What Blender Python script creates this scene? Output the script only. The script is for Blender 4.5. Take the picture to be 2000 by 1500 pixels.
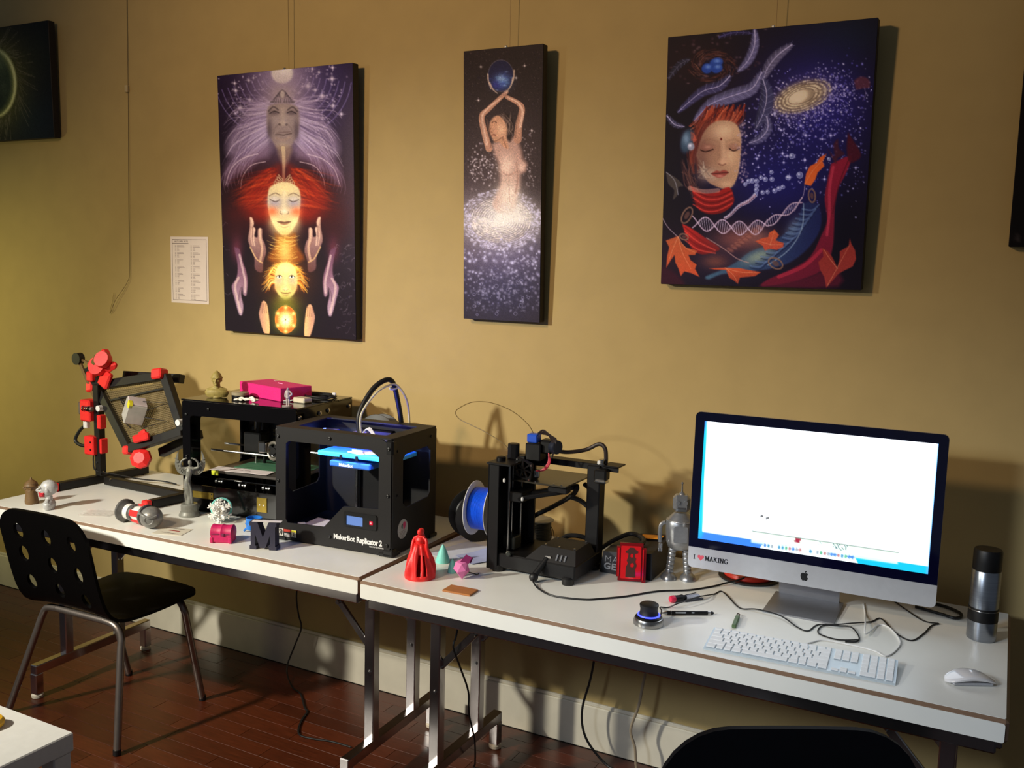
import bpy, bmesh, math, random
import numpy as np
from mathutils import Vector, Matrix
from mathutils.geometry import tessellate_polygon, delaunay_2d_cdt

random.seed(7)
S = bpy.context.scene
for _o in list(bpy.data.objects):
    bpy.data.objects.remove(_o)
COL = S.collection

# ------------------------------------------------------------------ camera
CAM_POS = Vector((0.0, -2.912, 1.65))
YAW, PITCH, ROLL, FPX = math.radians(-27.7), math.radians(6.9), math.radians(-1.5), 1845.0
_f = Vector((math.sin(YAW) * math.cos(PITCH), math.cos(YAW) * math.cos(PITCH), -math.sin(PITCH)))
_r = Vector((math.cos(YAW), -math.sin(YAW), 0))
_d = _f.cross(_r)
_r2 = _r * math.cos(ROLL) + _d * math.sin(ROLL)
_d2 = -_r * math.sin(ROLL) + _d * math.cos(ROLL)
cam_data = bpy.data.cameras.new('camera')
cam = bpy.data.objects.new('camera', cam_data)
COL.objects.link(cam)
cam_data.sensor_fit = 'HORIZONTAL'
cam_data.sensor_width = 36
cam_data.lens = FPX / 2000 * 36
cam_data.clip_start = 0.05
cam.matrix_world = Matrix(((_r2.x, -_d2.x, -_f.x, CAM_POS.x), (_r2.y, -_d2.y, -_f.y, CAM_POS.y),
                           (_r2.z, -_d2.z, -_f.z, CAM_POS.z), (0, 0, 0, 1)))
S.camera = cam

# ------------------------------------------------------------------ light and exposure
S.view_settings.view_transform = 'Standard'
S.view_settings.look = 'None'
S.view_settings.gamma = 1
S.view_settings.use_curve_mapping = False
S.view_settings.exposure = 0.0

world = bpy.data.worlds.new('dim_room')
S.world = world
world.use_nodes = True
_bg = world.node_tree.nodes['Background']
_bg.inputs[0].default_value = (0.76, 0.86, 1.0, 1)
_bg.inputs[1].default_value = 0.085

def spot(name, loc, aim, power, col, size_deg, blend, radius):
    l = bpy.data.lights.new(name, 'SPOT')
    l.energy = power; l.color = col; l.spot_size = math.radians(size_deg); l.spot_blend = blend
    l.shadow_soft_size = radius
    o = bpy.data.objects.new(name, l); COL.objects.link(o)
    o.location = loc
    o.rotation_euler = (Vector(aim) - Vector(loc)).to_track_quat('-Z', 'Y').to_euler()
    return o

def point(name, loc, power, col, radius):
    l = bpy.data.lights.new(name, 'POINT')
    l.energy = power; l.color = col; l.shadow_soft_size = radius
    o = bpy.data.objects.new(name, l); COL.objects.link(o); o.location = loc
    return o

# halogen spot left of the camera, rakes across the tables to the right
spot('track_spot_warm', (-3.4, -3.1, 2.2), (-2.05, -0.3, 0.56), 480, (1.0, 0.975, 0.84), 66, 1.0, 0.08)
# orange lamp that washes the upper wall
spot('wall_washer_orange', (-2.3, -3.2, 2.9), (-1.80, 0.0, 2.10), 195, (1.0, 0.71, 0.42), 88, 1.0, 0.15)
# greenish lamp further left, only its spill reaches the frame
spot('lamp_greenish', (-5.0, -1.4, 1.3), (-4.3, 0.0, 1.10), 58, (0.98, 0.90, 0.34), 92, 1.0, 0.1)
# added cool fill behind the camera, stands in for ambient on the right table
spot('cool_fill', (-1.75, -3.5, 2.15), (-0.35, -0.85, 0.50), 215, (0.76, 0.87, 1.0), 45, 1.0, 0.25)

# ------------------------------------------------------------------ helpers
def lin(c):
    return tuple((x / 12.92 if x <= 0.04045 else ((x + 0.055) / 1.055) ** 2.4) for x in c)

def rgb(*c):
    if len(c) == 1:
        h = c[0].lstrip('#'); c = [int(h[i:i + 2], 16) for i in (0, 2, 4)]
    return lin([x / 255 for x in c])

MATS = {}
def mat(name, col=None, rough=0.5, metal=0.0, var=0.06, scale=40.0, bump=0.0, emit=None, estr=0.0,
        coat=0.0, alpha=1.0, trans=0.0, spec=0.5, stretch=(1, 1, 1), rand=0.0):
    """procedural material: colour broken up by noise, optional bump, optional per-object variation"""
    if name in MATS:
        return MATS[name]
    m = bpy.data.materials.new(name); MATS[name] = m
    m.use_nodes = True
    nt = m.node_tree; b = nt.nodes['Principled BSDF']
    b.inputs['Roughness'].default_value = rough
    b.inputs['Metallic'].default_value = metal
    b.inputs['Specular IOR Level'].default_value = spec
    b.inputs['Coat Weight'].default_value = coat
    b.inputs['Coat Roughness'].default_value = 0.08
    b.inputs['Alpha'].default_value = alpha
    b.inputs['Transmission Weight'].default_value = trans
    tc = nt.nodes.new('ShaderNodeTexCoord')
    mp = nt.nodes.new('ShaderNodeMapping'); mp.inputs['Scale'].default_value = stretch
    nt.links.new(tc.outputs['Object'], mp.inputs['Vector'])
    nz = nt.nodes.new('ShaderNodeTexNoise'); nz.inputs['Scale'].default_value = scale
    nz.inputs['Detail'].default_value = 4
    nt.links.new(mp.outputs['Vector'], nz.inputs['Vector'])
    mr = nt.nodes.new('ShaderNodeMapRange')
    mr.inputs['From Min'].default_value = 0.3; mr.inputs['From Max'].default_value = 0.7
    mr.inputs['To Min'].default_value = 1 - var; mr.inputs['To Max'].default_value = 1 + var
    nt.links.new(nz.outputs['Fac'], mr.inputs['Value'])
    fac = mr.outputs['Result']
    if rand:
        oi = nt.nodes.new('ShaderNodeObjectInfo')
        r2 = nt.nodes.new('ShaderNodeMapRange')
        r2.inputs['To Min'].default_value = 1 - rand; r2.inputs['To Max'].default_value = 1 + rand
        nt.links.new(oi.outputs['Random'], r2.inputs['Value'])
        mu = nt.nodes.new('ShaderNodeMath'); mu.operation = 'MULTIPLY'
        nt.links.new(fac, mu.inputs[0]); nt.links.new(r2.outputs['Result'], mu.inputs[1])
        fac = mu.outputs[0]
        ad = nt.nodes.new('ShaderNodeVectorMath'); ad.operation = 'ADD'
        nt.links.new(tc.outputs['Object'], ad.inputs[0])
        nt.links.new(oi.outputs['Location'], ad.inputs[1])
        nt.links.new(ad.outputs[0], mp.inputs['Vector'])
    vm = nt.nodes.new('ShaderNodeVectorMath'); vm.operation = 'SCALE'
    vm.inputs[0].default_value = col[:3]
    nt.links.new(fac, vm.inputs['Scale'])
    nt.links.new(vm.outputs['Vector'], b.inputs['Base Color'])
    if bump:
        bp = nt.nodes.new('ShaderNodeBump'); bp.inputs['Strength'].default_value = bump
        bp.inputs['Distance'].default_value = 0.002
        nt.links.new(nz.outputs['Fac'], bp.inputs['Height'])
        nt.links.new(bp.outputs['Normal'], b.inputs['Normal'])
    if emit is not None:
        b.inputs['Emission Color'].default_value = (*emit[:3], 1)
        b.inputs['Emission Strength'].default_value = estr
    return m

def attr_mat(name, rough=0.5, gain=1.0, bump=0.15, estr=0.0, tint=(1, 1, 1)):
    m = bpy.data.materials.new(name); m.use_nodes = True
    nt = m.node_tree; b = nt.nodes['Principled BSDF']
    at = nt.nodes.new('ShaderNodeAttribute'); at.attribute_name = 'paint'
    vm = nt.nodes.new('ShaderNodeVectorMath'); vm.operation = 'MULTIPLY'
    vm.inputs[1].default_value = [gain * t for t in tint]
    nt.links.new(at.outputs['Color'], vm.inputs[0])
    if estr:
        b.inputs['Base Color'].default_value = (0.02, 0.02, 0.02, 1)
        nt.links.new(vm.outputs[0], b.inputs['Emission Color'])
        b.inputs['Emission Strength'].default_value = estr
    else:
        nt.links.new(vm.outputs[0], b.inputs['Base Color'])
    b.inputs['Roughness'].default_value = rough
    b.inputs['Specular IOR Level'].default_value = 0.12
    if bump:
        tc = nt.nodes.new('ShaderNodeTexCoord')
        nz = nt.nodes.new('ShaderNodeTexNoise'); nz.inputs['Scale'].default_value = 400
        nt.links.new(tc.outputs['Object'], nz.inputs['Vector'])
        bp = nt.nodes.new('ShaderNodeBump'); bp.inputs['Strength'].default_value = bump
        bp.inputs['Distance'].default_value = 0.001
        nt.links.new(nz.outputs['Fac'], bp.inputs['Height']); nt.links.new(bp.outputs['Normal'], b.inputs['Normal'])
    return m

def tag(o, label=None, cat=None, group=None, kind=None):
    if label: o['label'] = label
    if cat: o['category'] = cat
    if group: o['group'] = group
    if kind: o['kind'] = kind
    return o

def thing(name, label, cat, loc=(0, 0, 0), rz=0.0, group=None):
    o = bpy.data.objects.new(name, None); COL.objects.link(o)
    o.empty_display_size = 0.03
    o.location = loc; o.rotation_euler = (0, 0, rz)
    return tag(o, label, cat, group)

def copy_tree(o, parent=None):
    c = o.copy(); COL.objects.link(c); c.parent = parent
    for ch in list(o.children):
        copy_tree(ch, c)
    return c

def rot_to(d):
    return Vector(d).to_track_quat('Z', 'Y').to_matrix()

def smooth_path(pts, n=8):
    p = [Vector(q) for q in pts]
    if len(p) < 3: return p
    out = []
    for i in range(len(p) - 1):
        p0 = p[max(i - 1, 0)]; p1 = p[i]; p2 = p[i + 1]; p3 = p[min(i + 2, len(p) - 1)]
        for k in range(n):
            t = k / n
            out.append(0.5 * ((2 * p1) + (p2 - p0) * t + (2 * p0 - 5 * p1 + 4 * p2 - p3) * t * t +
                              (3 * p1 - p0 - 3 * p2 + p3) * t ** 3))
    out.append(p[-1])
    return out

class MB:
    def __init__(self): self.v = []; self.f = []; self.M = None
    def add(self, vs, fs, M=None):
        n = len(self.v)
        for q in vs:
            q = Vector(q)
            if M is not None: q = M @ q
            if self.M is not None: q = self.M @ q
            self.v.append(q[:])
        self.f += [tuple(i + n for i in f) for f in fs]
        return self
    def box(self, c, s, b=0.0, M=None, rz=0.0, R=None):
        hx, hy, hz = [x / 2 for x in s]
        c = Vector(c)
        T = Matrix.Translation(c) @ (R.to_4x4() if R is not None else Matrix.Rotation(rz, 4, 'Z'))
        if M is not None: T = M @ T
        if b <= 0:
            vs = [(x * hx, y * hy, z * hz) for z in (-1, 1) for y in (-1, 1) for x in (-1, 1)]
            fs = [(0, 2, 3, 1), (4, 5, 7, 6), (0, 1, 5, 4), (2, 6, 7, 3), (0, 4, 6, 2), (1, 3, 7, 5)]
            return self.add(vs, fs, T)
        b = min(b, hx * .99, hy * .99, hz * .99)
        vs = []; idx = {}
        for sx in (-1, 1):
            for sy in (-1, 1):
                for sz in (-1, 1):
                    idx[(sx, sy, sz)] = len(vs)
                    vs += [(sx * hx, sy * (hy - b), sz * (hz - b)), (sx * (hx - b), sy * hy, sz * (hz - b)),
                           (sx * (hx - b), sy * (hy - b), sz * hz)]
        fs = []
        for a in range(3):
            u, w = [k for k in range(3) if k != a]
            for s_ in (-1, 1):
                q = []
                for (p, r) in ((-1, -1), (1, -1), (1, 1), (-1, 1)):
                    k = [0, 0, 0]; k[a] = s_; k[u] = p; k[w] = r
                    q.append(idx[tuple(k)] + a)
                fs.append(tuple(q))
        for a in range(3):            # edges parallel to axis a
            u, w = [k for k in range(3) if k != a]
            for p in (-1, 1):
                for r in (-1, 1):
                    k0 = [0, 0, 0]; k1 = [0, 0, 0]
                    k0[a] = -1; k1[a] = 1; k0[u] = k1[u] = p; k0[w] = k1[w] = r
                    i0, i1 = idx[tuple(k0)], idx[tuple(k1)]
                    fs.append((i0 + u, i1 + u, i1 + w, i0 + w))
        for k, i in idx.items(): fs.append((i, i + 1, i + 2))
        return self.add(vs, fs, T)
    def bar(self, p0, p1, w, h, b=0.0, up=(0, 0, 1)):
        """box beam from p0 to p1; w is sideways, h is along 'up'"""
        p0 = Vector(p0); p1 = Vector(p1); y = (p1 - p0); L = y.length; y.normalize()
        x = y.cross(Vector(up))
        if x.length < 1e-4: x = Vector((1, 0, 0))
        x.normalize(); z = x.cross(y)
        R = Matrix((x, y, z)).transposed()
        return self.box((p0 + p1) / 2, (w, L, h), b, R=R)
    def cyl(self, p0, p1, r0, r1=None, n=16, caps=True):
        if r1 is None: r1 = r0
        p0 = Vector(p0); p1 = Vector(p1); R = rot_to(p1 - p0)
        vs = []
        for p, r in ((p0, r0), (p1, r1)):
            for k in range(n):
                a = 2 * math.pi * k / n
                vs.append(p + R @ Vector((r * math.cos(a), r * math.sin(a), 0)))
        fs = [(k, (k + 1) % n, n + (k + 1) % n, n + k) for k in range(n)]
        if caps: fs += [tuple(reversed(range(n))), tuple(range(n, 2 * n))]
        return self.add(vs, fs)
    def tube(self, pts, r, n=8, smooth=6, rs=None):
        p = smooth_path(pts, smooth) if smooth else [Vector(q) for q in pts]
        m = len(p); vs = []; prev = None
        for i in range(m):
            t = (p[min(i + 1, m - 1)] - p[max(i - 1, 0)])
            if t.length < 1e-9: t = Vector((0, 0, 1))
            t.normalize()
            if prev is None:
                x = t.orthogonal().normalized()
            else:
                x = prev - t * prev.dot(t)
                x = x.normalized() if x.length > 1e-6 else t.orthogonal().normalized()
            prev = x; y = t.cross(x)
            if rs is not None:
                u = i / (m - 1) * (len(rs) - 1); j = min(int(u), len(rs) - 2); rr = rs[j] + (rs[j + 1] - rs[j]) * (u - j)
            else: rr = r
            for k in range(n):
                a = 2 * math.pi * k / n
                vs.append(p[i] + x * (rr * math.cos(a)) + y * (rr * math.sin(a)))
        fs = [(i * n + k, i * n + (k + 1) % n, (i + 1) * n + (k + 1) % n, (i + 1) * n + k) for i in range(m - 1) for k in range(n)]
        fs += [tuple(reversed(range(n))), tuple(range((m - 1) * n, m * n))]
        return self.add(vs, fs)
    def lathe(self, prof, c=(0, 0, 0), n=24, axis=(0, 0, 1), sx=1.0, sy=1.0):
        R = rot_to(axis) if tuple(axis) != (0, 0, 1) else Matrix.Identity(3)
        c = Vector(c); vs = []; m = len(prof)
        for r, z in prof:
            for k in range(n):
                a = 2 * math.pi * k / n
                vs.append(c + R @ Vector((r * sx * math.cos(a), r * sy * math.sin(a), z)))
        fs = [(i * n + k, i * n + (k + 1) % n, (i + 1) * n + (k + 1) % n, (i + 1) * n + k) for i in range(m - 1) for k in range(n)]
        if prof[0][0] > 1e-6: fs.append(tuple(reversed(range(n))))
        if prof[-1][0] > 1e-6: fs.append(tuple(range((m - 1) * n, m * n)))
        return self.add(vs, fs)
    def ell(self, c, r, n=16, m=10, R=None):
        if not hasattr(r, '__len__'): r = (r, r, r)
        vs = []
        for i in range(m + 1):
            th = math.pi * i / m
            for k in range(n):
                a = 2 * math.pi * k / n
                q = Vector((r[0] * math.sin(th) * math.cos(a), r[1] * math.sin(th) * math.sin(a), r[2] * math.cos(th)))
                if R is not None: q = R @ q
                vs.append(Vector(c) + q)
        fs = [(i * n + k, (i + 1) * n + k, (i + 1) * n + (k + 1) % n, i * n + (k + 1) % n) for i in range(m) for k in range(n)]
        return self.add(vs, fs)
    def torus(self, c, R0, r, axis=(0, 0, 1), n=28, m=8):
        R = rot_to(axis); vs = []
        for i in range(n):
            a = 2 * math.pi * i / n
            for k in range(m):
                b = 2 * math.pi * k / m
                vs.append(Vector(c) + R @ Vector(((R0 + r * math.cos(b)) * math.cos(a), (R0 + r * math.cos(b)) * math.sin(a), r * math.sin(b))))
        fs = [(i * m + k, ((i + 1) % n) * m + k, ((i + 1) % n) * m + (k + 1) % m, i * m + (k + 1) % m) for i in range(n) for k in range(m)]
        return self.add(vs, fs)
    def plate(self, outer, holes=(), t=0.003, M=None):
        """flat plate in local XY, extruded 0..t along local Z, with holes"""
        polys = [[Vector((x, y, 0)) for x, y in outer]] + [[Vector((x, y, 0)) for x, y in h] for h in holes]
        tris = tessellate_polygon(polys)
        flat = [q for p in polys for q in p]; N = len(flat)
        vs = [(q.x, q.y, 0) for q in flat] + [(q.x, q.y, t) for q in flat]
        fs = []
        for a, b, c in tris:
            A, B, C_ = flat[a], flat[b], flat[c]
            if (B - A).cross(C_ - A).z < 0: b, c = c, b
            fs += [(a + N, b + N, c + N), (a, c, b)]
        o = 0
        for p in polys:
            n = len(p)
            area = sum(p[i].x * p[(i + 1) % n].y - p[(i + 1) % n].x * p[i].y for i in range(n))
            for i in range(n):
                j = (i + 1) % n
                q = (o + i, o + j, o + j + N, o + i + N)
                if (area < 0) != (o > 0): q = q[::-1]
                fs.append(q)
            o += n
        return self.add(vs, fs, M)
    def build(self, name, material, parent=None, smooth=35, loc=None, label=None):
        me = bpy.data.meshes.new(name)
        me.from_pydata([tuple(q) for q in self.v], [], self.f)
        me.update()
        bm = bmesh.new(); bm.from_mesh(me)
        bmesh.ops.recalc_face_normals(bm, faces=bm.faces)
        bm.to_mesh(me); bm.free()
        if smooth:
            me.shade_smooth(); me.set_sharp_from_angle(angle=math.radians(smooth))
        if material is not None: me.materials.append(material)
        o = bpy.data.objects.new(name, me); COL.objects.link(o)
        if parent is not None: o.parent = parent
        if loc is not None: o.location = loc
        if label: o['label'] = label
        return o

def rrect(x0, y0, x1, y1, r, n=5, cut=None):
    pts = []
    for cx, cy, a0 in ((x1 - r, y1 - r, 0), (x0 + r, y1 - r, 90), (x0 + r, y0 + r, 180), (x1 - r, y0 + r, 270)):
        for k in range(n + 1):
            a = math.radians(a0 + 90 * k / n)
            pts.append((cx + r * math.cos(a), cy + r * math.sin(a)))
    return pts

def circ(cx, cy, r, n=24, ry=None, rot=0):
    ry = r if ry is None else ry
    out = []
    for k in range(n):
        a = 2 * math.pi * k / n
        x, y = r * math.cos(a), ry * math.sin(a)
        out.append((cx + x * math.cos(rot) - y * math.sin(rot), cy + x * math.sin(rot) + y * math.cos(rot)))
    return out

def frameM(o, x, y):
    """4x4 whose local X/Y axes are x,y and origin o (for plates)"""
    x = Vector(x).normalized(); y = Vector(y).normalized(); z = x.cross(y)
    return Matrix(((x.x, y.x, z.x, o[0]), (x.y, y.y, z.y, o[1]), (x.z, y.z, z.z, o[2]), (0, 0, 0, 1)))

def text_mesh(name, body, size, material, parent, M, extr=0.0004, spacing=1.0, sx=1.0, bold=0.0, align='LEFT', shear=0.0):
    cu = bpy.data.curves.new(name, 'FONT')
    cu.body = body; cu.size = size; cu.extrude = extr; cu.space_character = spacing; cu.align_x = align
    cu.offset = bold; cu.shear = shear; cu.resolution_u = 3
    tmp = bpy.data.objects.new(name + '_tmp', cu)
    me = bpy.data.meshes.new_from_object(tmp)
    bpy.data.objects.remove(tmp); bpy.data.curves.remove(cu)
    me.transform(M @ Matrix.Diagonal((sx, 1, 1, 1)))
    me.name = name
    me.materials.clear(); me.materials.append(material)
    o = bpy.data.objects.new(name, me); COL.objects.link(o); o.parent = parent
    return o

def remesh(o, voxel, smooth_it=3):
    md = o.modifiers.new('remesh', 'REMESH'); md.mode = 'VOXEL'; md.voxel_size = voxel; md.use_smooth_shade = True
    if smooth_it:
        sm = o.modifiers.new('smooth', 'SMOOTH'); sm.iterations = smooth_it; sm.factor = 0.5
    return o

def solo(mb, name, material, label, cat, loc=(0, 0, 0), rz=0.0, group=None, smooth=35):
    o = mb.build(name, material, None, smooth)
    o.location = loc; o.rotation_euler = (0, 0, rz)
    return tag(o, label, cat, group)

# shared materials
BLACK = mat('black_plastic', rgb(11, 10, 11), 0.45, var=0.1, spec=.35)
BLACKM = mat('black_matte_panel', rgb(22, 20, 21), 0.55, var=0.08, scale=60, spec=.35)
BLACKG = mat('black_gloss_acrylic', rgb(7, 5, 5), 0.12, coat=0.15, var=0.05, spec=.45)
EXTR = mat('black_extrusion', rgb(18, 15, 14), 0.45, var=0.1, spec=.4)
STEEL = mat('polished_steel', rgb(190, 188, 186), 0.22, metal=1.0, var=0.05)
CHROME = mat('chrome', rgb(206, 200, 200), 0.2, metal=1.0, var=0.06, scale=15)
WHITEP = mat('white_plastic', rgb(225, 224, 222), 0.4, var=0.03)
RED = mat('red_printed_plastic', rgb(232, 40, 38), 0.45, var=0.06, scale=120, bump=0.15)
TEAL = mat('teal_printed_plastic', rgb(128, 216, 206), 0.5, var=0.05, scale=150, bump=0.1)
BLUEP = mat('blue_plastic', rgb(30, 80, 200), 0.4, var=0.06)
RUBBER = mat('black_rubber', rgb(14, 13, 14), 0.5, var=0.1)
# ================================================================== SETTING
wall_m = mat('wall_paint_tan', rgb(182, 157, 103), 0.75, var=0.035, scale=9, bump=0.06)
o = MB().box((-2.2, 0.05, 1.6), (8.4, 0.10, 3.2)).build('wall_back', wall_m, smooth=0)
tag(o, 'tan painted wall behind the tables', 'wall', kind='structure')

base_m = mat('baseboard_cream', rgb(214, 205, 186), 0.5, var=0.05, scale=12)
b = MB()
b.box((-2.2, -0.0075, 0.078), (8.4, 0.015, 0.156), 0.003)
b.box((-2.2, -0.005, 0.162), (8.4, 0.010, 0.012), 0.002)
o = b.build('baseboard_back', base_m, smooth=0)
tag(o, 'tall cream baseboard along the tan wall', 'baseboard', kind='structure')

# floor: sub-floor plus single parquet strips
sub_m = mat('floor_joint_dark', rgb(20, 10, 6), 0.8)
o = MB().box((-2.2, -2.0, -0.02), (8.4, 4.0, 0.03)).build('floor', sub_m, smooth=0)
floor_o = tag(o, 'dark reddish brown wood strip floor', 'floor', kind='structure')
wood_m = mat('reddish_brown_wood', rgb(80, 34, 16), 0.34, var=0.28, scale=10, stretch=(1.2, 14, 8), bump=0.05, rand=0.30)
SL, SW = 0.42, 0.068
stripe_meshes = []
for j in range(3):
    bb = MB().box((0, 0, -0.0025), (SL - 0.0012, SW - 0.0010, 0.005), 0.0006)
    stripe_meshes.append(bb.build('tmp', wood_m, smooth=0))
sm_ = stripe_meshes[0].data
for q in stripe_meshes: bpy.data.objects.remove(q)
cells = []
for r in range(48):
    y = -0.018 - SW * (r + 0.5)
    off = (r * 0.37 % 1) * SL + (0.1 if r % 3 else 0)
    for c in range(-1, 18):
        x = -6.2 + off + SL * c
        if -5.9 < x < 1.6: cells.append((x, y))
def seen(x, y):
    d = Vector((x, y, 0)) - CAM_POS
    z = d.dot(_f)
    if z < 0.3: return -1
    u = 1000 + FPX * d.dot(_r2) / z; v = 750 + FPX * d.dot(_d2) / z
    return 1 / z if (-60 < u < 2050 and v < 1540) else -1
cells.sort(key=lambda q: -seen(*q))
near = [c for c in cells[:290] if seen(*c) > 0]
rest = cells[len(near):]
for (x, y) in near:
    po = bpy.data.objects.new('floor_strip', sm_); COL.objects.link(po); po.parent = floor_o
    po.location = (x, y, 0.0)
rb = MB()
for (x, y) in rest: rb.box((x, y, -0.0025), (SL - 0.0012, SW - 0.0010, 0.005))
ro = rb.build('floor_strips_rest', wood_m, floor_o, smooth=0); ro['kind'] = 'stuff'

# ================================================================== TABLES
lam_m = mat('white_laminate', rgb(240, 239, 232), 0.32, var=0.03, scale=7)
core_m = mat('brown_edge_wood', rgb(128, 100, 78), 0.5, var=0.12, scale=30, stretch=(1, 8, 8))
glide_m = mat('white_glide', rgb(222, 210, 190), 0.5)

def leg_frame(parent, x, yc, side):
    """square-tube H frame; side=+1 folds towards +x"""
    fr = MB()
    fr.bar((x, yc - 0.275, 0.112), (x, yc + 0.275, 0.112), 0.034, 0.036, 0.003)
    o = fr.build('foot_bar', CHROME, parent, smooth=0)
    for s in (-1, 1):
        f = MB().box((x, yc + s * 0.26, 0.055), (0.034, 0.034, 0.08), 0.003)
        p = f.build('foot', CHROME, parent, smooth=0)
        MB().lathe([(0.012, 0.0), (0.021, 0.002), (0.022, 0.012), (0.014, 0.018)], (x, yc + s * 0.26, 0), 12).build('glide', glide_m, p)
    for s in (-1, 1):
        yy = yc + s * 0.125
        f = MB().box((x, yy, 0.395), (0.036, 0.036, 0.535), 0.003)
        f.build('leg', CHROME, parent, smooth=0)
        g = MB()
        g.bar((x + side * 0.012, yy, 0.44), (x + side * 0.13, yy, 0.57), 0.010, 0.022, 0.002)
        g.bar((x + side * 0.125, yy + 0.006, 0.565), (x + side * 0.235, yy + 0.006, 0.662), 0.010, 0.022, 0.002)
        for q in ((0.012, 0.44), (0.128, 0.568), (0.232, 0.66)):
            g.cyl((x + side * q[0], yy - 0.014, q[1]), (x + side * q[0], yy + 0.014, q[1]), 0.007, n=10)
        g.build('folding_brace', STEEL, parent)
        h = MB().cyl((x, yy - 0.024, 0.36), (x, yy - 0.016, 0.36), 0.007, 0.005, n=10)
        h.build('bolt', STEEL, parent)

def table(label, loc, rz, L, D):
    t = thing('folding_table', label, 'table', loc, rz, 'white folding tables along the wall')
    zt, th = 0.755, 0.054
    MB().box((L / 2, D / 2, zt - th / 2 - 0.0006), (L, D, th - 0.0012), 0.007).build('tabletop_core', core_m, t, smooth=0)
    MB().plate(rrect(0.0065, 0.0065, L - 0.0065, D - 0.0065, 0.004, 3), (), 0.0012, Matrix.Translation((0, 0, zt - 0.0012))).build('top_laminate', lam_m, t, smooth=0)
    for nm, M in (('front_laminate', frameM((0, 0, zt - th), (1, 0, 0), (0, 0, 1))),
                  ('back_laminate', frameM((L, D, zt - th), (-1, 0, 0), (0, 0, 1)))):
        MB().plate(rrect(0.007, 0.003, L - 0.007, th - 0.009, 0.005, 3), (), 0.0012, M).build(nm, lam_m, t, smooth=0)
    for y in (0.030, D - 0.030):
        MB().bar((0.02, y, zt - th - 0.017), (L - 0.02, y, zt - th - 0.017), 0.026, 0.034, 0.004).build('apron_rail', CHROME, t, smooth=0)
    for x in (0.02, L - 0.02):
        MB().bar((x, 0.045, zt - th - 0.017), (x, D - 0.045, zt - th - 0.017), 0.024, 0.032, 0.004).build('end_rail', CHROME, t, smooth=0)
    leg_frame(t, 0.125, D / 2, 1)
    leg_frame(t, L - 0.115, D / 2, -1)
    return t
table('white topped folding table at the left end, under the three black 3D printers', (-3.262, -0.826, 0), math.radians(1.85), 1.66, 0.72)
table('white topped folding table at the right end, carrying the desktop computer', (-1.594, -0.79, 0), 0.0, 1.657, 0.72)

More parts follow.
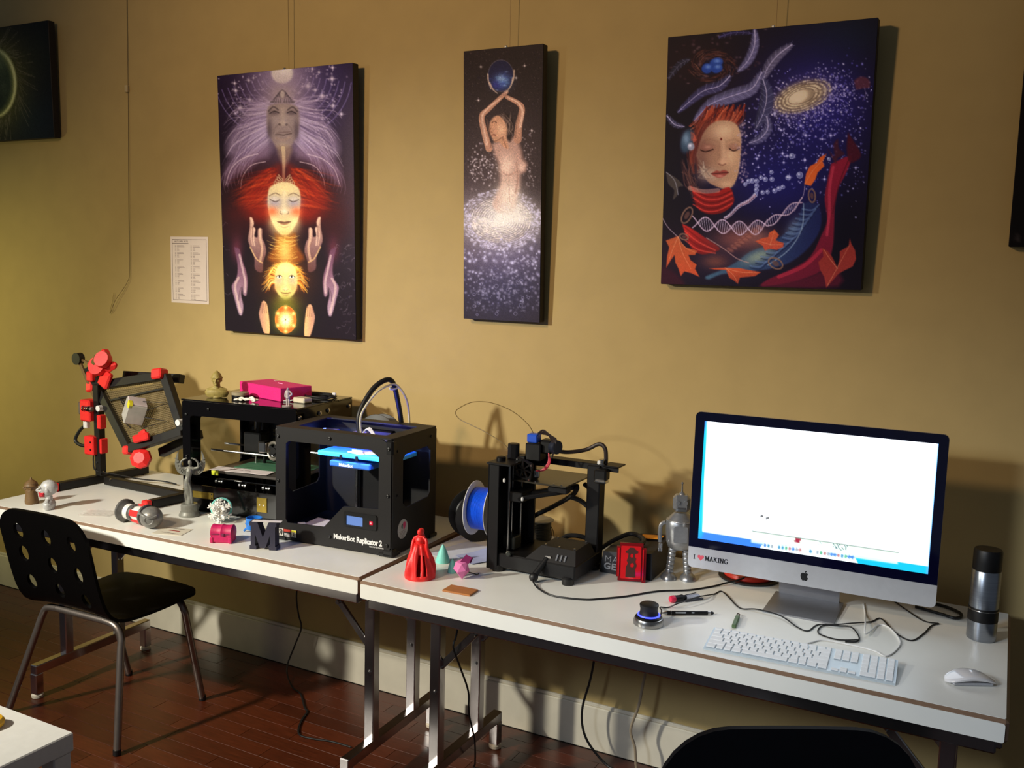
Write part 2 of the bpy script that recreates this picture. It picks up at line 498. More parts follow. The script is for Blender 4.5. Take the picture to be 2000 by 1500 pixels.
# ================================================================== PAINTED CANVASES
class Paint:
    """paints a grid of colours; strokes are given in coordinates of a view (origin, scale)"""
    def __init__(self, corners, nx, ny, bg):
        tl, tr, br, bl = [np.array(c, float) for c in corners]
        A = []; B = []
        for (u, v), (x, y) in zip(((0, 0), (1, 0), (1, 1), (0, 1)), (tl, tr, br, bl)):
            A += [[u, v, 1, 0, 0, 0, -u * x, -v * x], [0, 0, 0, u, v, 1, -u * y, -v * y]]; B += [x, y]
        h = np.append(np.linalg.solve(np.array(A), np.array(B)), 1).reshape(3, 3)
        u, v = np.meshgrid(np.linspace(0, 1, nx + 1), np.linspace(0, 1, ny + 1))
        w = h[2, 0] * u + h[2, 1] * v + h[2, 2]
        self.X = (h[0, 0] * u + h[0, 1] * v + h[0, 2]) / w
        self.Y = (h[1, 0] * u + h[1, 1] * v + h[1, 2]) / w
        self.u, self.v, self.nx, self.ny = u, v, nx, ny
        self.C = np.ones(u.shape + (3,)) * np.array(bg, float)
        self.rng = np.random.default_rng(3); self.gam = 1.22
        self.view(0, 0, 1)
    def view(self, ox, oy, k): self.ox, self.oy, self.k = ox, oy, k
    def P(self, pts):
        return np.array([(self.ox + x / self.k, self.oy + y / self.k) for x, y in pts], float)
    def blend(self, sl, m, col):
        c = self.C[sl]; m = m[..., None]
        self.C[sl] = c * (1 - m) + np.array(col, float) * m
    def bbox(self, x0, y0, x1, y1):
        m = (self.X >= x0) & (self.X <= x1) & (self.Y >= y0) & (self.Y <= y1)
        r = np.flatnonzero(m.any(1)); c = np.flatnonzero(m.any(0))
        if len(r) == 0 or len(c) == 0: return None
        return (slice(r[0], r[-1] + 1), slice(c[0], c[-1] + 1))
    def ell(self, cx, cy, rx, ry, col, a=1.0, soft=0.15, rot=0.0, gauss=False):
        (cx, cy), = self.P([(cx, cy)]); rx /= self.k; ry /= self.k
        R = max(rx, ry) * (2.4 if gauss else 1 + soft)
        sl = self.bbox(cx - R, cy - R, cx + R, cy + R)
        if sl is None: return
        dx = self.X[sl] - cx; dy = self.Y[sl] - cy
        c, s = math.cos(rot), math.sin(rot)
        r = np.sqrt(((dx * c + dy * s) / rx) ** 2 + ((-dx * s + dy * c) / ry) ** 2)
        m = np.exp(-r * r) if gauss else np.clip((1 + soft - r) / (2 * soft + 1e-6), 0, 1)
        self.blend(sl, m * a, col)
    def glow(self, cx, cy, rx, ry, col, a=1.0, rot=0.0): self.ell(cx, cy, rx, ry, col, a, rot=rot, gauss=True)
    def seg(self, sl, p):
        X, Y = self.X[sl], self.Y[sl]; best = np.full(X.shape, 1e9); par = np.zeros(X.shape)
        n = len(p) - 1
        for i in range(n):
            d = p[i + 1] - p[i]; L = d @ d + 1e-9
            t = np.clip(((X - p[i, 0]) * d[0] + (Y - p[i, 1]) * d[1]) / L, 0, 1)
            q = (X - p[i, 0] - t * d[0]) ** 2 + (Y - p[i, 1] - t * d[1]) ** 2
            k = q < best; best = np.where(k, q, best); par = np.where(k, (i + t) / n, par)
        return np.sqrt(best), par
    def stroke(self, pts, w, col, a=1.0, w1=None, soft=0.6, col1=None, n=4):
        p3 = smooth_path([(x, y, 0) for x, y in pts], n) if len(pts) > 2 else [Vector((*q, 0)) for q in pts]
        p = self.P([(q.x, q.y) for q in p3]); w = w / self.k / 2; w1 = w if w1 is None else w1 / self.k / 2
        R = max(w, w1) + soft + 1
        sl = self.bbox(p[:, 0].min() - R, p[:, 1].min() - R, p[:, 0].max() + R, p[:, 1].max() + R)
        if sl is None: return
        d, t = self.seg(sl, p)
        ww = w + (w1 - w) * t
        m = np.clip((ww + soft - d) / (2 * soft), 0, 1) * np.clip((ww + 0.25) / soft, 0.25, 1)
        if col1 is not None:
            c = np.array(col, float) + (np.array(col1, float) - np.array(col, float)) * t[..., None]
            m = (m * a)[..., None]; self.C[sl] = self.C[sl] * (1 - m) + c * m
        else: self.blend(sl, m * a, col)
    def poly(self, pts, col, a=1.0, soft=0.8, sm=True, shade=None, n=3):
        if sm:
            q = list(pts) + [pts[0]]
            p3 = smooth_path([(x, y, 0) for x, y in q], n); p = self.P([(v.x, v.y) for v in p3])
        else: p = self.P(list(pts) + [pts[0]])
        s = soft
        sl = self.bbox(p[:, 0].min() - s, p[:, 1].min() - s, p[:, 0].max() + s, p[:, 1].max() + s)
        if sl is None: return
        X, Y = self.X[sl], self.Y[sl]; ins = np.zeros(X.shape, bool)
        for i in range(len(p) - 1):
            (x0, y0), (x1, y1) = p[i], p[i + 1]
            if y0 == y1: continue
            ins ^= ((y0 > Y) != (y1 > Y)) & (X < (x1 - x0) * (Y - y0) / (y1 - y0) + x0)
        d, _ = self.seg(sl, p); d = np.where(ins, d, -d)
        m = np.clip((d + s) / (2 * s), 0, 1) * a
        if shade is not None:              # (angle, dark colour): blend to second colour along a direction
            ang, c2 = shade
            t = (X - X.mean()) * math.cos(ang) + (Y - Y.mean()) * math.sin(ang)
            t = np.clip((t - t[ins].min()) / (np.ptp(t[ins]) + 1e-6), 0, 1) if ins.any() else t * 0
            c = np.array(col, float) * (1 - t[..., None]) + np.array(c2, float) * t[..., None]
            self.C[sl] = self.C[sl] * (1 - m[..., None]) + c * m[..., None]
        else: self.blend(sl, m, col)
    def star(self, x, y, r, col, a=1.0, rays=True):
        self.glow(x, y, r, r, col, a)
        if rays and r / self.k > 1.2:
            self.stroke([(x - 2.6 * r, y), (x + 2.6 * r, y)], r * .35, col, a * .45, r * .2)
            self.stroke([(x, y - 2.6 * r), (x, y + 2.6 * r)], r * .35, col, a * .45, r * .2)
    def grain(self, amt): self.C *= 1 + self.rng.normal(0, amt, self.C.shape[:2])[..., None]
    def mesh(self, name, w, h, material, parent, z_off=0.0):
        nx, ny = self.nx, self.ny
        vs = np.stack([self.u * w, np.full(self.u.shape, z_off), (1 - self.v) * h], -1).reshape(-1, 3)
        i = np.arange(ny * (nx + 1)).reshape(ny, nx + 1)[:, :-1].reshape(-1)
        f = np.stack([i, i + nx + 1, i + nx + 2, i + 1], -1)
        me = bpy.data.meshes.new(name)
        me.vertices.add(len(vs)); me.vertices.foreach_set('co', vs.astype(np.float32).ravel())
        me.loops.add(f.size); me.loops.foreach_set('vertex_index', f.astype(np.int32).ravel())
        me.polygons.add(len(f)); me.polygons.foreach_set('loop_start', np.arange(0, f.size, 4, dtype=np.int32))
        me.update(calc_edges=True)
        c = (np.clip(self.C / 255, 0, 1) ** self.gam).reshape(-1, 3)
        c = np.where(c <= 0.04045, c / 12.92, ((c + 0.055) / 1.055) ** 2.4)
        at = me.attributes.new('paint', 'FLOAT_COLOR', 'POINT')
        at.data.foreach_set('color', np.concatenate([c, np.ones((len(c), 1))], 1).astype(np.float32).ravel())
        me.materials.append(material)
        o = bpy.data.objects.new(name, me); COL.objects.link(o); o.parent = parent
        return o

canvas_edge = mat('black_canvas_edge', rgb(18, 12, 14), 0.6, var=0.1)
wire_m = mat('hanging_wire', rgb(120, 100, 66), 0.4, metal=0.5)

def canvas(name, label, loc, tilt, w, h, depth, paint, gain, wire_x=None, wire_top=2.95, tint=(1, 1, 1)):
    t = thing(name, label, 'painting', loc, 0, 'canvas paintings hung on the tan wall')
    t.rotation_euler = (tilt, 0, 0)
    MB().box((w / 2, depth / 2 + 0.0006, h / 2), (w, depth, h), 0.002).build('stretched_canvas', canvas_edge, t, smooth=0)
    m = attr_mat('painted_' + name, 0.55, gain, 0.12, tint=tint)
    paint.mesh('painted_front', w - 0.002, h - 0.002, m, t).location = (0.001, 0, 0.001)
    if wire_x is not None:
        MB().cyl((wire_x, depth + 0.002, h - 0.03), (wire_x, depth + 0.010, wire_top - loc[2]), 0.0009, n=6).build('hanging_wire', wire_m, t)
        MB().box((wire_x - 0.004, depth / 2, h + 0.004), (0.010, 0.008, 0.010), 0.002).build('wire_clip', STEEL, t, smooth=0)
    return t

# ---------------------------------------------------------------- canvas with the three faces
def paint_faces():
    p = Paint(((428, 150), (690, 124), (697, 660), (440, 645)), 225, 440, (34, 22, 32))
    R = random.Random(5); mx = 720
    p.view(420, 120, 5.357)
    p.glow(720, 150, 900, 600, (58, 42, 82), .9)
    p.glow(1200, 300, 420, 420, (60, 50, 92), .7); p.glow(200, 300, 250, 320, (40, 26, 44), .5)
    p.glow(1520, 1300, 280, 900, (104, 88, 96), .6); p.glow(1480, 700, 160, 500, (90, 76, 86), .5)
    for k, r in enumerate(range(190, 720, 62)):
        pts = [(mx + r * math.cos(a) * 1.05, 130 + r * math.sin(a)) for a in [math.radians(d) for d in range(8, 176, 12)]]
        p.stroke(pts, 14, (120, 104, 170), .35); p.stroke(pts, 4, (190, 175, 205), .4)
    for k in range(170):
        a = R.uniform(-.2, math.pi + .2); r = R.uniform(220, 720)
        p.glow(mx + r * math.cos(a), 130 + r * math.sin(a) * .95, R.uniform(5, 12), R.uniform(5, 12), (205, 190, 215), R.uniform(.4, .9))
    for x, y, r in ((1235, 185, 22), (1240, 70, 16), (985, 260, 26), (1060, 300, 16), (1245, 460, 20), (1330, 545, 18), (1130, 360, 24), (280, 490, 26), (235, 310, 18), (370, 205, 14), (225, 235, 15), (1030, 85, 13), (1100, 120, 13), (380, 400, 16), (230, 545, 14), (1130, 600, 16), (420, 180, 10)):
        p.star(x, y, r, (225, 212, 225), .9)
    p.glow(720, 180, 330, 300, (176, 158, 176), .85); p.ell(718, 130, 112, 105, (214, 204, 196), 1, .12); p.glow(740, 100, 60, 50, (238, 232, 222), .7)
    # pale hair
    p.glow(720, 620, 380, 420, (150, 130, 150), .75)
    for s in (-1, 1):
        p.poly([(mx + s * 90, 380), (mx + s * 270, 420), (mx + s * 420, 600), (mx + s * 560, 780), (mx + s * 580, 960), (mx + s * 420, 1000), (mx + s * 260, 1010), (mx + s * 120, 930)], (150, 130, 152), .75, 8)
        p.poly([(mx + s * 150, 900), (mx + s * 420, 900), (mx + s * 590, 1060), (mx + s * 600, 1280), (mx + s * 470, 1180), (mx + s * 300, 1080)], (126, 104, 126), .7, 7)
        for k in range(120):
            t = R.random(); y0 = 390 + 420 * t; x0 = mx + s * R.uniform(110, 185)
            L = R.uniform(200, 470); dy = -60 + 430 * t + R.uniform(-60, 80)
            p.stroke([(x0, y0), (x0 + s * L * .4, y0 + dy * .25 + 20), (x0 + s * L * .8, y0 + dy * .7), (x0 + s * L, y0 + dy + 60)],
                     R.uniform(6, 24), R.choice(((186, 168, 188), (150, 130, 158), (122, 102, 132), (205, 188, 200), (96, 78, 110))), R.uniform(.25, .6), 3)
        for k in range(10):
            x0 = mx + s * (180 + 36 * k); y0 = 850 + 22 * k
            p.stroke([(x0, y0), (x0 + s * 110, y0 + 120), (x0 + s * 150, y0 + 250), (x0 + s * 130, y0 + 340)], 22, (150, 130, 150), .35, 3)
        for q in ([(mx + s * 260, 960), (mx + s * 420, 1010), (mx + s * 540, 1120), (mx + s * 600, 1290)], [(mx + s * 180, 1040), (mx + s * 330, 1080), (mx + s * 420, 1200), (mx + s * 440, 1320)]):
            p.stroke(q, 9, (212, 196, 200), .8, 4)
    for k in range(260):
        sd = R.choice((-1, 1)); t = R.random(); a0 = math.radians(-60 + 150 * t)
        x0 = mx + sd * 120 * math.cos(a0 * .6); y0 = 440 + 330 * t; L = R.uniform(120, 330)
        p.stroke([(x0, y0), (x0 + sd * L * .5, y0 + L * (.9 * t - .30)), (x0 + sd * L, y0 + L * (1.5 * t - .35))], R.uniform(5, 13), R.choice(((206, 190, 206), (184, 166, 188), (158, 140, 168))), R.uniform(.25, .6), 3, soft=1.2)
    # crown
    p.glow(720, 350, 150, 110, (170, 152, 150), .8)
    for k in range(5):
        for s in (-1, 1):
            p.stroke([(720 + s * 10 * k, 300 + 16 * k), (720 + s * (36 + 12 * k), 330 + 14 * k), (720 + s * (20 + 22 * k), 410 + 6 * k)], 7, (88, 76, 84), .75)
            p.ell(720 + s * (20 + 24 * k), 425, 10, 12, (104, 92, 96), .7)
    p.ell(720, 345, 30, 48, (140, 124, 126), .8); p.ell(720, 345, 20, 36, (190, 176, 168), .7)
    # first face: old woman
    p.poly([(560, 520), (590, 460), (720, 440), (850, 460), (890, 530), (890, 690), (860, 800), (800, 880), (730, 912), (660, 885), (600, 810), (560, 690)], (150, 132, 128), 1, 2.5)
    p.glow(725, 540, 110, 90, (172, 154, 146), .7); p.glow(640, 610, 60, 60, (160, 144, 142), .6); p.glow(815, 610, 60, 60, (156, 140, 138), .6)
    for s in (-1, 1):
        p.stroke([(725 + s * 50, 505), (725 + s * 100, 475), (725 + s * 150, 520)], 16, (86, 72, 76), .7)
        p.glow(725 + s * 90, 535, 55, 26, (104, 88, 92), .8)
        p.stroke([(725 + s * 45, 535), (725 + s * 90, 520), (725 + s * 140, 545)], 9, (56, 44, 48), .9)
        p.stroke([(725 + s * 50, 655), (725 + s * 88, 700), (725 + s * 98, 750)], 9, (100, 86, 86), .5, soft=1.5)
        p.glow(725 + s * 140, 720, 30, 120, (88, 74, 82), .7)
        p.ell(725 + s * 34, 655, 15, 12, (78, 62, 62), .8)
    p.stroke([(724, 500), (722, 600), (726, 650)], 34, (176, 158, 148), .6, soft=3); p.glow(728, 640, 38, 24, (180, 162, 150), .9)
    p.stroke([(645, 762), (690, 760), (728, 764), (770, 756), (812, 748)], 8, (70, 52, 52), .9)
    p.stroke([(655, 795), (728, 815), (800, 780)], 24, (160, 138, 128), .8); p.stroke([(660, 745), (728, 735), (800, 730)], 12, (120, 100, 98), .7)
    p.glow(728, 870, 60, 34, (176, 158, 140), .8)
    p.poly([(650, 880), (810, 880), (790, 1010), (740, 1100), (690, 1010)], (150, 128, 112), .8, 4)
    p.stroke([(725, 900), (732, 1000), (728, 1250)], 44, (206, 186, 150), .75, 26)
    # red hair
    p.view(420, 380, 5.357)
    p.glow(735, 30, 480, 290, (120, 30, 20), .95)
    for s in (-1, 1):
        p.poly([(735 + s * 60, -300), (735 + s * 190, -200), (735 + s * 330, -90), (735 + s * 440, 60), (735 + s * 420, 180), (735 + s * 260, 260), (735 + s * 130, 180)], (150, 40, 22), .85, 12)
        for k in range(260):
            t = R.random(); y0 = -290 + 400 * t; x0 = 735 + s * R.uniform(80, 180)
            L = R.uniform(120, 400); dy = R.uniform(40, 300) * (1.15 - t) + 20 * math.sin(k)
            p.stroke([(x0, y0), (x0 + s * L * .4, y0 + dy * .3), (x0 + s * L * .8, y0 + dy * .8), (x0 + s * L * 1.05, y0 + dy + 10)],
                     R.uniform(5, 16), R.choice(((196, 66, 28), (214, 96, 44), (150, 36, 22), (104, 24, 20), (86, 20, 20))), R.uniform(.25, .55), 3, soft=1.4)
        p.glow(735 + s * 480, 200, 170, 120, (84, 28, 28), .6); p.glow(735 + s * 520, 380, 160, 130, (70, 26, 30), .55)
    # second crown
    for s in (-1, 1):
        for k in range(4):
            p.stroke([(735 + s * 15, -170 + 20 * k), (735 + s * (60 + 14 * k), -220 + 24 * k), (735 + s * (40 + 18 * k), -160 + 30 * k)], 8, (196, 176, 134), .7)
    # second face
    p.poly([(560, 10), (580, -80), (660, -130), (735, -145), (810, -130), (885, -80), (905, 10), (900, 120), (885, 230), (830, 340), (770, 405), (735, 412), (700, 405), (640, 340), (588, 230), (562, 120)], (206, 184, 140), 1, 1.6)
    p.glow(735, -70, 110, 70, (222, 204, 150), .8); p.glow(735, 350, 120, 80, (236, 216, 160), .9)
    for s in (-1, 1):
        p.glow(735 + s * 100, 70, 80, 70, (160, 150, 160), .85); p.glow(735 + s * 130, 170, 60, 55, (222, 110, 66), .85); p.glow(735 + s * 110, 270, 60, 70, (238, 218, 158), .7)
        p.stroke([(735 + s * 45, -5), (735 + s * 95, -28), (735 + s * 155, 0)], 9, (110, 84, 66), .7)
        p.stroke([(735 + s * 50, 42), (735 + s * 95, 62), (735 + s * 150, 38)], 9, (74, 56, 50), .95)
        p.glow(735 + s * 95, 30, 52, 22, (206, 190, 168), .8)
        p.stroke([(735 + s * 40, 160), (735 + s * 44, 180), (735 + s * 25, 188)], 8, (120, 92, 74), .8)
    p.stroke([(735, -40), (732, 70), (735, 160)], 30, (220, 204, 170), .6, soft=3); p.glow(735, 160, 44, 24, (228, 212, 184), .8)
    p.poly([(660, 270), (700, 262), (735, 270), (770, 262), (805, 268), (770, 292), (735, 302), (700, 294)], (150, 108, 84), .95, 1); p.stroke([(660, 270), (735, 276), (805, 268)], 6, (70, 46, 38), .95)
    p.stroke([(700, 320), (735, 330), (770, 318)], 10, (170, 148, 110), .6)
    # golden neck
    p.poly([(640, 395), (700, 420), (770, 420), (850, 390), (868, 520), (940, 660), (740, 720), (560, 660), (640, 520)], (140, 74, 30), .85, 4)
    p.glow(740, 560, 110, 180, (214, 160, 70), .9); p.glow(740, 600, 60, 120, (244, 214, 130), .8)
    for k in range(60):
        y = R.uniform(420, 660); x = 740 + R.gauss(0, 60); s = 1 if x > 740 else -1
        p.stroke([(740, y), (x, y + 8), (x + s * 60, y - 12)], 4, (248, 214, 120), .5)
    # hands held up
    hand = [(372, 225), (398, 232), (415, 285), (396, 330), (420, 328), (432, 360), (418, 420), (452, 432), (456, 360), (478, 338), (500, 352), (502, 440), (528, 500), (542, 590), (512, 690), (500, 800), (425, 770), (418, 650), (372, 530), (352, 455), (372, 330)]
    for mir in (False, True):
        f = (lambda q: (1487 - q[0], q[1] - 10)) if mir else (lambda q: q)
        g = lambda L: [f(q) for q in L]
        p.poly(g(hand), (196, 158, 136), 1, 1.2, shade=(math.pi / 2, (96, 66, 74)))
        p.stroke(g([(385, 240), (405, 300), (385, 420), (400, 520)]), 26, (222, 186, 158), .55, 10)
        p.stroke(g([(418, 345), (410, 430), (420, 520)]), 16, (226, 194, 168), .6)
        p.stroke(g([(478, 350), (482, 450), (500, 560), (480, 680)]), 26, (226, 190, 156), .6)
        p.stroke(g([(400, 330), (402, 430)]), 6, (110, 70, 66), .7); p.stroke(g([(450, 440), (460, 480), (490, 540)]), 6, (140, 96, 84), .6)
        p.stroke(g([(375, 540), (440, 660), (500, 700)]), 14, (236, 200, 140), .6)
    # arms reaching down
    arm = [(205, 540), (262, 560), (296, 690), (330, 790), (346, 900), (334, 1030), (318, 1052), (296, 1030), (288, 960), (276, 1040), (298, 1150), (288, 1240), (268, 1258), (246, 1230), (205, 1080), (180, 980), (182, 935), (232, 850), (240, 720)]
    for mir in (False, True):
        f = (lambda q: (1482 - q[0], q[1] - 2)) if mir else (lambda q: q)
        g = lambda L: [f(q) for q in L]
        p.glow(*f((235, 560)), 60, 130, (120, 58, 72), .7)
        p.poly(g(arm), (166, 140, 148), 1, 1.3, shade=(-math.pi / 2, (110, 70, 88)))
        p.stroke(g([(262, 620), (300, 800), (320, 900), (318, 1010)]), 22, (212, 186, 178), .6)
        p.stroke(g([(250, 860), (212, 950), (235, 1080), (268, 1220)]), 24, (208, 180, 166), .6)
        p.stroke(g([(288, 950), (262, 1000), (250, 1100)]), 8, (92, 66, 74), .7)
    # child's hair and face
    p.glow(745, 850, 250, 230, (150, 84, 28), .7)
    for k in range(170):
        a = R.uniform(math.radians(150), math.radians(390)); r0 = 110; r1 = R.uniform(180, 270)
        c, s = math.cos(a), math.sin(a)
        p.stroke([(745 + r0 * c, 860 + r0 * 1.1 * s), (745 + r0 * 1.5 * c, 850 + r0 * 1.4 * s), (745 + r1 * c, 880 + r1 * .85 * s + 40 * abs(c))], R.uniform(6, 16),
                 R.choice(((236, 160, 50), (248, 196, 90), (206, 112, 34), (252, 220, 130))), R.uniform(.4, .8), 3)
    p.poly([(630, 860), (650, 760), (700, 705), (745, 695), (800, 705), (850, 760), (868, 860), (862, 960), (820, 1040), (745, 1082), (680, 1045), (636, 970)], (228, 204, 130), 1, 1.6)
    p.glow(745, 760, 80, 60, (248, 236, 150), .9); p.glow(745, 1060, 70, 50, (244, 230, 150), .8)
    for s in (-1, 1):
        p.glow(745 + s * 70, 880, 50, 60, (176, 162, 138), .7)
        p.ell(745 + s * 66, 848, 24, 13, (236, 228, 206), 1); p.ell(745 + s * 64, 844, 10, 12, (60, 50, 44), 1)
        p.stroke([(745 + s * 38, 842), (745 + s * 66, 828), (745 + s * 98, 846)], 7, (96, 74, 48), .9)
        p.glow(745 + s * 88, 960, 36, 36, (236, 170, 110), .8); p.stroke([(745 + s * 26, 975), (745 + s * 10, 988)], 8, (120, 92, 60), .8)
    p.stroke([(745, 850), (744, 960)], 20, (218, 200, 160), .5, soft=2.5); p.glow(745, 975, 34, 18, (232, 212, 160), .9)
    p.stroke([(700, 1012), (745, 1020), (795, 1012)], 9, (128, 70, 52), .95); p.stroke([(718, 1034), (745, 1040), (772, 1034)], 9, (208, 150, 110), .8)
    # glowing heart
    p.glow(745, 1140, 130, 90, (170, 150, 50), .8); p.glow(745, 1290, 210, 200, (70, 76, 28), .85)
    p.ell(745, 1295, 108, 140, (214, 84, 26), 1, .06); p.glow(745, 1300, 85, 95, (250, 226, 130), 1); p.glow(745, 1300, 42, 50, (255, 252, 225), 1)
    for k in range(6):
        a = math.radians(30 + 60 * k); x, y = 745 + 98 * math.cos(a), 1295 + 128 * math.sin(a)
        p.stroke([(745, 1295), (x, y)], 6, (252, 190, 80), .6); p.glow(x, y, 20, 20, (255, 226, 140), .9)
        p.stroke([(745 + 110 * math.cos(math.radians(d)), 1295 + 142 * math.sin(math.radians(d))) for d in range(60 * k, 60 * k + 61, 15)], 7, (246, 150, 60), .9)
    for k in range(30):
        a = 2 * math.pi * k / 30; p.stroke([(745, 1295), (745 + 78 * math.cos(a), 1295 + 92 * math.sin(a))], 5, (255, 240, 170), .5)
    p.ell(742, 1298, 8, 9, (90, 90, 60), .9)
    small = [(470, 1200), (490, 1125), (516, 1100), (546, 1132), (562, 1210), (576, 1360), (570, 1450), (520, 1445), (482, 1340), (462, 1240)]
    for mir in (False, True):
        f = (lambda q: (1516 - q[0], q[1] + 30)) if mir else (lambda q: q)
        g = lambda L: [f(q) for q in L]
        p.poly(g(small), (176, 132, 112), 1, 1, shade=(0 if not mir else math.pi, (222, 176, 120)))
        for x in (492, 514, 536): p.stroke(g([(x, 1130), (x + 6, 1230)]), 5, (104, 66, 60), .8)
    # scribbles
    for k in range(60):
        side = R.random() < .72
        x = R.uniform(1250, 1470) if side else R.uniform(80, 150); y = R.uniform(500, 1450) if side else R.uniform(-1100, 1300)
        a = R.uniform(-.6, .1)
        q_ = [(x, y)]
        for _ in range(R.choice((2, 3, 4, 5))): q_.append((q_[-1][0] + R.uniform(-6, 26), q_[-1][1] + R.uniform(-24, 16)))
        p.stroke(q_, 3.5, (178, 164, 166), R.uniform(.2, .5))
    p.grain(.03)
    return p

# ---------------------------------------------------------------- narrow canvas with the dancer
def paint_dancer():
    p = Paint(((915, 98), (1072, 87), (1056, 628), (906, 620)), 130, 440, (50, 38, 36))
    R = random.Random(9)
    p.view(880, 60, 2.5)
    p.glow(270, 640, 240, 300, (92, 74, 70), .8); p.glow(260, 1250, 320, 240, (66, 62, 84), .8); p.glow(250, 1080, 260, 130, (120, 108, 130), .8)
    p.glow(90, 900, 110, 200, (104, 86, 88), .7)
    for k in range(900):
        x, y = R.uniform(75, 480), R.uniform(90, 800); p.glow(x, y, R.uniform(1.2, 2.6), R.uniform(1.2, 2.6), R.choice(((100, 82, 74), (28, 20, 20), (132, 112, 104))), .5)
    for k in range(170):
        x = R.gauss(180, 55); y = R.gauss(650, 50); p.glow(x, y, R.uniform(2, 4.5), R.uniform(2, 4.5), (226, 210, 206), R.uniform(.4, .9))
    for k in range(60):
        x = R.gauss(405, 14); y = R.uniform(480, 760); p.glow(x, y, R.uniform(2, 4), R.uniform(2, 4), (206, 190, 186), R.uniform(.3, .8))
    for x, y in ((172, 172), (388, 172), (157, 335), (118, 690), (345, 230), (418, 488)): p.star(x, y, 5, (220, 205, 195), .9)
    # galaxy rings
    cx, cy = 258, 920
    p.glow(cx, cy, 210, 120, (196, 186, 176), .95); p.glow(cx + 20, cy, 130, 80, (222, 214, 198), 1)
    for r in np.linspace(.25, 1.05, 13):
        for k in range(int(70 + 90 * r)):
            a = R.uniform(0, 6.283); rr = r + R.gauss(0, .02)
            p.glow(cx + 185 * rr * math.cos(a), cy + 138 * rr * math.sin(a), R.uniform(3, 7), R.uniform(2, 5), R.choice(((240, 230, 212), (224, 208, 190), (206, 192, 190))) if r < .8 else (206, 196, 206), R.uniform(.4, .9))
        for ph in (0.3, 3.4):
            p.stroke([(cx + 180 * (r + .03 * a) * math.cos(a + ph), cy + 128 * (r + .03 * a) * math.sin(a + ph)) for a in np.linspace(0, 2.6, 12)], 6, (112, 96, 100), .5 if r < .9 else .3, 2)
    p.glow(cx + 20, cy - 10, 80, 46, (226, 220, 206), .8)
    for k in range(420):
        t = R.random(); y = 1010 + 360 * t ** .8; x = R.uniform(72, 445)
        r = R.uniform(2.5, 8) * (1.1 - .4 * t); p.glow(x, y, r, r, (214, 206, 222), R.uniform(.3, .9) * (1 - .65 * t))
    for k in range(16):
        x, y = R.uniform(90, 420), R.uniform(1200, 1390); r = R.uniform(5, 11)
        p.stroke([(x + r * math.cos(a), y + r * math.sin(a)) for a in np.linspace(0, 6.28, 9)], 2, (176, 168, 188), .6)
    # dancer
    sk = (186, 142, 116); hi = (226, 192, 166); dk = (134, 98, 80)
    p.view(900, 90, 4.837)
    p.poly([(330, 920), (520, 850), (600, 950), (620, 1060), (660, 1110), (640, 1180), (600, 1210), (590, 1330), (560, 1420), (520, 1560), (380, 1560), (330, 1480), (400, 1300), (400, 1120), (350, 1010)], (196, 158, 138), .9, 4)
    p.glow(470, 1120, 80, 110, (228, 200, 176), .8); p.glow(480, 1400, 110, 140, (232, 214, 190), .9); p.glow(470, 1560, 130, 100, (226, 216, 198), .8)
    p.stroke([(420, 1180), (480, 1215), (560, 1180)], 14, (176, 136, 116), .6); p.stroke([(560, 1100), (570, 1250), (545, 1380)], 16, (160, 122, 104), .5); p.stroke([(480, 1220), (486, 1330), (490, 1460)], 8, (190, 156, 134), .6)
    p.stroke([(300, 960), (262, 820), (235, 660), (300, 590), (400, 500), (478, 430)], 66, sk, 1, 34); p.stroke([(280, 920), (252, 780), (240, 650), (310, 570), (420, 490)], 26, hi, .7, 12)
    p.stroke([(575, 880), (590, 740), (622, 600), (590, 540), (478, 478)], 76, sk, 1, 36); p.stroke([(600, 760), (628, 620), (585, 535), (490, 482)], 26, hi, .7, 10)
    p.stroke([(555, 860), (566, 740), (590, 640)], 10, dk, .6); p.stroke([(318, 950), (300, 800), (282, 680)], 9, dk, .6)
    p.poly([(470, 640), (500, 660), (540, 720), (530, 830), (500, 900), (440, 820), (400, 700), (420, 640)], (62, 46, 42), 1, 3)
    for k in range(26): p.stroke([(R.uniform(400, 520), R.uniform(620, 680)), (R.uniform(440, 540), R.uniform(700, 760)), (R.uniform(470, 540), R.uniform(780, 860))], 5, R.choice(((120, 96, 84), (40, 28, 26), (150, 128, 112))), .6)
    p.poly([(305, 790), (312, 720), (345, 670), (400, 650), (450, 700), (475, 770), (470, 860), (490, 960), (440, 950), (400, 900), (360, 905), (335, 870), (318, 830)], (196, 150, 118), 1, 1.6)
    p.glow(420, 780, 40, 60, (226, 186, 150), .8); p.stroke([(330, 720), (355, 705), (378, 720)], 7, (90, 60, 48), .9); p.stroke([(320, 770), (312, 800), (335, 805)], 8, (140, 94, 74), .9)
    p.stroke([(330, 835), (350, 830), (362, 838)], 9, (124, 66, 56), .9); p.stroke([(350, 895), (390, 880), (440, 850)], 8, (120, 84, 66), .8); p.stroke([(430, 860), (470, 960)], 12, (150, 108, 86), .7)
    # globe
    p.ell(425, 275, 122, 148, (44, 40, 66), 1, .04); p.glow(440, 330, 80, 70, (92, 120, 170), 1); p.glow(380, 360, 50, 40, (66, 64, 130), .9); p.glow(430, 300, 40, 30, (140, 160, 180), .8)
    for k in range(30): p.glow(425 + R.gauss(0, 45), 320 + R.gauss(0, 45), R.uniform(8, 18), R.uniform(5, 10), R.choice(((150, 170, 200), (70, 80, 150), (110, 140, 170))), .5)
    p.stroke([(425 + 122 * math.cos(a), 275 + 148 * math.sin(a)) for a in np.linspace(0, 6.28, 26)], 6, (120, 110, 112), .7)
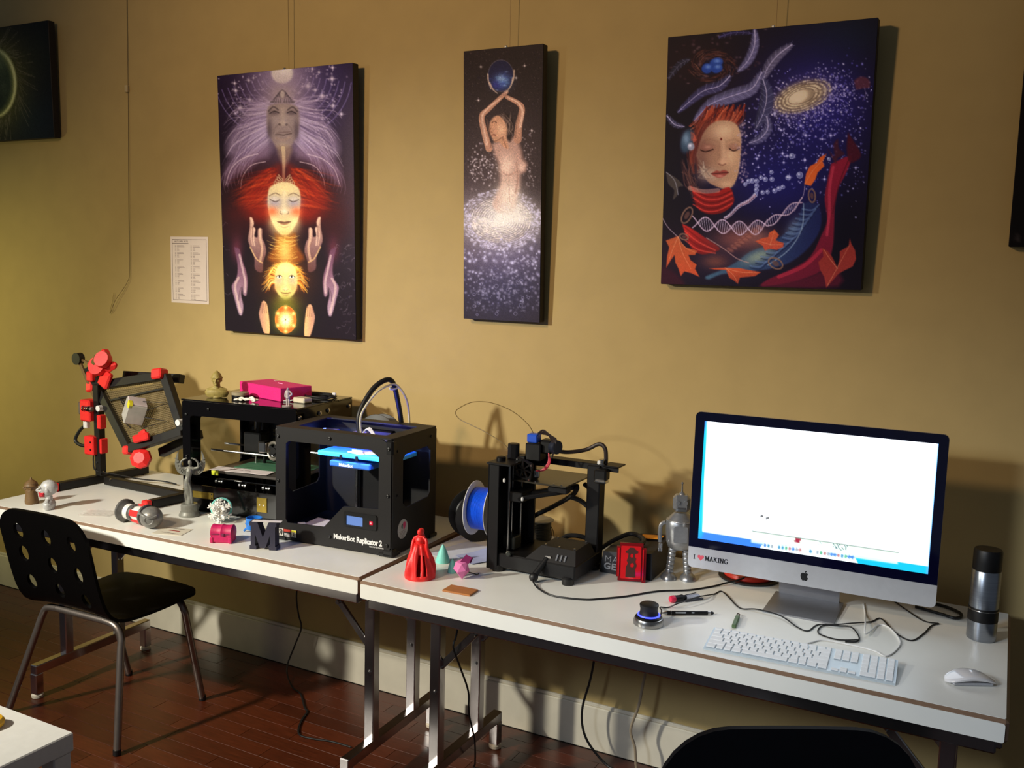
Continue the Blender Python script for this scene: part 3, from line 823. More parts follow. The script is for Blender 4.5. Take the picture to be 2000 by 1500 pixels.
    for q in ([(318, 340), (345, 400), (388, 440)], [(540, 300), (520, 370), (475, 435)], [(552, 230), (548, 300), (530, 350)], [(300, 260), (306, 330), (330, 400)]): p.stroke(q, 16, (206, 180, 156), .8, 8)
    p.stroke([(225, 640), (240, 760), (268, 900)], 8, (104, 74, 62), .6, soft=2); p.stroke([(655, 620), (625, 760), (605, 880)], 8, (104, 74, 62), .6, soft=2)
    p.stroke([(345, 1010), (398, 1120), (396, 1300)], 14, (140, 106, 92), .55, soft=3); p.stroke([(560, 890), (600, 990), (640, 1080)], 12, (140, 106, 92), .5, soft=3)
    p.glow(610, 1140, 34, 44, (222, 190, 168), .8); p.glow(445, 1150, 40, 40, (226, 196, 172), .7); p.stroke([(585, 1180), (615, 1195), (650, 1165)], 8, (140, 100, 88), .6, soft=2)
    p.grain(.06)
    return p

# ---------------------------------------------------------------- square canvas with the sleeping face and the galaxy
def paint_autumn():
    p = Paint(((1312, 70), (1714, 38), (1690, 563), (1290, 553)), 320, 410, (24, 16, 26))
    R = random.Random(21)
    p.view(1290, 30, 4.651)
    p.glow(1700, 200, 420, 260, (24, 34, 42), .9); p.glow(1350, 900, 620, 640, (36, 32, 92), 1); p.glow(1450, 750, 420, 340, (54, 46, 118), .8); p.glow(900, 1000, 300, 500, (34, 26, 60), .8); p.glow(350, 400, 420, 300, (46, 24, 28), .8)
    p.view(1280, 290, 4.651)
    p.glow(1150, 250, 560, 380, (34, 32, 96), .95); p.glow(700, 1000, 700, 260, (44, 36, 56), .8); p.glow(1750, 700, 160, 420, (14, 12, 30), .8); p.glow(150, 1000, 200, 300, (52, 26, 36), .7)
    p.view(1290, 30, 4.651)
    # galaxy
    for k in range(2100):
        a = R.uniform(0, 6.283); rr = abs(R.gauss(0, 1)); X = 340 * rr * math.cos(a); Y = 170 * rr * math.sin(a)
        x = 1360 + X * .94 + Y * .3; y = 740 - X * .3 + Y * .94 + 130 * max(0, rr - .5) * R.random()
        r = R.uniform(3.5, 9); p.glow(x, y, r, r, R.choice(((176, 168, 216), (206, 200, 224), (120, 112, 190), (224, 218, 224))), R.uniform(.4, 1))
    for k in range(700):
        x = R.uniform(860, 1880); y = R.uniform(880, 1900); r = R.uniform(3, 8)
        if (y - 880) / 1000 < R.random(): p.glow(x, y, r, r, R.choice(((150, 146, 206), (212, 206, 226))), R.uniform(.4, .95))
    for k in range(24):
        x, y = R.uniform(880, 1800), R.uniform(860, 1500); p.star(x, y, R.uniform(9, 14), (222, 218, 236), .9)
    p.glow(1300, 720, 230, 130, (150, 130, 120), .8, rot=-.35)
    p.ell(1300, 715, 240, 118, (150, 128, 92), .85, .25, rot=-.32); p.glow(1270, 720, 110, 66, (226, 206, 160), 1, rot=-.4); p.ell(1270, 720, 92, 54, (226, 208, 166), .9, .2, rot=-.4)
    for sc in (1.25, 1.6, 2.0, 2.4):
        p.stroke([(1290 + 10 * sc + 100 * sc * math.cos(a) * .94 + 48 * sc * math.sin(a) * .34, 718 - 100 * sc * math.cos(a) * .34 + 48 * sc * math.sin(a) * .94) for a in np.linspace(.3, 6.0, 26)], 9, (84, 64, 54), .4)
        for k in range(90):
            a = R.uniform(0, 6.28); s2 = sc + .16
            p.glow(1290 + 10 * sc + 100 * s2 * math.cos(a) * .94 + 48 * s2 * math.sin(a) * .34, 718 - 100 * s2 * math.cos(a) * .34 + 48 * s2 * math.sin(a) * .94, R.uniform(5, 13), R.uniform(4, 9), (224, 206, 164), R.uniform(.3, .8))
    # nest, eggs, feathers
    for k in range(170):
        a = R.uniform(0, 6.28); r = R.uniform(.7, 1.6)
        x, y = 500 + 130 * r * math.cos(a), 440 + 90 * r * math.sin(a)
        p.stroke([(x, y), (x - 50 * math.sin(a), y + 36 * math.cos(a)), (x - 90 * math.sin(a) + R.uniform(-15, 15), y + 56 * math.cos(a))], 6, R.choice(((98, 56, 44), (70, 36, 36), (122, 84, 64), (54, 26, 30))), .6)
    for k in range(90):
        x, y = R.gauss(620, 260), R.gauss(430, 170); p.glow(x, y, R.uniform(8, 18), R.uniform(6, 14), R.choice(((128, 98, 90), (92, 58, 56), (150, 124, 112))), R.uniform(.25, .6))
    p.ell(500, 450, 104, 66, (26, 26, 52), 1, .1, -.3)
    for x, y, rx, ry in ((535, 412, 62, 42), (452, 462, 50, 44), (540, 462, 52, 42)):
        p.ell(x, y, rx, ry, (44, 76, 140), 1, .12, -.3); p.glow(x + 8, y - 14, rx * .5, ry * .4, (130, 160, 200), .8)
    def feather(pts, w, col, rib=(196, 186, 196), a=.95):
        n = len(pts); sp = smooth_path([(x, y, 0) for x, y in pts], 6)
        L = []; Rr = []
        for i, q in enumerate(sp):
            t = i / (len(sp) - 1); d = (sp[min(i + 1, len(sp) - 1)] - sp[max(i - 1, 0)]).normalized(); nn = Vector((-d.y, d.x, 0))
            ww = w * math.sin(math.pi * min(1, t * .9 + .06)) ** .7
            L.append((q + nn * ww)[:2]); Rr.append((q - nn * ww)[:2])
            if i % 2 == 0 and 2 < i < len(sp) - 3: pass
        p.poly(L[::2] + Rr[::-2], [c * .72 for c in col], a, 2.0, sm=False)
        p.poly([((l[0] * .75 + r_[0] * .25), (l[1] * .75 + r_[1] * .25)) for l, r_ in zip(L[::2], Rr[::2])] + Rr[::-2], col, a * .7, 2.5, sm=False)
        for i in range(1, len(sp) - 1):
            q = sp[i]; d = (sp[i + 1] - sp[i - 1]).normalized(); nn = Vector((-d.y, d.x, 0)); t = i / (len(sp) - 1); ww = w * math.sin(math.pi * min(1, t * .9 + .06)) ** .7
            for s in (-1, 1):
                e = q + nn * (s * ww * .95) - d * (w * .7)
                p.stroke([(q.x, q.y), (e.x, e.y)], 5, (170, 164, 186) if i % 2 else (70, 64, 90), .4)
        p.stroke(pts, 9, rib, .85, 4)
    fc = (126, 120, 146)
    feather([(880, 130), (880, 260), (820, 400), (730, 490)], 42, fc); feather([(1215, 260), (1090, 350), (1000, 460), (960, 560)], 48, (124, 116, 134))
    feather([(660, 530), (560, 620), (400, 670), (180, 850)], 48, (84, 78, 110)); feather([(945, 500), (860, 640), (700, 700), (480, 780), (330, 930)], 62, fc)
    feather([(955, 560), (990, 700), (960, 860), (890, 1000)], 62, (84, 82, 110)); feather([(990, 890), (1000, 1000), (930, 1090), (830, 1130)], 40, (110, 106, 136)); feather([(100, 550), (200, 430), (300, 380)], 30, (52, 48, 56), (90, 84, 92)); feather([(560, 190), (700, 150), (860, 160)], 24, (52, 44, 78), (90, 82, 120)); feather([(80, 880), (150, 960), (240, 980)], 26, (84, 80, 98))
    # hair and face
    for k in range(150):
        x = R.uniform(440, 800); y = R.uniform(780, 880)
        p.stroke([(x, y), (x - 40 + R.uniform(-30, 30), y + 80), (x - 120 + R.uniform(-50, 90), y + 170)], R.uniform(6, 14), R.choice(((168, 74, 46), (120, 40, 30), (206, 116, 76), (84, 26, 28))), .7)
    for k in range(70):
        x = R.uniform(310, 420); y = R.uniform(930, 1080)
        p.stroke([(x + 60, y - 40), (x, y + 60), (x - 40 + R.uniform(-20, 20), y + 200), (x - 30, y + 330)], R.uniform(5, 11), R.choice(((120, 52, 38), (84, 34, 32), (160, 84, 56))), .5, soft=1.2)
    face = [(345, 1240), (400, 1060), (480, 960), (580, 925), (700, 950), (755, 1050), (752, 1240), (745, 1320), (725, 1430), (680, 1520), (620, 1550), (540, 1530), (450, 1480), (390, 1380)]
    p.poly(face, (196, 158, 116), 1, 1.6, shade=(math.pi, (150, 112, 86)))
    p.glow(390, 1330, 60, 170, (120, 86, 70), .7)
    p.glow(600, 1020, 110, 80, (226, 194, 148), .85); p.glow(660, 1240, 60, 90, (226, 190, 142), .7); p.glow(470, 1420, 90, 60, (190, 170, 140), .7); p.glow(620, 1500, 60, 30, (212, 176, 132), .7)
    p.stroke([(400, 1130), (460, 1092), (545, 1120)], 14, (136, 92, 70), .65, 6, soft=2.5); p.stroke([(745, 1118), (690, 1094), (620, 1120)], 13, (136, 92, 70), .65, 6, soft=2.5)
    p.glow(440, 1170, 62, 34, (128, 78, 62), .85); p.glow(690, 1165, 52, 30, (132, 84, 66), .85); p.glow(450, 1165, 40, 20, (196, 152, 120), .7); p.glow(690, 1160, 38, 18, (200, 158, 124), .7)
    p.stroke([(385, 1190), (430, 1206), (500, 1186)], 11, (62, 34, 28), .95); p.stroke([(650, 1180), (690, 1200), (740, 1180)], 10, (62, 34, 28), .95)
    p.stroke([(590, 1110), (596, 1230), (594, 1300)], 26, (228, 192, 148), .6, soft=4); p.stroke([(556, 1130), (556, 1220), (546, 1310)], 16, (150, 108, 84), .55, soft=4); p.ell(576, 1094, 10, 12, (120, 48, 36), 1)
    p.glow(590, 1300, 36, 26, (214, 172, 130), .9); p.stroke([(552, 1318), (582, 1330), (614, 1318)], 8, (120, 72, 56), .8, soft=1.2)
    p.poly([(478, 1408), (530, 1378), (560, 1386), (600, 1374), (640, 1396), (600, 1430), (550, 1444), (510, 1430)], (156, 82, 66), 1, 1.2); p.stroke([(482, 1408), (560, 1402), (640, 1398)], 7, (84, 38, 34), .95); p.glow(560, 1428, 34, 10, (214, 150, 124), .8)
    for k in range(26): p.stroke([(R.uniform(355, 420), R.uniform(1280, 1460)), (R.uniform(400, 480), R.uniform(1330, 1490))], 10, R.choice(((172, 154, 126), (110, 88, 74), (200, 182, 150))), .35)
    for k in range(90): p.glow(770 + R.gauss(0, 26), R.uniform(930, 1500), 8, 8, (196, 172, 166), R.uniform(.3, .8))
    p.ell(265, 1110, 58, 110, (62, 82, 92), .95, .2, .3); p.glow(255, 1090, 36, 60, (140, 160, 166), .8); p.ell(298, 1160, 32, 34, (150, 150, 150), 1, .2); p.glow(290, 1150, 14, 14, (226, 226, 220), 1)
    for k in range(7): p.stroke([(300, 1030 + 12 * k), (330 + 3 * k, 1050 + 8 * k), (320, 1090 + 5 * k)], 7, (186, 96, 70), .8)
    # lower half
    p.view(1280, 290, 4.651)
    for k in range(40): p.stroke([(R.uniform(250, 360), R.uniform(60, 200)), (R.uniform(280, 400), R.uniform(240, 330)), (R.uniform(330, 420), R.uniform(300, 420))], 6, R.choice(((96, 60, 50), (60, 34, 36), (130, 94, 76))), .5)
    p.poly([(340, 310), (440, 370), (560, 370), (690, 320), (735, 410), (725, 480), (650, 545), (560, 570), (470, 560), (390, 500)], (166, 42, 36), 1, 1.4, shade=(math.pi / 2, (120, 26, 28)))
    for k in range(6): p.stroke([(360, 330 + 30 * k), (470, 400 + 28 * k), (590, 405 + 26 * k), (720, 350 + 24 * k)], 13, (206, 74, 58) if k % 2 else (104, 22, 26), .7)
    p.stroke([(330, 330), (450, 360), (590, 350)], 40, (200, 150, 120), .6)
    p.poly([(255, 660), (340, 700), (470, 790), (600, 880), (560, 920), (440, 945), (350, 900), (290, 780)], (190, 50, 40), 1, 1.5, shade=(math.pi / 3, (112, 24, 28)))
    for k in range(4): p.stroke([(280, 690 + 40 * k), (400, 790 + 36 * k), (560, 890 + 14 * k)], 14, (222, 86, 64) if k % 2 else (120, 26, 28), .6)
    p.glow(760, 800, 230, 120, (150, 92, 76), .75); p.glow(950, 780, 150, 90, (160, 108, 88), .7); p.glow(560, 1010, 130, 70, (140, 84, 62), .7)
    for k in range(9): p.ell(700 + 34 * k, 900 - 26 * k, 34, 18, (176, 116, 90), .5, .3, .5); p.stroke([(670 + 34 * k, 905 - 26 * k), (700 + 34 * k, 890 - 26 * k), (735 + 34 * k, 905 - 26 * k)], 6, (110, 62, 54), .6)
    # big green-blue leaf
    p.poly([(780, 1000), (880, 920), (1050, 850), (1200, 750), (1320, 640), (1370, 480), (1470, 460), (1530, 540), (1530, 700), (1440, 860), (1280, 1000), (1100, 1070), (900, 1100), (620, 1130), (500, 1180), (470, 1150), (640, 1080)], (78, 106, 112), .95, 2, shade=(0, (36, 44, 84)))
    p.glow(960, 960, 150, 60, (156, 166, 132), .8, rot=-.4); p.glow(1280, 700, 60, 120, (136, 156, 160), .6, rot=.5)
    for k in range(13):
        x0 = 1365 - 30 * k + (0 if k < 6 else -20 * (k - 6)); y0 = 520 + 44 * k
        p.stroke([(x0, y0), (x0 + 90, y0 + 10), (x0 + 150, y0 - 40)], 14, (104, 124, 146), .6); p.stroke([(x0, y0 + 20), (x0 + 90, y0 + 32), (x0 + 150, y0 - 18)], 10, (30, 38, 66), .6)
    p.stroke([(1375, 470), (1360, 700), (1240, 900), (1050, 1040)], 10, (150, 166, 170), .7)
    # red ribbon
    p.poly([(1620, 110), (1800, 40), (1760, 190), (1690, 330), (1660, 500), (1655, 700), (1640, 900), (1560, 1080), (1300, 1190), (1000, 1240), (1040, 1180), (1280, 1070), (1440, 960), (1540, 760), (1590, 620), (1565, 430), (1590, 260)], (146, 34, 56), 1, 1.6, shade=(math.pi / 2, (110, 30, 48)))
    p.stroke([(1640, 140), (1610, 330), (1610, 560), (1590, 760)], 26, (196, 70, 84), .6); p.stroke([(1540, 900), (1380, 1050), (1150, 1150)], 34, (186, 56, 70), .6); p.stroke([(1780, 70), (1700, 280), (1640, 560)], 12, (90, 18, 36), .6)
    p.poly([(1100, 1200), (1400, 1150), (1650, 1060), (1700, 1240), (1000, 1250)], (112, 30, 48), .7, 5)
    p.poly([(1770, -170), (1830, -80), (1880, 0), (1880, 60), (1790, 100), (1760, -20)], (86, 24, 40), .9, 2)
    # beads and helix
    def bead(x, y, r, c=(170, 176, 190)):
        p.ell(x, y, r, r, c, .55, .15); p.stroke([(x + r * math.cos(a), y + r * math.sin(a)) for a in np.linspace(0, 6.28, 9)], 5, (206, 206, 214), .6); p.glow(x - r * .3, y - r * .3, r * .4, r * .4, (244, 244, 244), .8)
    for x, y, r in ((1025, 250, 20), (1085, 250, 20), (1080, 185, 17), (1232, 235, 22), (1338, 212, 28), (985, 235, 17), (1045, 365, 17), (1110, 355, 20), (1150, 335, 20), (1185, 320, 18), (1000, 370, 18), (945, 265, 20), (905, 262, 22), (945, 310, 20), (942, 348, 20), (935, 390, 19), (870, 268, 20), (840, 295, 17), (1265, 40, 24), (1600, 66, 14)): bead(x, y, r)
    for k in range(17):
        t = k / 16; bead(925 - 270 * t, 400 + 200 * t + 10 * math.sin(9 * t), 17 - 4 * t, (176, 120, 110))
    hx = [350 + 1010 * t for t in np.linspace(0, 1, 61)]
    yc = lambda x: 640 + 60 * math.sin((x - 350) / 1010 * 3.0) - (max(0, x - 900) / 460) ** 1.4 * 210
    for ph in (0, math.pi):
        p.stroke([(x, yc(x) + (64 if x < 1050 else 40) * math.sin((x - 400) / 155 * math.pi + ph)) for x in hx], 11, (196, 170, 170), .85, n=2)
    for x in np.linspace(400, 1300, 44):
        s = (64 if x < 1050 else 40) * math.sin((x - 400) / 155 * math.pi)
        p.stroke([(x - 8, yc(x) - s), (x + 8, yc(x) + s)], 6, (214, 196, 196), .7)
    # leaves
    def leaf(pts, col, c2, ribs):
        p.poly(pts, col, 1, 1, sm=False, shade=(math.pi / 2, c2))
        for r in ribs: p.stroke(r, 6, (224, 160, 110), .6, 3)
    leaf([(215, 770), (240, 830), (290, 880), (395, 910), (370, 950), (310, 950), (330, 1000), (385, 1040), (370, 1080), (410, 1155), (330, 1120), (270, 1105), (235, 1150), (215, 1080), (185, 1020), (180, 950), (150, 990), (100, 1070), (110, 960), (130, 880), (100, 815), (170, 790)], (172, 90, 50), (190, 86, 48), ([(215, 780), (250, 920), (330, 1080)], [(215, 780), (170, 880), (125, 1000)], [(220, 790), (280, 880), (370, 925)]))
    leaf([(500, 1075), (650, 1068), (780, 1070), (880, 1090), (985, 1108), (930, 1145), (840, 1155), (790, 1160), (770, 1220), (720, 1180), (690, 1165), (660, 1090), (560, 1085)], (196, 92, 54), (150, 64, 40), ([(650, 1070), (800, 1110), (960, 1112)], [(660, 1075), (730, 1140), (765, 1205)]))
    leaf([(1110, 710), (1150, 760), (1120, 810), (1195, 835), (1190, 870), (1130, 900), (1070, 890), (1020, 905), (1000, 860), (930, 820), (1000, 790), (1050, 780), (1060, 740)], (196, 98, 56), (186, 84, 60), ([(1070, 850), (1105, 730)], [(1070, 850), (1180, 850)], [(1070, 850), (950, 815)]))
    leaf([(1578, 20), (1545, 90), (1560, 130), (1500, 190), (1480, 250), (1440, 310), (1380, 295), (1395, 200), (1430, 130), (1490, 100), (1520, 50)], (206, 98, 44), (214, 110, 50), ([(1385, 295), (1450, 180), (1560, 60)],))
    leaf([(1800, 790), (1815, 840), (1850, 900), (1860, 980), (1830, 1050), (1750, 1090), (1700, 1120), (1640, 1190), (1590, 1250), (1570, 1150), (1530, 1080), (1515, 1010), (1560, 960), (1550, 880), (1600, 910), (1640, 960), (1690, 1060), (1710, 970), (1710, 910), (1790, 860)], (146, 56, 44), (150, 60, 50), ([(1600, 1230), (1680, 1080), (1800, 850)], [(1690, 1070), (1620, 980), (1560, 890)]))
    p.poly([(110, 180), (180, 220), (230, 260), (270, 310), (225, 320), (215, 390), (170, 435), (185, 350), (130, 290)], (84, 74, 62), .9, 1); p.stroke([(115, 185), (190, 260), (220, 390)], 8, (150, 146, 140), .7)
    p.stroke([(1385, 310), (1370, 400), (1330, 470), (1290, 540)], 7, (190, 170, 170), .7); p.stroke([(75, 610), (120, 690), (205, 775)], 8, (180, 160, 150), .7); p.stroke([(480, 790), (640, 890), (760, 980), (870, 1020)], 9, (190, 150, 130), .7)
    for cx, cy, rx, ry, rot in ((300, 580, 40, 80, .5), (1120, 1025, 70, 46, .5), (1450, 400, 30, 60, -.1), (270, 780, 40, 26, .3)):
        p.stroke([(cx + rx * math.cos(a) * math.cos(rot) - ry * math.sin(a) * math.sin(rot), cy + rx * math.cos(a) * math.sin(rot) + ry * math.sin(a) * math.cos(rot)) for a in np.linspace(0, 6.28, 15)], 14, (146, 112, 84), .8)
        p.ell(cx, cy, rx * .5, ry * .5, (120, 84, 66), .7, .2, rot)
    p.poly([(40, 1060), (140, 1090), (260, 1200), (240, 1240), (40, 1240)], (70, 24, 36), .7, 4)
    p.poly([(1590, -20), (1650, 40), (1640, -60), (1680, -110), (1690, -30), (1740, 20), (1680, 60), (1660, 110)], (84, 34, 44), .8, 2); p.view(1290, 30, 4.651)
    p.poly([(1770, 580), (1830, 545), (1900, 570), (1910, 640), (1850, 650), (1790, 655)], (112, 60, 66), .8, 2); p.stroke([(1860, 640), (1875, 700), (1850, 760)], 6, (150, 130, 150), .6)
    p.grain(.03)
    return p

def paint_eclipse():
    p = Paint(((0, 0), (1000, 0), (1000, 1000), (0, 1000)), 110, 110, (20, 22, 28))
    R = random.Random(4)
    p.glow(350, 480, 520, 560, (44, 38, 40), .8); p.glow(750, 850, 400, 300, (26, 38, 52), .8); p.glow(850, 250, 300, 260, (38, 44, 36), .6)
    cx, r0 = 240, 311
    p.glow(cx, 480, 430, 430, (150, 146, 66), .9); p.ell(cx, 480, r0, r0, (236, 232, 170), 1, .05); p.ell(cx - 14, 484, r0 * .93, r0 * .93, (150, 152, 92), 1, .05); p.ell(cx - 24, 486, r0 * .86, r0 * .86, (66, 76, 56), 1, .12)
    p.glow(cx + 60, 300, 140, 110, (120, 128, 90), .8); p.glow(cx - 60, 600, 150, 120, (36, 42, 36), .8); p.glow(cx + 120, 520, 90, 110, (88, 96, 72), .7)
    for k in range(60):
        a = R.uniform(-1.4, 1.4); r = R.uniform(320, 360); L = R.uniform(40, 260)
        p.stroke([(240 + r * math.cos(a), 480 + r * math.sin(a)), (240 + (r + L) * math.cos(a + .2), 480 + (r + L) * math.sin(a + .2))], 7, (140, 130, 110), .35)
    p.grain(.05)
    return p

def paint_night():
    p = Paint(((0, 0), (1000, 0), (1000, 1000), (0, 1000)), 50, 70, (16, 12, 14)); R = random.Random(8)
    p.glow(200, 100, 500, 300, (40, 20, 16), .6)
    for k in range(50): p.glow(R.uniform(0, 1000), R.uniform(0, 1000), 10, 10, (150, 140, 140), R.uniform(.2, .8))
    return p

canvas('canvas_painting', 'tall canvas of three glowing faces, white haired, red haired and a golden child', (-2.842, -0.038, 1.371), math.radians(1.7), 0.664, 1.008, 0.034, paint_faces(), 1.75, 0.335, tint=(.95, 1.02, 1.2))
canvas('canvas_painting', 'narrow canvas of a dancer holding a blue globe over a white spiral galaxy', (-1.707, -0.042, 1.474), math.radians(2.2), 0.300, 0.905, 0.034, paint_dancer(), 1.65, 0.158, tint=(.95, 1.02, 1.3))
canvas('canvas_painting', 'wide canvas of a sleeping face with feathers, maple leaves and a spiral galaxy', (-0.986, -0.044, 1.617), math.radians(2.6), 0.600, 0.745, 0.036, paint_autumn(), 1.95, 0.315, tint=(.95, 1.05, 1.65))
canvas('canvas_painting', 'dark canvas with a yellow rimmed eclipsed moon, cut by the left photo edge', (-4.39, -0.042, 2.185), math.radians(1.5), 0.53, 0.505, 0.034, paint_eclipse(), 1.75)
canvas('canvas_painting', 'almost black canvas at the far right photo edge', (-0.022, -0.036, 1.745), math.radians(2.0), 0.50, 0.66, 0.034, paint_night(), 1.75)

# loose hanging wire with its clip and the printed notice
w = thing('picture_wire', 'thin bare picture wire with small clip left of the paper notice', 'wire', (-3.42, -0.004, 0))
MB().tube([(0.006, 0, 2.98), (0.002, 0, 2.6), (-0.002, -0.001, 2.3), (-0.012, -0.001, 1.9), (-0.016, 0, 1.62), (-0.03, -0.004, 1.55), (-0.10, -0.010, 1.47), (-0.146, -0.004, 1.408), (-0.12, -0.002, 1.50)], 0.0011, 5, 5).build('wire', wire_m, w)
MB().box((-0.004, -0.006, 2.376), (0.016, 0.010, 0.030), 0.002).build('clip', mat('clip_beige', rgb(190, 172, 130), .5), w, smooth=0)

paper_m = mat('notice_paper', rgb(226, 210, 200), 0.7, var=0.02)
ink_m = mat('dark_ink', rgb(64, 44, 48), 0.7); grey_ink = mat('grey_ink', rgb(140, 122, 122), 0.7)
n_ = thing('paper_notice', 'white printed paper notice stuck on the wall beside the three-face canvas', 'notice', (-3.187, -0.0012, 1.473))
NW, NH = 0.218, 0.279
MB().box((NW / 2, 0.0003, NH / 2), (NW, 0.0006, NH)).build('sheet', paper_m, n_, smooth=0)
bm_ = MB()
for (x0, z0, x1, z1) in ((.010, .012, .208, .0135), (.010, .266, .208, .2675), (.010, .012, .0112, .2675), (.2068, .012, .208, .2675), (.010, .2495, .105, .2515)):
    bm_.box(((x0 + x1) / 2, -0.0002, (z0 + z1) / 2), (x1 - x0, 0.0004, z1 - z0))
bm_.build('border', ink_m, n_, smooth=0)
text_mesh('title', 'AUTUMN SKYE', 0.0105, ink_m, n_, frameM((0.024, -0.0002, 0.2555), (1, 0, 0), (0, 0, 1)), 0.0001, 1.15)
bl = MB(); R_ = random.Random(2)
for c, x in ((0, .026), (1, .118)):
    for blk in range(8):
        for ln in range(5):
            z = 0.2415 - blk * 0.0292 - ln * 0.0048
            bl.box((x + .003, -0.0002, z), (.006, .0003, .0016))
            L = (.034, .038, .013, .010, .012)[ln] * R_.uniform(.85, 1.15)
            bl.box((x + .012 + L / 2, -0.0002, z), (L, .0003, .0016))
bl.build('small_print', grey_ink, n_, smooth=0)
TZ = 0.755
# ================================================================== CHAIRS
def in_poly(x, y, poly):
    r = False; n = len(poly)
    for i in range(n):
        (x0, y0), (x1, y1) = poly[i], poly[(i + 1) % n]
        if (y0 > y) != (y1 > y) and x < (x1 - x0) * (y - y0) / (y1 - y0) + x0: r = not r
    return r

def chair_shell(width, prof, holes, corner_top, corner_front, thick, dish=0.012):
    path = smooth_path([(0, y, z) for y, z in prof], 8)
    s = [0.0]
    for a, b in zip(path, path[1:]): s.append(s[-1] + (b - a).length)
    T = s[-1]; w = width / 2
    out = []
    for cx, cy, a0, r in ((w - corner_front, T - corner_front, 0, corner_front), (-w + corner_front, T - corner_front, 90, corner_front),
                          (-w + corner_top, corner_top, 180, corner_top), (w - corner_top, corner_top, 270, corner_top)):
        for k in range(8):
            a = math.radians(a0 + 90 * k / 7); out.append((cx + r * math.cos(a), cy + r * math.sin(a)))
    dense = []
    for i in range(len(out)):
        (x0, y0), (x1, y1) = out[i], out[(i + 1) % len(out)]
        n = max(1, int(math.hypot(x1 - x0, y1 - y0) / 0.03))
        dense += [(x0 + (x1 - x0) * k / n, y0 + (y1 - y0) * k / n) for k in range(n)]
    loops = [dense] + holes
    vs = []; es = []
    for L in loops:
        o = len(vs); vs += [Vector(q) for q in L]; es += [(o + i, o + (i + 1) % len(L)) for i in range(len(L))]
    g = 0.026
    for i in range(int(width / g) + 1):
        for j in range(int(T / g) + 1):
            x, y = -w + g * (i + .5), g * (j + .5)
            if in_poly(x, y, dense) and not any(in_poly(x, y, h) for h in holes) and min(math.hypot(x - q.x, y - q.y) for q in vs[:len(vs)]) > 0.008:
                vs.append(Vector((x, y)))
    V, E_, F, *_ = delaunay_2d_cdt(vs, es, [], 0, 1e-6)
    tri = [f for f in F if in_poly(sum(V[i].x for i in f) / 3, sum(V[i].y for i in f) / 3, dense) and
           not any(in_poly(sum(V[i].x for i in f) / 3, sum(V[i].y for i in f) / 3, h) for h in holes)]
    def at(x, t):
        t = min(max(t, 0), T); i = 0
        while i < len(s) - 2 and s[i + 1] < t: i += 1
        f = (t - s[i]) / (s[i + 1] - s[i] + 1e-9)
        q = path[i].lerp(path[i + 1], f); d = (path[i + 1] - path[i]).normalized()
        n = Vector((0, -d.z, d.y)); n = n if True else -n
        return q + Vector((x, 0, 0)) - n * (dish * (1 - (x / w) ** 2)) * -1, n
    top = []; bot = []
    for q in V:
        p, n = at(q.x, q.y); top.append(p); bot.append(p - n * thick)
    N = len(V); mb = MB()
    fs = [tuple(f) for f in tri] + [tuple(i + N for i in reversed(f)) for f in tri]
    cnt = {}
    for f in tri:
        for k in range(3):
            e = (f[k], f[(k + 1) % 3]); cnt[tuple(sorted(e))] = cnt.get(tuple(sorted(e)), []) + [e]
    for e in cnt.values():
        if len(e) == 1: fs.append((e[0][1], e[0][0], e[0][0] + N, e[0][1] + N))
    mb.add(top + bot, fs)
    return mb

shell_m = mat('black_chair_shell', rgb(4, 3, 3), 0.5, var=0.1, scale=20, spec=.12)
leg_m = mat('grey_chair_tube', rgb(150, 138, 130), 0.35, metal=0.85, var=0.06)
CPROF = [(-0.300, 0.810), (-0.275, 0.70), (-0.248, 0.58), (-0.222, 0.500), (-0.185, 0.455), (-0.120, 0.438), (0.0, 0.434), (0.12, 0.438), (0.200, 0.440)]
hl = []
for cx, zz in ((-.130, (.080, .165, .275)), (0.0, (.088, .19, .29)), (.125, (.090, .205, .305))):
    for t in zz: hl.append(circ(cx, t, 0.021, 18, 0.029))
def chair(label, loc, rz, holes, feet, width=0.425, ct=0.085, prof=CPROF, lm=leg_m, sm=shell_m):
    t = thing('chair', label, 'chair', loc, rz)
    chair_shell(width, prof, holes, ct, 0.05, 0.011).build('shell', sm, t, smooth=50)
    w = width / 2
    for (fa, fb, y, nm) in ((feet[0], feet[1], -0.155, 'rear'), (feet[3], feet[2], 0.13, 'front')):
        ta, tb = Vector((-w * .93, y, 0.378)), Vector((w * .93, y, 0.378))
        A_, B_ = Vector((fa[0], fa[1], 0.006)), Vector((fb[0], fb[1], 0.006))
        pts = [A_, A_.lerp(ta, .5), A_.lerp(ta, .85), ta, (-w * .80, y, 0.413), (-w * .55, y, 0.421),
               (w * .55, y, 0.421), (w * .80, y, 0.413), tb, B_.lerp(tb, .85), B_.lerp(tb, .5), B_]
        half = len(pts) // 2
        MB().tube(pts[:half], 0.0125, 12, 6).build('leg', lm, t)
        MB().tube(pts[half:], 0.0125, 12, 6).build('leg', lm, t)
        MB().cyl(pts[half - 1], pts[half], 0.0125, n=12).build('cross_tube', lm, t)
        for q in (fa, fb):
            MB().lathe([(0.011, 0), (0.0135, 0.002), (0.0135, 0.02)], (q[0], q[1], 0), 12).build('foot_cap', RUBBER, t)
    for x in (-w * .5, w * .5):
        b = MB().lathe([(0.008, 0), (0.007, 0.003), (0.003, 0.005)], (x, -0.15, 0.4475), 10); b.build('screw', STEEL, t)
    return t
chair('black moulded chair with round holes in its back, pushed towards the left table', (-2.785, -0.645, 0), math.radians(1.5), hl,
      [(-0.335, -0.205), (0.245, -0.225), (0.195, 0.215), (-0.215, 0.235)])
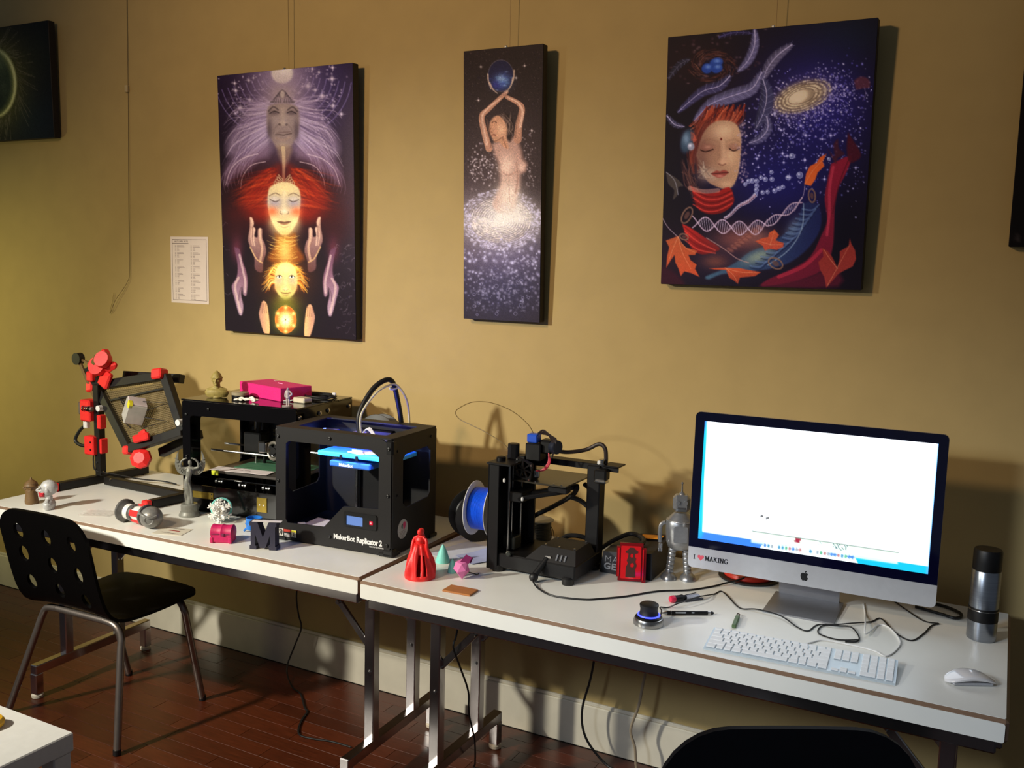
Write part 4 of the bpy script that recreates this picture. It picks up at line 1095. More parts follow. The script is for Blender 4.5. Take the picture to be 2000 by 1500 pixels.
CP2 = [(-0.275, 0.815), (-0.262, 0.70), (-0.245, 0.58), (-0.222, 0.500), (-0.185, 0.455), (-0.120, 0.438), (0.0, 0.434), (0.12, 0.438), (0.200, 0.440)]
dk_m = mat('dark_navy_chair_shell', rgb(5, 6, 11), 0.6, var=0.15, scale=30, spec=.2)
chair('dark chair back in front of the computer, cut by the bottom photo edge', (-0.435, -0.945, 0), math.radians(30), [],
      [(-0.25, -0.22), (0.25, -0.22), (0.22, 0.22), (-0.22, 0.22)], 0.50, 0.13, CP2, leg_m, dk_m)

# ================================================================== WHITE SIDE TABLE
t = thing('side_table', 'low white side table corner at the bottom left photo edge', 'table', (-2.03, -1.40, 0))
wl_m = mat('white_lacquer', rgb(226, 222, 216), 0.35, var=0.03)
MB().box((-0.275, -0.275, 0.425), (0.55, 0.55, 0.05), 0.003).build('top', wl_m, t, smooth=0)
for x in (-0.030, -0.520):
    for y in (-0.030, -0.520): MB().box((x, y, 0.20), (0.05, 0.05, 0.40), 0.003).build('leg', wl_m, t, smooth=0)
b = MB().lathe([(0.02, 0), (0.034, 0.004), (0.036, 0.014), (0.03, 0.022), (0.012, 0.026)], n=20)
solo(b, 'yellow_lid', mat('yellow_plastic', rgb(232, 178, 40), 0.4), 'round yellow object lying on the low white side table', 'lid', (-2.235, -1.49, 0.4501))

# ================================================================== TILTING FRAME MACHINE (black extrusions, red printed corners)
mt = thing('tilting_frame_machine', 'black extrusion machine with red printed brackets and a tilted square mesh frame', 'machine', (-3.16, -0.385, TZ))
def ext(name, p0, p1, w=0.03):
    """slotted extrusion: square beam with a groove on every side"""
    m = MB(); m.bar(p0, p1, w, w, 0.002, up=(0, 0, 1) if abs((Vector(p1) - Vector(p0)).normalized().z) < .9 else (0, 1, 0))
    return m.build(name, EXTR, mt, smooth=0)
def cap(c, s, name='red_end_cap', R=None):
    MB().box(c, s, 0.004, R=R).build(name, RED, mt, smooth=0)
ext('base_bar', (-0.045, -0.175, 0.018), (-0.015, 0.225, 0.018)); cap((-0.046, -0.190, 0.018), (0.031, 0.026, 0.032))
ext('base_bar', (0.015, 0.0, 0.018), (0.475, -0.015, 0.018))
ext('base_bar', (0.455, -0.170, 0.018), (0.490, 0.20, 0.018)); cap((0.453, -0.185, 0.018), (0.031, 0.026, 0.032))
ext('post', (-0.018, 0.0, 0.034), (-0.022, 0.0, 0.40)); ext('post', (0.492, 0.0, 0.034), (0.492, 0.0, 0.36))
for x, y in ((-0.046, -0.17), (-0.015, 0.20), (0.455, -0.15), (0.487, 0.18), (0.2, -0.006)):
    MB().cyl((x, y, -0.0), (x, y, 0.004), 0.008, n=10).build('foot', RUBBER, mt)
for q in ((0.0, -0.005, 0.05), (-0.018, -0.017, 0.09), (0.06, -0.02, 0.03)):
    MB().cyl((q[0], q[1] - 0.003, q[2]), (q[0], q[1] + 0.003, q[2]), 0.004, n=8).build('bolt', STEEL, mt)
# tilted frame
TLc, TRc, BRc, BLc = Vector((-0.048, 0.02, 0.390)), Vector((0.315, 0.035, 0.458)), Vector((0.455, -0.01, 0.262)), Vector((0.190, -0.035, 0.170))
nrm = (TRc - TLc).cross(BLc - TLc).normalized()
if nrm.y > 0: nrm = -nrm
for a, b_ in ((TLc, TRc), (TRc, BRc), (BRc, BLc), (BLc, TLc)):
    m = MB(); m.bar(a, b_, 0.034, 0.030, 0.002, up=nrm); m.build('tilted_frame_bar', EXTR, mt, smooth=0)
bk = -nrm * 0.085
m = MB(); m.bar(TLc + bk + Vector((0.06, 0, 0.06)), TRc + bk, 0.034, 0.030, 0.002, up=nrm); m.build('rear_frame_bar', EXTR, mt, smooth=0)
m = MB(); m.bar(BLc + bk + Vector((0.08, 0, 0.0)), BRc + bk, 0.034, 0.030, 0.002, up=nrm); m.build('rear_frame_bar', EXTR, mt, smooth=0)
m = MB(); m.bar(TLc + Vector((-0.035, -0.01, 0.075)), TLc + Vector((0.015, 0, -0.01)), 0.034, 0.030, 0.002, up=nrm); m.build('upper_arm_bar', EXTR, mt, smooth=0)
Rn = Matrix((((TRc - TLc).normalized()), nrm, ((TRc - TLc).normalized()).cross(nrm))).transposed()
for c, s in ((TRc + Vector((-0.02, -0.01, 0.005)), (0.052, 0.045, 0.040)), (BLc + Vector((-0.004, 0, -0.005)), (0.034, 0.04, 0.034)), (TLc + Vector((-0.028, -0.004, -0.002)), (0.036, 0.04, 0.05))):
    MB().box(c, s, 0.006, R=Rn).build('red_corner', RED, mt, smooth=0)
# wire mesh panel
mm = MB()
U = TRc - TLc; W_ = BLc - TLc
for k in range(1, 34):
    f = k / 34
    a, b_ = TLc + U * f, BLc + U * f + (BRc - BLc - U) * f; mm.bar(a - nrm * 0.004, b_ - nrm * 0.004, 0.0012, 0.0012)
    a, b_ = TLc + W_ * f, TRc + (BRc - TRc) * f; mm.bar(a - nrm * 0.004, b_ - nrm * 0.004, 0.0012, 0.0012)
mo = mm.build('wire_mesh', mat('mesh_wire', rgb(150, 132, 96), 0.4, metal=0.4), mt, smooth=0); mo['kind'] = 'stuff'
# plate behind the mesh
pm = MB()
ins = [TLc + U * .07 + W_ * .1, TRc - U * .07 + (BRc - TRc) * .1, BRc - U * .07 - (BRc - TRc) * .1, BLc + U * .07 - W_ * .1]
pm.add([q - nrm * .010 for q in ins] + [q - nrm * .012 for q in ins], [(0, 1, 2, 3), (7, 6, 5, 4), (0, 4, 5, 1), (1, 5, 6, 2), (2, 6, 7, 3), (3, 7, 4, 0)])
pm.build('back_sheet', mat('smoky_sheet', rgb(120, 104, 76), 0.3, alpha=0.55), mt, smooth=0)
cc = (TLc + TRc + BRc + BLc) / 4
Rc = Matrix.Rotation(math.radians(24), 3, 'Y') @ Matrix.Rotation(math.radians(-32), 3, 'Z')
cb_ = cc + Vector((0.0, -0.04, 0.0))
bx = MB().box(cb_, (0.070, 0.070, 0.080), 0.003, R=Rc).build('hanging_box', mat('grey_card_box', rgb(176, 172, 164), 0.6, var=0.1), mt, smooth=0)
MB().box(cb_ + Rc @ Vector((0, 0, 0.043)), (0.066, 0.066, 0.006), 0.002, R=Rc).build('lid', mat('pale_lilac_card', rgb(206, 192, 192), 0.6), bx, smooth=0)
MB().box(cb_ + Rc @ Vector((0.020, -0.028, 0.036)), (0.030, 0.016, 0.022), 0.002, R=Rc).build('yellow_label', mat('yellow_label', rgb(226, 216, 40), 0.5), bx, smooth=0)
band_m = mat('black_elastic', rgb(20, 14, 12), 0.6)
for (s, v0, v1) in ((-1, 0.03, -0.01), (-1, -0.05, -0.05), (1, 0.05, 0.02), (1, -0.02, -0.04)):
    e = cc + Vector((s * 0.135, 0.0, v0 - s * 0.01)); c0 = cc + Vector((s * 0.035, -0.03, v1 + 0.02)); c1 = cc + Vector((s * 0.035, -0.03, v1 - 0.02))
    MB().tube([c0, e, c1], 0.0022, 6, 0).build('elastic_band', band_m, mt)
for k in range(6):
    z = (0.040, 0.028, 0.016, -0.022, -0.034, -0.046)[k]
    MB().bar(cc + Vector((-0.115 + (k % 3) * .004 + (.018 if k > 2 else 0), -0.004, z)), cc + Vector((-0.045 + (.018 if k > 2 else 0), -0.02, z + 0.012)), 0.006, 0.006).build('spring_bar', band_m, mt, smooth=0)
MB().bar(TLc + W_ * .25 + U * .08, TRc + (BRc - TRc) * .22 - U * .04, 0.008, 0.010, 0.001, up=nrm).build('cross_rod', EXTR, mt, smooth=0)
# red gear bracket on the top left
rb = MB()
rb.lathe([(0.0, -0.02), (0.036, -0.02), (0.038, 0.0), (0.036, 0.02), (0.0, 0.02)], (0.0, -0.01, 0.475), 18, axis=(0.2, -1, 0.3))
rb.box((-0.012, 0.0, 0.50), (0.12, 0.035, 0.034), 0.008, R=Matrix.Rotation(math.radians(-35), 3, 'Y'))
rb.box((0.055, 0.0, 0.475), (0.07, 0.03, 0.03), 0.012, R=Matrix.Rotation(math.radians(-25), 3, 'Y'))
rb.box((0.022, 0.0, 0.425), (0.055, 0.022, 0.07), 0.006, R=Matrix.Rotation(math.radians(28), 3, 'Y'))
rb.build('red_gear_bracket', RED, mt, smooth=30)
rk = MB(); rk.lathe([(0.0, -.016), (0.030, -.016), (0.034, 0), (0.030, .016), (0, .016)], (0.043, -0.025, 0.505), 16, axis=(0.3, -1, 0.4)); rk.build('red_knob', RED, mt)
MB().box((-0.005, -0.028, 0.497), (0.022, 0.006, 0.045), 0.002, R=Matrix.Rotation(math.radians(35), 3, 'Y')).build('slot_plate', mat('olive_metal', rgb(110, 96, 52), .4, metal=.6), mt, smooth=0)
MB().box((-0.058, 0.0, 0.43), (0.034, 0.03, 0.04), 0.005).build('red_clamp', RED, mt, smooth=0)
k_ = MB().cyl((-0.137, -0.01, 0.495), (-0.137, 0.015, 0.495), 0.024, n=18); k_.build('end_weight', BLACK, mt)
MB().bar((-0.137, 0.002, 0.495), (-0.035, 0.002, 0.33), 0.008, 0.014).build('swing_rod', mat('brown_rod', rgb(104, 78, 44), .5), mt, smooth=0)
MB().bar((-0.130, 0.002, 0.495), (-0.045, 0.0, 0.475), 0.006, 0.008).build('swing_rod', mat('brown_rod', rgb(104, 78, 44), .5), mt, smooth=0)
# motor with red holder on the left post
MB().box((-0.062, -0.01, 0.295), (0.06, 0.05, 0.085), 0.005).build('red_motor_mount', RED, mt, smooth=0)
MB().box((-0.098, -0.005, 0.30), (0.030, 0.04, 0.05), 0.004).build('motor', mat('grey_motor', rgb(120, 110, 100), .4, metal=.5), mt, smooth=0)
mc = MB()
for k in range(4): mc.cyl((-0.065 + .014 * k, -0.036, 0.305), (-0.058 + .014 * k, -0.036, 0.305), 0.012 - .002 * (k % 2), n=14)
mc.build('shaft_coupling', STEEL, mt)
MB().box((-0.082, -0.01, 0.235), (0.022, 0.02, 0.03), 0.003).build('cable_plug', WHITEP, mt, smooth=0)
MB().box((0.008, -0.012, 0.255), (0.022, 0.03, 0.055), 0.003).build('red_side_clip', RED, mt, smooth=0)
MB().box((-0.048, -0.015, 0.155), (0.055, 0.034, 0.075), 0.004).build('red_cable_clamp', RED, mt, smooth=0)
MB().box((0.002, 0.0, 0.155), (0.012, 0.034, 0.060), 0.003).build('red_cable_clamp', RED, mt, smooth=0)
for z in (0.14, 0.17): MB().cyl((-0.035, -0.034, z), (-0.035, -0.031, z), 0.004, n=8).build('bolt', BLACK, mt)
MB().tube([(-0.085, -0.01, 0.235), (-0.125, -0.01, 0.205), (-0.150, -0.012, 0.165), (-0.115, -0.015, 0.148), (-0.06, -0.015, 0.15)], 0.007, 8, 6).build('cable', RUBBER, mt)
MB().tube([(-0.045, -0.01, 0.12), (-0.048, -0.01, 0.09), (-0.025, -0.018, 0.055), (0.03, 0.02, 0.04), (0.12, 0.08, 0.02), (0.2, 0.12, 0.014), (0.26, 0.13, 0.008)], 0.003, 6, 6).build('thin_cable', RUBBER, mt)
# lower red clamp
lr = MB().lathe([(0, -.022), (0.030, -.022), (0.040, -.008), (0.040, .012), (0.022, .024), (0, .024)], (0.255, -0.035, 0.140), 8, axis=(0.5, -1, 0.35)); lr.build('red_lower_knob', RED, mt, smooth=0)
rf = MB(); rf.box((0.275, -0.05, 0.225), (0.085, 0.020, 0.030), 0.006, R=Matrix.Rotation(math.radians(-16), 3, 'Y')); rf.box((0.285, -0.052, 0.243), (0.04, 0.018, 0.022), 0.006, R=Matrix.Rotation(math.radians(-30), 3, 'Y')); rf.build('red_bottom_clip', RED, mt, smooth=0)
MB().cyl((0.462, -0.02, 0.30), (0.462, -0.045, 0.30), 0.012, n=14).build('hub', WHITEP, mt)
MB().cyl((0.010, -0.008, 0.31), (0.010, -0.03, 0.31), 0.012, n=14).build('hub', WHITEP, mt)

# ================================================================== BLACK BOX PRINTER (left one)
PA = thing('box_printer', 'glossy black box-frame 3D printer with brass plates, half hidden by the lettered printer', '3D printer', (-2.597, -0.50, TZ), math.radians(7))
W, D, H = 0.478, 0.370, 0.405
brass_m = mat('brass_plate', rgb(150, 128, 56), 0.35, metal=0.9, var=0.1, scale=60)
MB().box((W / 2, D / 2, 0.008), (W, D, 0.010), 0.002).build('floor_plate', BLACKG, PA, smooth=0)
FM = frameM((0, 0.006, 0), (1, 0, 0), (0, 0, 1))
MB().plate(rrect(0, 0.004, W, H - 0.004, 0.008, 3), [rrect(0.034, 0.098, W - 0.034, H - 0.056, 0.012, 4)], 0.006, FM).build('front_panel', BLACKG, PA, smooth=0)
MB().plate(rrect(0, 0.004, W, H - 0.004, 0.008, 3), [rrect(0.20, 0.12, W - 0.034, H - 0.056, 0.012, 4)], 0.006, frameM((0, D, 0), (1, 0, 0), (0, 0, 1))).build('back_panel', BLACKG, PA, smooth=0)
for x in (0.0, W - 0.006):
    MB().plate(rrect(0.004, 0.004, D - 0.004, H - 0.004, 0.008, 3), [rrect(0.09, 0.12, D - 0.04, H - 0.075, 0.012, 4)], 0.006, frameM((x, 0, 0), (0, 1, 0), (0, 0, 1))).build('side_panel', BLACKG, PA, smooth=0)
MB().box((W / 2, D * .36, H - 0.001), (W + 0.006, D * .72 + 0.006, 0.006), 0.002).build('top_plate', BLACKG, PA, smooth=0)
MB().box((W / 2, D * .86, H - 0.003), (W + 0.006, D * .27, 0.006), 0.002).build('rear_top_plate', BLACKG, PA, smooth=0)
for (x, z, w, h) in ((0.082, 0.064, 0.100, 0.024), (0.338, 0.056, 0.042, 0.052)):
    p_ = MB().box((x, -0.0012, z), (w, 0.0024, h), 0.0006).build('brass_plate', brass_m, PA, smooth=0)
    for sx in (-1, 1):
        for sz in (-1, 1) if w > .06 else (0,):
            MB().cyl((x + sx * (w / 2 - .006 if w > .06 else .008), -0.0034, z + sz * (h / 2 - .005)), (x + sx * (w / 2 - .006 if w > .06 else .008), -0.002, z + sz * (h / 2 - .005)), 0.0028, n=8).build('rivet', STEEL if w < .06 else BLACK, p_)
for (x, z) in ((0.115, 0.378), (0.018, 0.352), (0.018, 0.20)):
    MB().lathe([(.006, 0), (.005, .003), (0, .004)], (x, -0.001, z), 10, axis=(0, -1, 0)).build('screw', BLACK, PA)
for (y, z) in ((0.02, 0.372), (0.145, 0.372), (0.20, 0.375), (0.345, 0.372)):
    MB().lathe([(.0085, 0), (.008, .005), (.004, .008), (0, .008)], (W + 0.0002, y, z), 12, axis=(1, 0, 0)).build('silver_bolt', STEEL, PA)
# inside: rods, bed, carriage
for (y, z, x0, x1) in ((0.12, 0.205, 0.03, 0.45), (0.20, 0.215, 0.03, 0.45), (0.16, 0.085, 0.03, 0.45)):
    MB().cyl((x0, y, z), (x1, y, z), 0.004, n=10).build('guide_rod', STEEL, PA)
for (x, y) in ((0.155, 0.22), (0.185, 0.23)): MB().cyl((x, y, 0.014), (x, y, H - 0.006), 0.004 if x < .17 else .006, n=10).build('lead_screw', STEEL if x < .17 else BLACK, PA)
MB().box((0.235, 0.30, 0.20), (0.035, 0.03, 0.39), 0.003).build('z_column', BLACK, PA, smooth=0)
MB().box((0.175, 0.20, 0.235), (0.075, 0.07, 0.075), 0.005).build('x_carriage', BLACK, PA, smooth=0)
MB().tube([(0.185, 0.19, 0.27), (0.19, 0.20, 0.32), (0.21, 0.21, 0.355), (0.23, 0.22, 0.385)], 0.008, 8, 6).build('cable_sleeve', RUBBER, PA)
bed = MB().box((0.255, 0.17, 0.142), (0.34, 0.25, 0.010), 0.002).build('build_platform', mat('dark_grey_bed', rgb(70, 66, 62), 0.4, var=.1), PA, smooth=0)
MB().box((0.20, 0.075, 0.150), (0.235, 0.060, 0.0012), 0.0, R=Matrix.Rotation(math.radians(4), 3, 'Z')).build('paper_strip', mat('white_note_paper', rgb(226, 216, 216), .7), bed, smooth=0)
MB().box((0.27, 0.20, 0.148), (0.28, 0.16, 0.0014)).build('green_tape', mat('green_tape', rgb(70, 120, 92), .6, var=.12), bed, smooth=0)
MB().box((0.105, 0.044, 0.139), (0.030, 0.003, 0.018), 0.0008).build('yellow_label', mat('yellow_label2', rgb(214, 220, 50), .6), bed, smooth=0)
for k in range(3): MB().box((0.16 + .03 * k, 0.075 + .002 * k, 0.1508), (0.024, 0.006, 0.0004), R=Matrix.Rotation(.06, 3, 'Z')).build('print_line', grey_ink, bed, smooth=0)
for (x, z) in ((0.135, 0.112), (0.235, 0.108), (0.335, 0.108)):
    m = MB()
    for k in range(3): m.cyl((x + .012 * (k - 1), 0.03, z), (x + .012 * (k - 1) + .007, 0.03, z), 0.010 - .003 * (k % 2), n=12)
    m.build('levelling_nut', STEEL, PA)
fan = thing_fan = MB().torus((0.335, 0.075, 0.235), 0.030, 0.006, axis=(-.3, -1, .1)); fo = fan.build('fan_ring', mat('grey_fan', rgb(120, 116, 108), .4, metal=.4), PA)
MB().cyl((0.335, 0.07, 0.235), (0.337, 0.085, 0.234), 0.012, n=14).build('fan_hub', BLACK, fo)
for k in range(5):
    a = 2 * math.pi * k / 5
    MB().bar((0.335, 0.078, 0.235), (0.335 + .026 * math.cos(a), 0.078, 0.235 + .026 * math.sin(a)), 0.003, 0.012).build('fan_blade', BLACK, fo, smooth=0)
MB().box((0.29, 0.085, 0.245), (0.03, 0.04, 0.04), 0.004).build('hot_end_block', STEEL, PA, smooth=0)
hs = MB()
for k in range(7): hs.box((0.27, 0.27, 0.17 + .017 * k), (0.12, 0.04, 0.010))
hs.build('heat_sink_fins', mat('grey_fin', rgb(120, 108, 88), .45, metal=.4), PA, smooth=0)['kind'] = 'stuff'
roll = MB().lathe([(0.040, 0), (0.040, 0.012), (0.030, 0.012), (0.030, 0.0)], (-2.17, -0.395, 0.9055), 24)
solo(roll, 'tape_roll', mat('blue_white_tape', rgb(70, 110, 214), .5), 'blue and white tape roll on the box printer platform', 'tape')

# things on top of the box printer
def local(M_, p): return (M_ @ Vector(p))[:]
PAM = Matrix.Translation(PA.location) @ Matrix.Rotation(math.radians(7), 4, 'Z')
ZT = TZ + H + 0.0025
def onPA(x, y): q = PAM @ Vector((x, y, 0)); return (q.x, q.y, ZT)

def bust(name, label, loc, rz, h, material, hat=None, shoulders=1.0, voxel=0.0011, extra=None, nose=1.0, hs=1.0):
    """head on neck and cut-off shoulders facing local -y; total height h"""
    t = thing(name, label, 'bust', loc, rz)
    m = MB(); s = h
    m.lathe([(0.19 * s, 0), (0.20 * s, 0.03 * s), (0.17 * s, 0.07 * s)], n=24)
    if shoulders > 0:
        m.lathe([(.30 * s, .02 * s), (.36 * s, .14 * s), (.37 * s, .22 * s), (.30 * s, .31 * s), (.16 * s, .38 * s)], (0, .01 * s, 0), 28, sx=shoulders, sy=.58)
        m.tube([(-.30 * s * shoulders, .02 * s, .27 * s), (-.12 * s, 0, .36 * s), (0, .0, .42 * s), (.12 * s, 0, .36 * s), (.30 * s * shoulders, .02 * s, .27 * s)], .08 * s, 10, 5)
    m.cyl((0, .015 * s, .20 * s), (0, 0, .56 * s), .150 * s, .125 * s, 18)
    m.M = Matrix.Translation((0, 0, .50 * s)) @ Matrix.Scale(hs, 4) @ Matrix.Translation((0, 0, -.50 * s))
    m.ell((0, .015 * s, .74 * s), (.185 * s, .225 * s, .215 * s), 22, 16)
    m.ell((0, -.065 * s, .62 * s), (.145 * s, .155 * s, .165 * s), 18, 12)         # face and jaw
    m.ell((0, -.185 * s, .515 * s), (.065 * s, .05 * s, .045 * s), 12, 8)          # chin
    m.tube([(0, -.205 * s, .745 * s), (0, -.235 * s * nose, .69 * s), (0, -.262 * s * nose, .655 * s), (0, -.20 * s, .635 * s)], .030 * s, 8, 4)
    m.tube([(-.065 * s, -.185 * s, .58 * s), (0, -.222 * s, .588 * s), (.065 * s, -.185 * s, .58 * s)], .020 * s, 8, 4)
    m.tube([(-.05 * s, -.185 * s, .552 * s), (0, -.216 * s, .555 * s), (.05 * s, -.185 * s, .552 * s)], .020 * s, 8, 4)
    for q in (-1, 1):
        m.tube([(q * .03 * s, -.215 * s, .765 * s), (q * .09 * s, -.205 * s, .785 * s), (q * .155 * s, -.145 * s, .755 * s)], .026 * s, 8, 3)
        m.ell((q * .085 * s, -.165 * s, .66 * s), (.05 * s, .045 * s, .045 * s), 12, 8)
        m.ell((q * .185 * s, .02 * s, .69 * s), (.025 * s, .05 * s, .075 * s), 10, 8)
    if extra: extra(m, s)
    m.M = None
    o = m.build('figure', material, t); remesh(o, voxel, 1)
    return t
def helmet(m, s):
    m.lathe([(.215 * s, .76 * s), (.20 * s, .84 * s), (.15 * s, .94 * s), (.07 * s, 1.02 * s), (.02 * s, 1.06 * s)], n=20, sy=1.1)
    m.torus((0, 0, .78 * s), .215 * s, .022 * s)
olive = mat('olive_gold_print', rgb(150, 134, 72), 0.55, var=0.15, scale=90, bump=.1)
bust('general_bust', 'olive gold bust in a pointed helmet on the box printer top', onPA(0.085, 0.085), math.radians(35), 0.092, olive, extra=helmet, shoulders=1.25)
tin = thing('round_tin', 'short black round tin with clear lid on the box printer top', 'tin', onPA(0.165, 0.115))
MB().lathe([(0.030, 0), (0.031, 0.003), (0.031, 0.012), (0.029, 0.013)], n=28).build('body', BLACK, tin)
MB().lathe([(0.0315, 0.0125), (0.0315, 0.021), (0.029, 0.0225), (0, 0.0225)], n=28).build('lid', mat('grey_clear_lid', rgb(150, 140, 116), .2, var=.1), tin)
m = MB()
for a in ((-.03, 0, .006), (0, -.004, .010), (.026, .002, .008)): m.ell(a, (.016, .006, .005), 12, 8, R=Matrix.Rotation(a[0] * 20, 3, 'Z'))
m.tube([(-.045, 0, .004), (-.028, .006, .012), (-.008, 0, .006), (.008, .004, .014), (.02, 0, .016), (.03, -.002, .006), (.018, 0, .004)], .004, 8, 5)
m.tube([(-.044, .006, .004), (-.05, -.006, .005), (-.036, -.004, .008)], .0035, 8, 4)
o = solo(m, 'white_squiggle', mat('white_print', rgb(236, 228, 214), .5), 'tiny white twisted print lying on the glossy printer top', 'ornament', onPA(0.245, 0.050), .2); remesh(o, .0013, 1)
pinkb = mat('magenta_foam', rgb(226, 26, 122), 0.6, var=0.10, scale=160, bump=.4)
pk = thing('magenta_box', 'bright magenta shallow box lying on top of the box printer', 'box', onPA(0.245, 0.215), math.radians(-14))
MB().box((0, 0, 0.024), (0.262, 0.135, 0.048), 0.002).build('block', pinkb, pk, smooth=0)
MB().box((-0.06, 0.045, 0.0485), (0.012, 0.012, 0.002), 0.0006).build('white_mark', WHITEP, pk, smooth=0)
MB().tube([(-.01, 0.02, .049), (.01, .01, .0495), (.03, 0.012, .049)], .0015, 6, 4).build('scratch', mat('pale_pink', rgb(240, 150, 190), .6), pk)
fg = thing('standing_figure', 'tiny pale grey standing figure print in front of the magenta box', 'figurine', onPA(0.425, 0.030), math.radians(15))
m = MB(); k = 0.063 / 1.72
def V(x, y, z): return (x * k, y * k, z * k)
m.lathe([(0.013, 0), (0.013, .0025), (0.011, .003)], (-.004, 0, 0), 16, sx=1.35)
for s in (-1, 1):
    m.tube([V(s * .1, 0, .06), V(s * .11, 0, .5), V(s * .10, 0, .95)], .0036, 8, 4, rs=[.0026, .0034, .0046])
m.tube([V(0, 0, .75), V(0, 0, 1.0), V(0, 0, 1.25), V(0, 0, 1.45)], .006, 10, 4, rs=[.0078, .0062, .0066, .0056])
m.tube([V(.2, 0, 1.42), V(.42, .0, 1.15), V(.2, -.1, 1.0)], .003, 8, 3); m.tube([V(-.2, 0, 1.42), V(-.25, -.05, 1.1), V(-.2, -.1, .85)], .003, 8, 3)
m.tube([V(-.2, 0, 1.43), V(0, 0, 1.47), V(.2, 0, 1.43)], .0034, 8, 3); m.cyl(V(0, 0, 1.45), V(0, 0, 1.55), .0026, n=8); m.ell(V(0, -.01, 1.62), (.0042, .005, .0056), 12, 8)
o = m.build('figure', mat('pale_grey_print', rgb(176, 164, 164), .55), fg); remesh(o, .0009, 1)
ad = thing('white_adapter', 'small white box with thin lead on the box printer top', 'adapter', onPA(0.415, 0.135), math.radians(-6))
MB().box((0, 0, .009), (.058, .040, .018), .003).build('case', mat('cream_plastic', rgb(206, 196, 172), .45), ad, smooth=0)
MB().tube([(-.028, -.01, .008), (-.045, -.02, .004), (-.06, -.035, .003)], .002, 6, 5).build('lead', WHITEP, ad)
cb = thing('coiled_cable', 'coiled black cable with white plug at the back of the box printer top', 'cable', onPA(0.435, 0.225), .2)
pts = []
for i in range(46):
    a = i * .62; r = .036 + .006 * math.sin(i * .9); pts.append((r * 1.5 * math.cos(a), r * math.sin(a), .005 + .0035 * (i // 10)))
MB().tube(pts, .0028, 6, 2).build('coil', RUBBER, cb); MB().box((.05, .005, .024), (.014, .010, .010), .002).build('plug', WHITEP, cb, smooth=0)
# ================================================================== LETTERED PRINTER
RP = thing('desktop_printer', 'matte black 3D printer glowing blue inside, white lettering on its front', '3D printer', (-2.074, -0.601, TZ), math.radians(4.2))
W, D, H = 0.440, 0.285, 0.373
white_ink = mat('white_lettering', rgb(238, 238, 240), 0.5)
FM = frameM((0, 0.004, 0), (1, 0, 0), (0, 0, 1))
cutc = [(0.012, 0.004), (W - .03, .004), (W - .012, .018), (W - .004, .03), (W - .004, H - .045), (W - .022, H - .012), (W - .04, H - .003), (.012, H - .003), (.004, H - .012), (.004, .012)]
win = [(.0440, .3225), (.0560, .3305), (.3636, .3312), (.3922, .3109), (.3922, .1493), (.2640, .1415), (.1900, .0650), (.0500, .0607), (.0415, .0729)]
MB().plate(cutc, [win], 0.005, FM).build('front_panel', BLACKM, RP, smooth=0)
sw = [(.0640, .300), (.0790, .3130), (.2200, .3170), (.2415, .2992), (.2415, .160), (.2258, .1456), (.0876, .1400), (.0650, .1594)]
for x, nm in ((W - 0.005, 'right_panel'), (0.0, 'left_panel')):
    MB().plate(rrect(.003, .003, D - .003, H - .003, .008, 3), [sw], 0.005, frameM((x, 0, 0), (0, 1, 0), (0, 0, 1))).build(nm, BLACKM, RP, smooth=0)
MB().plate(rrect(.003, .003, W - .003, H - .003, .006, 3), (), 0.005, frameM((0, D, 0), (1, 0, 0), (0, 0, 1))).build('back_panel', BLACKM, RP, smooth=0)
MB().plate(rrect(0, 0, W, D, .008, 3), [[(.058, .045), (.392, .040), (.398, .220), (.388, .238), (.050, .244), (.040, .232)]], 0.005, Matrix.Translation((0, 0, H - .004))).build('top_frame', BLACKM, RP, smooth=0)
MB().box((W / 2, D / 2, .030), (W - .012, D - .012, .006)).build('inner_floor', BLACKM, RP, smooth=0)
for x in (0.02, W - 0.02):
    for y in (0.02, D - 0.02): MB().box((x, y, 0.0065), (.05, .05, .012), .003).build('corner_foot', BLACK, RP, smooth=0)
MB().box((W - .012, .010, .0128), (.040, .030, .024), .005).build('corner_bracket', BLACK, RP, smooth=0)
MB().box((W - .012, .012, H - .03), (.028, .028, .05), .006).build('corner_bracket', BLACK, RP, smooth=0)
for (x, z) in ((.212, .3534), (.4275, .3408), (.4256, .1937), (.2136, .0359), (.4238, .0366), (.014, .3425), (.014, .1962)):
    MB().lathe([(.006, 0), (.0055, .003), (.003, .004), (0, .003)], (x, -0.001, z), 10, axis=(0, -1, 0)).build('screw', BLACK, RP)
for (y, z) in ((.03, .330), (.03, .190), (.245, .345)):
    MB().lathe([(.005, 0), (.004, .003), (0, .003)], (W, y, z), 10, axis=(1, 0, 0)).build('screw', BLACK, RP)
# control panel
bz = MB().plate(rrect(.267, .080, .388, .128, .006, 3), [rrect(.276, .085, .3375, .1155, .002, 2)], .004, frameM((0, -.001, 0), (1, 0, 0), (0, 0, 1))).build('display_bezel', BLACK, RP, smooth=0)
MB().box((.3068, -.001, .1002), (.060, .002, .029)).build('lcd_screen', mat('lcd_lilac_blue', rgb(20, 24, 40), .3, emit=rgb(120, 160, 235), estr=0.75), bz, smooth=0)
MB().box((.3689, -.0055, .1022), (.012, .003, .012), .001).build('power_button', mat('red_button', rgb(170, 12, 40), .4, emit=rgb(230, 10, 60), estr=0.6), bz, smooth=0)
MB().plate(rrect(.3668, .1002, .3710, .1042, .001, 2), [rrect(.3678, .1012, .3700, .1032, .0006, 2)], .0006, frameM((0, -.0070, 0), (1, 0, 0), (0, 0, 1))).build('button_mark', white_ink, bz, smooth=0)
TM = lambda x, z: frameM((x, -.0014, z), (1, 0, 0), (0, 0, 1))
text_mesh('lettering', 'MakerBot', 0.0235, white_ink, RP, TM(.2275, .0335), .0003, .98, .86, .0005)
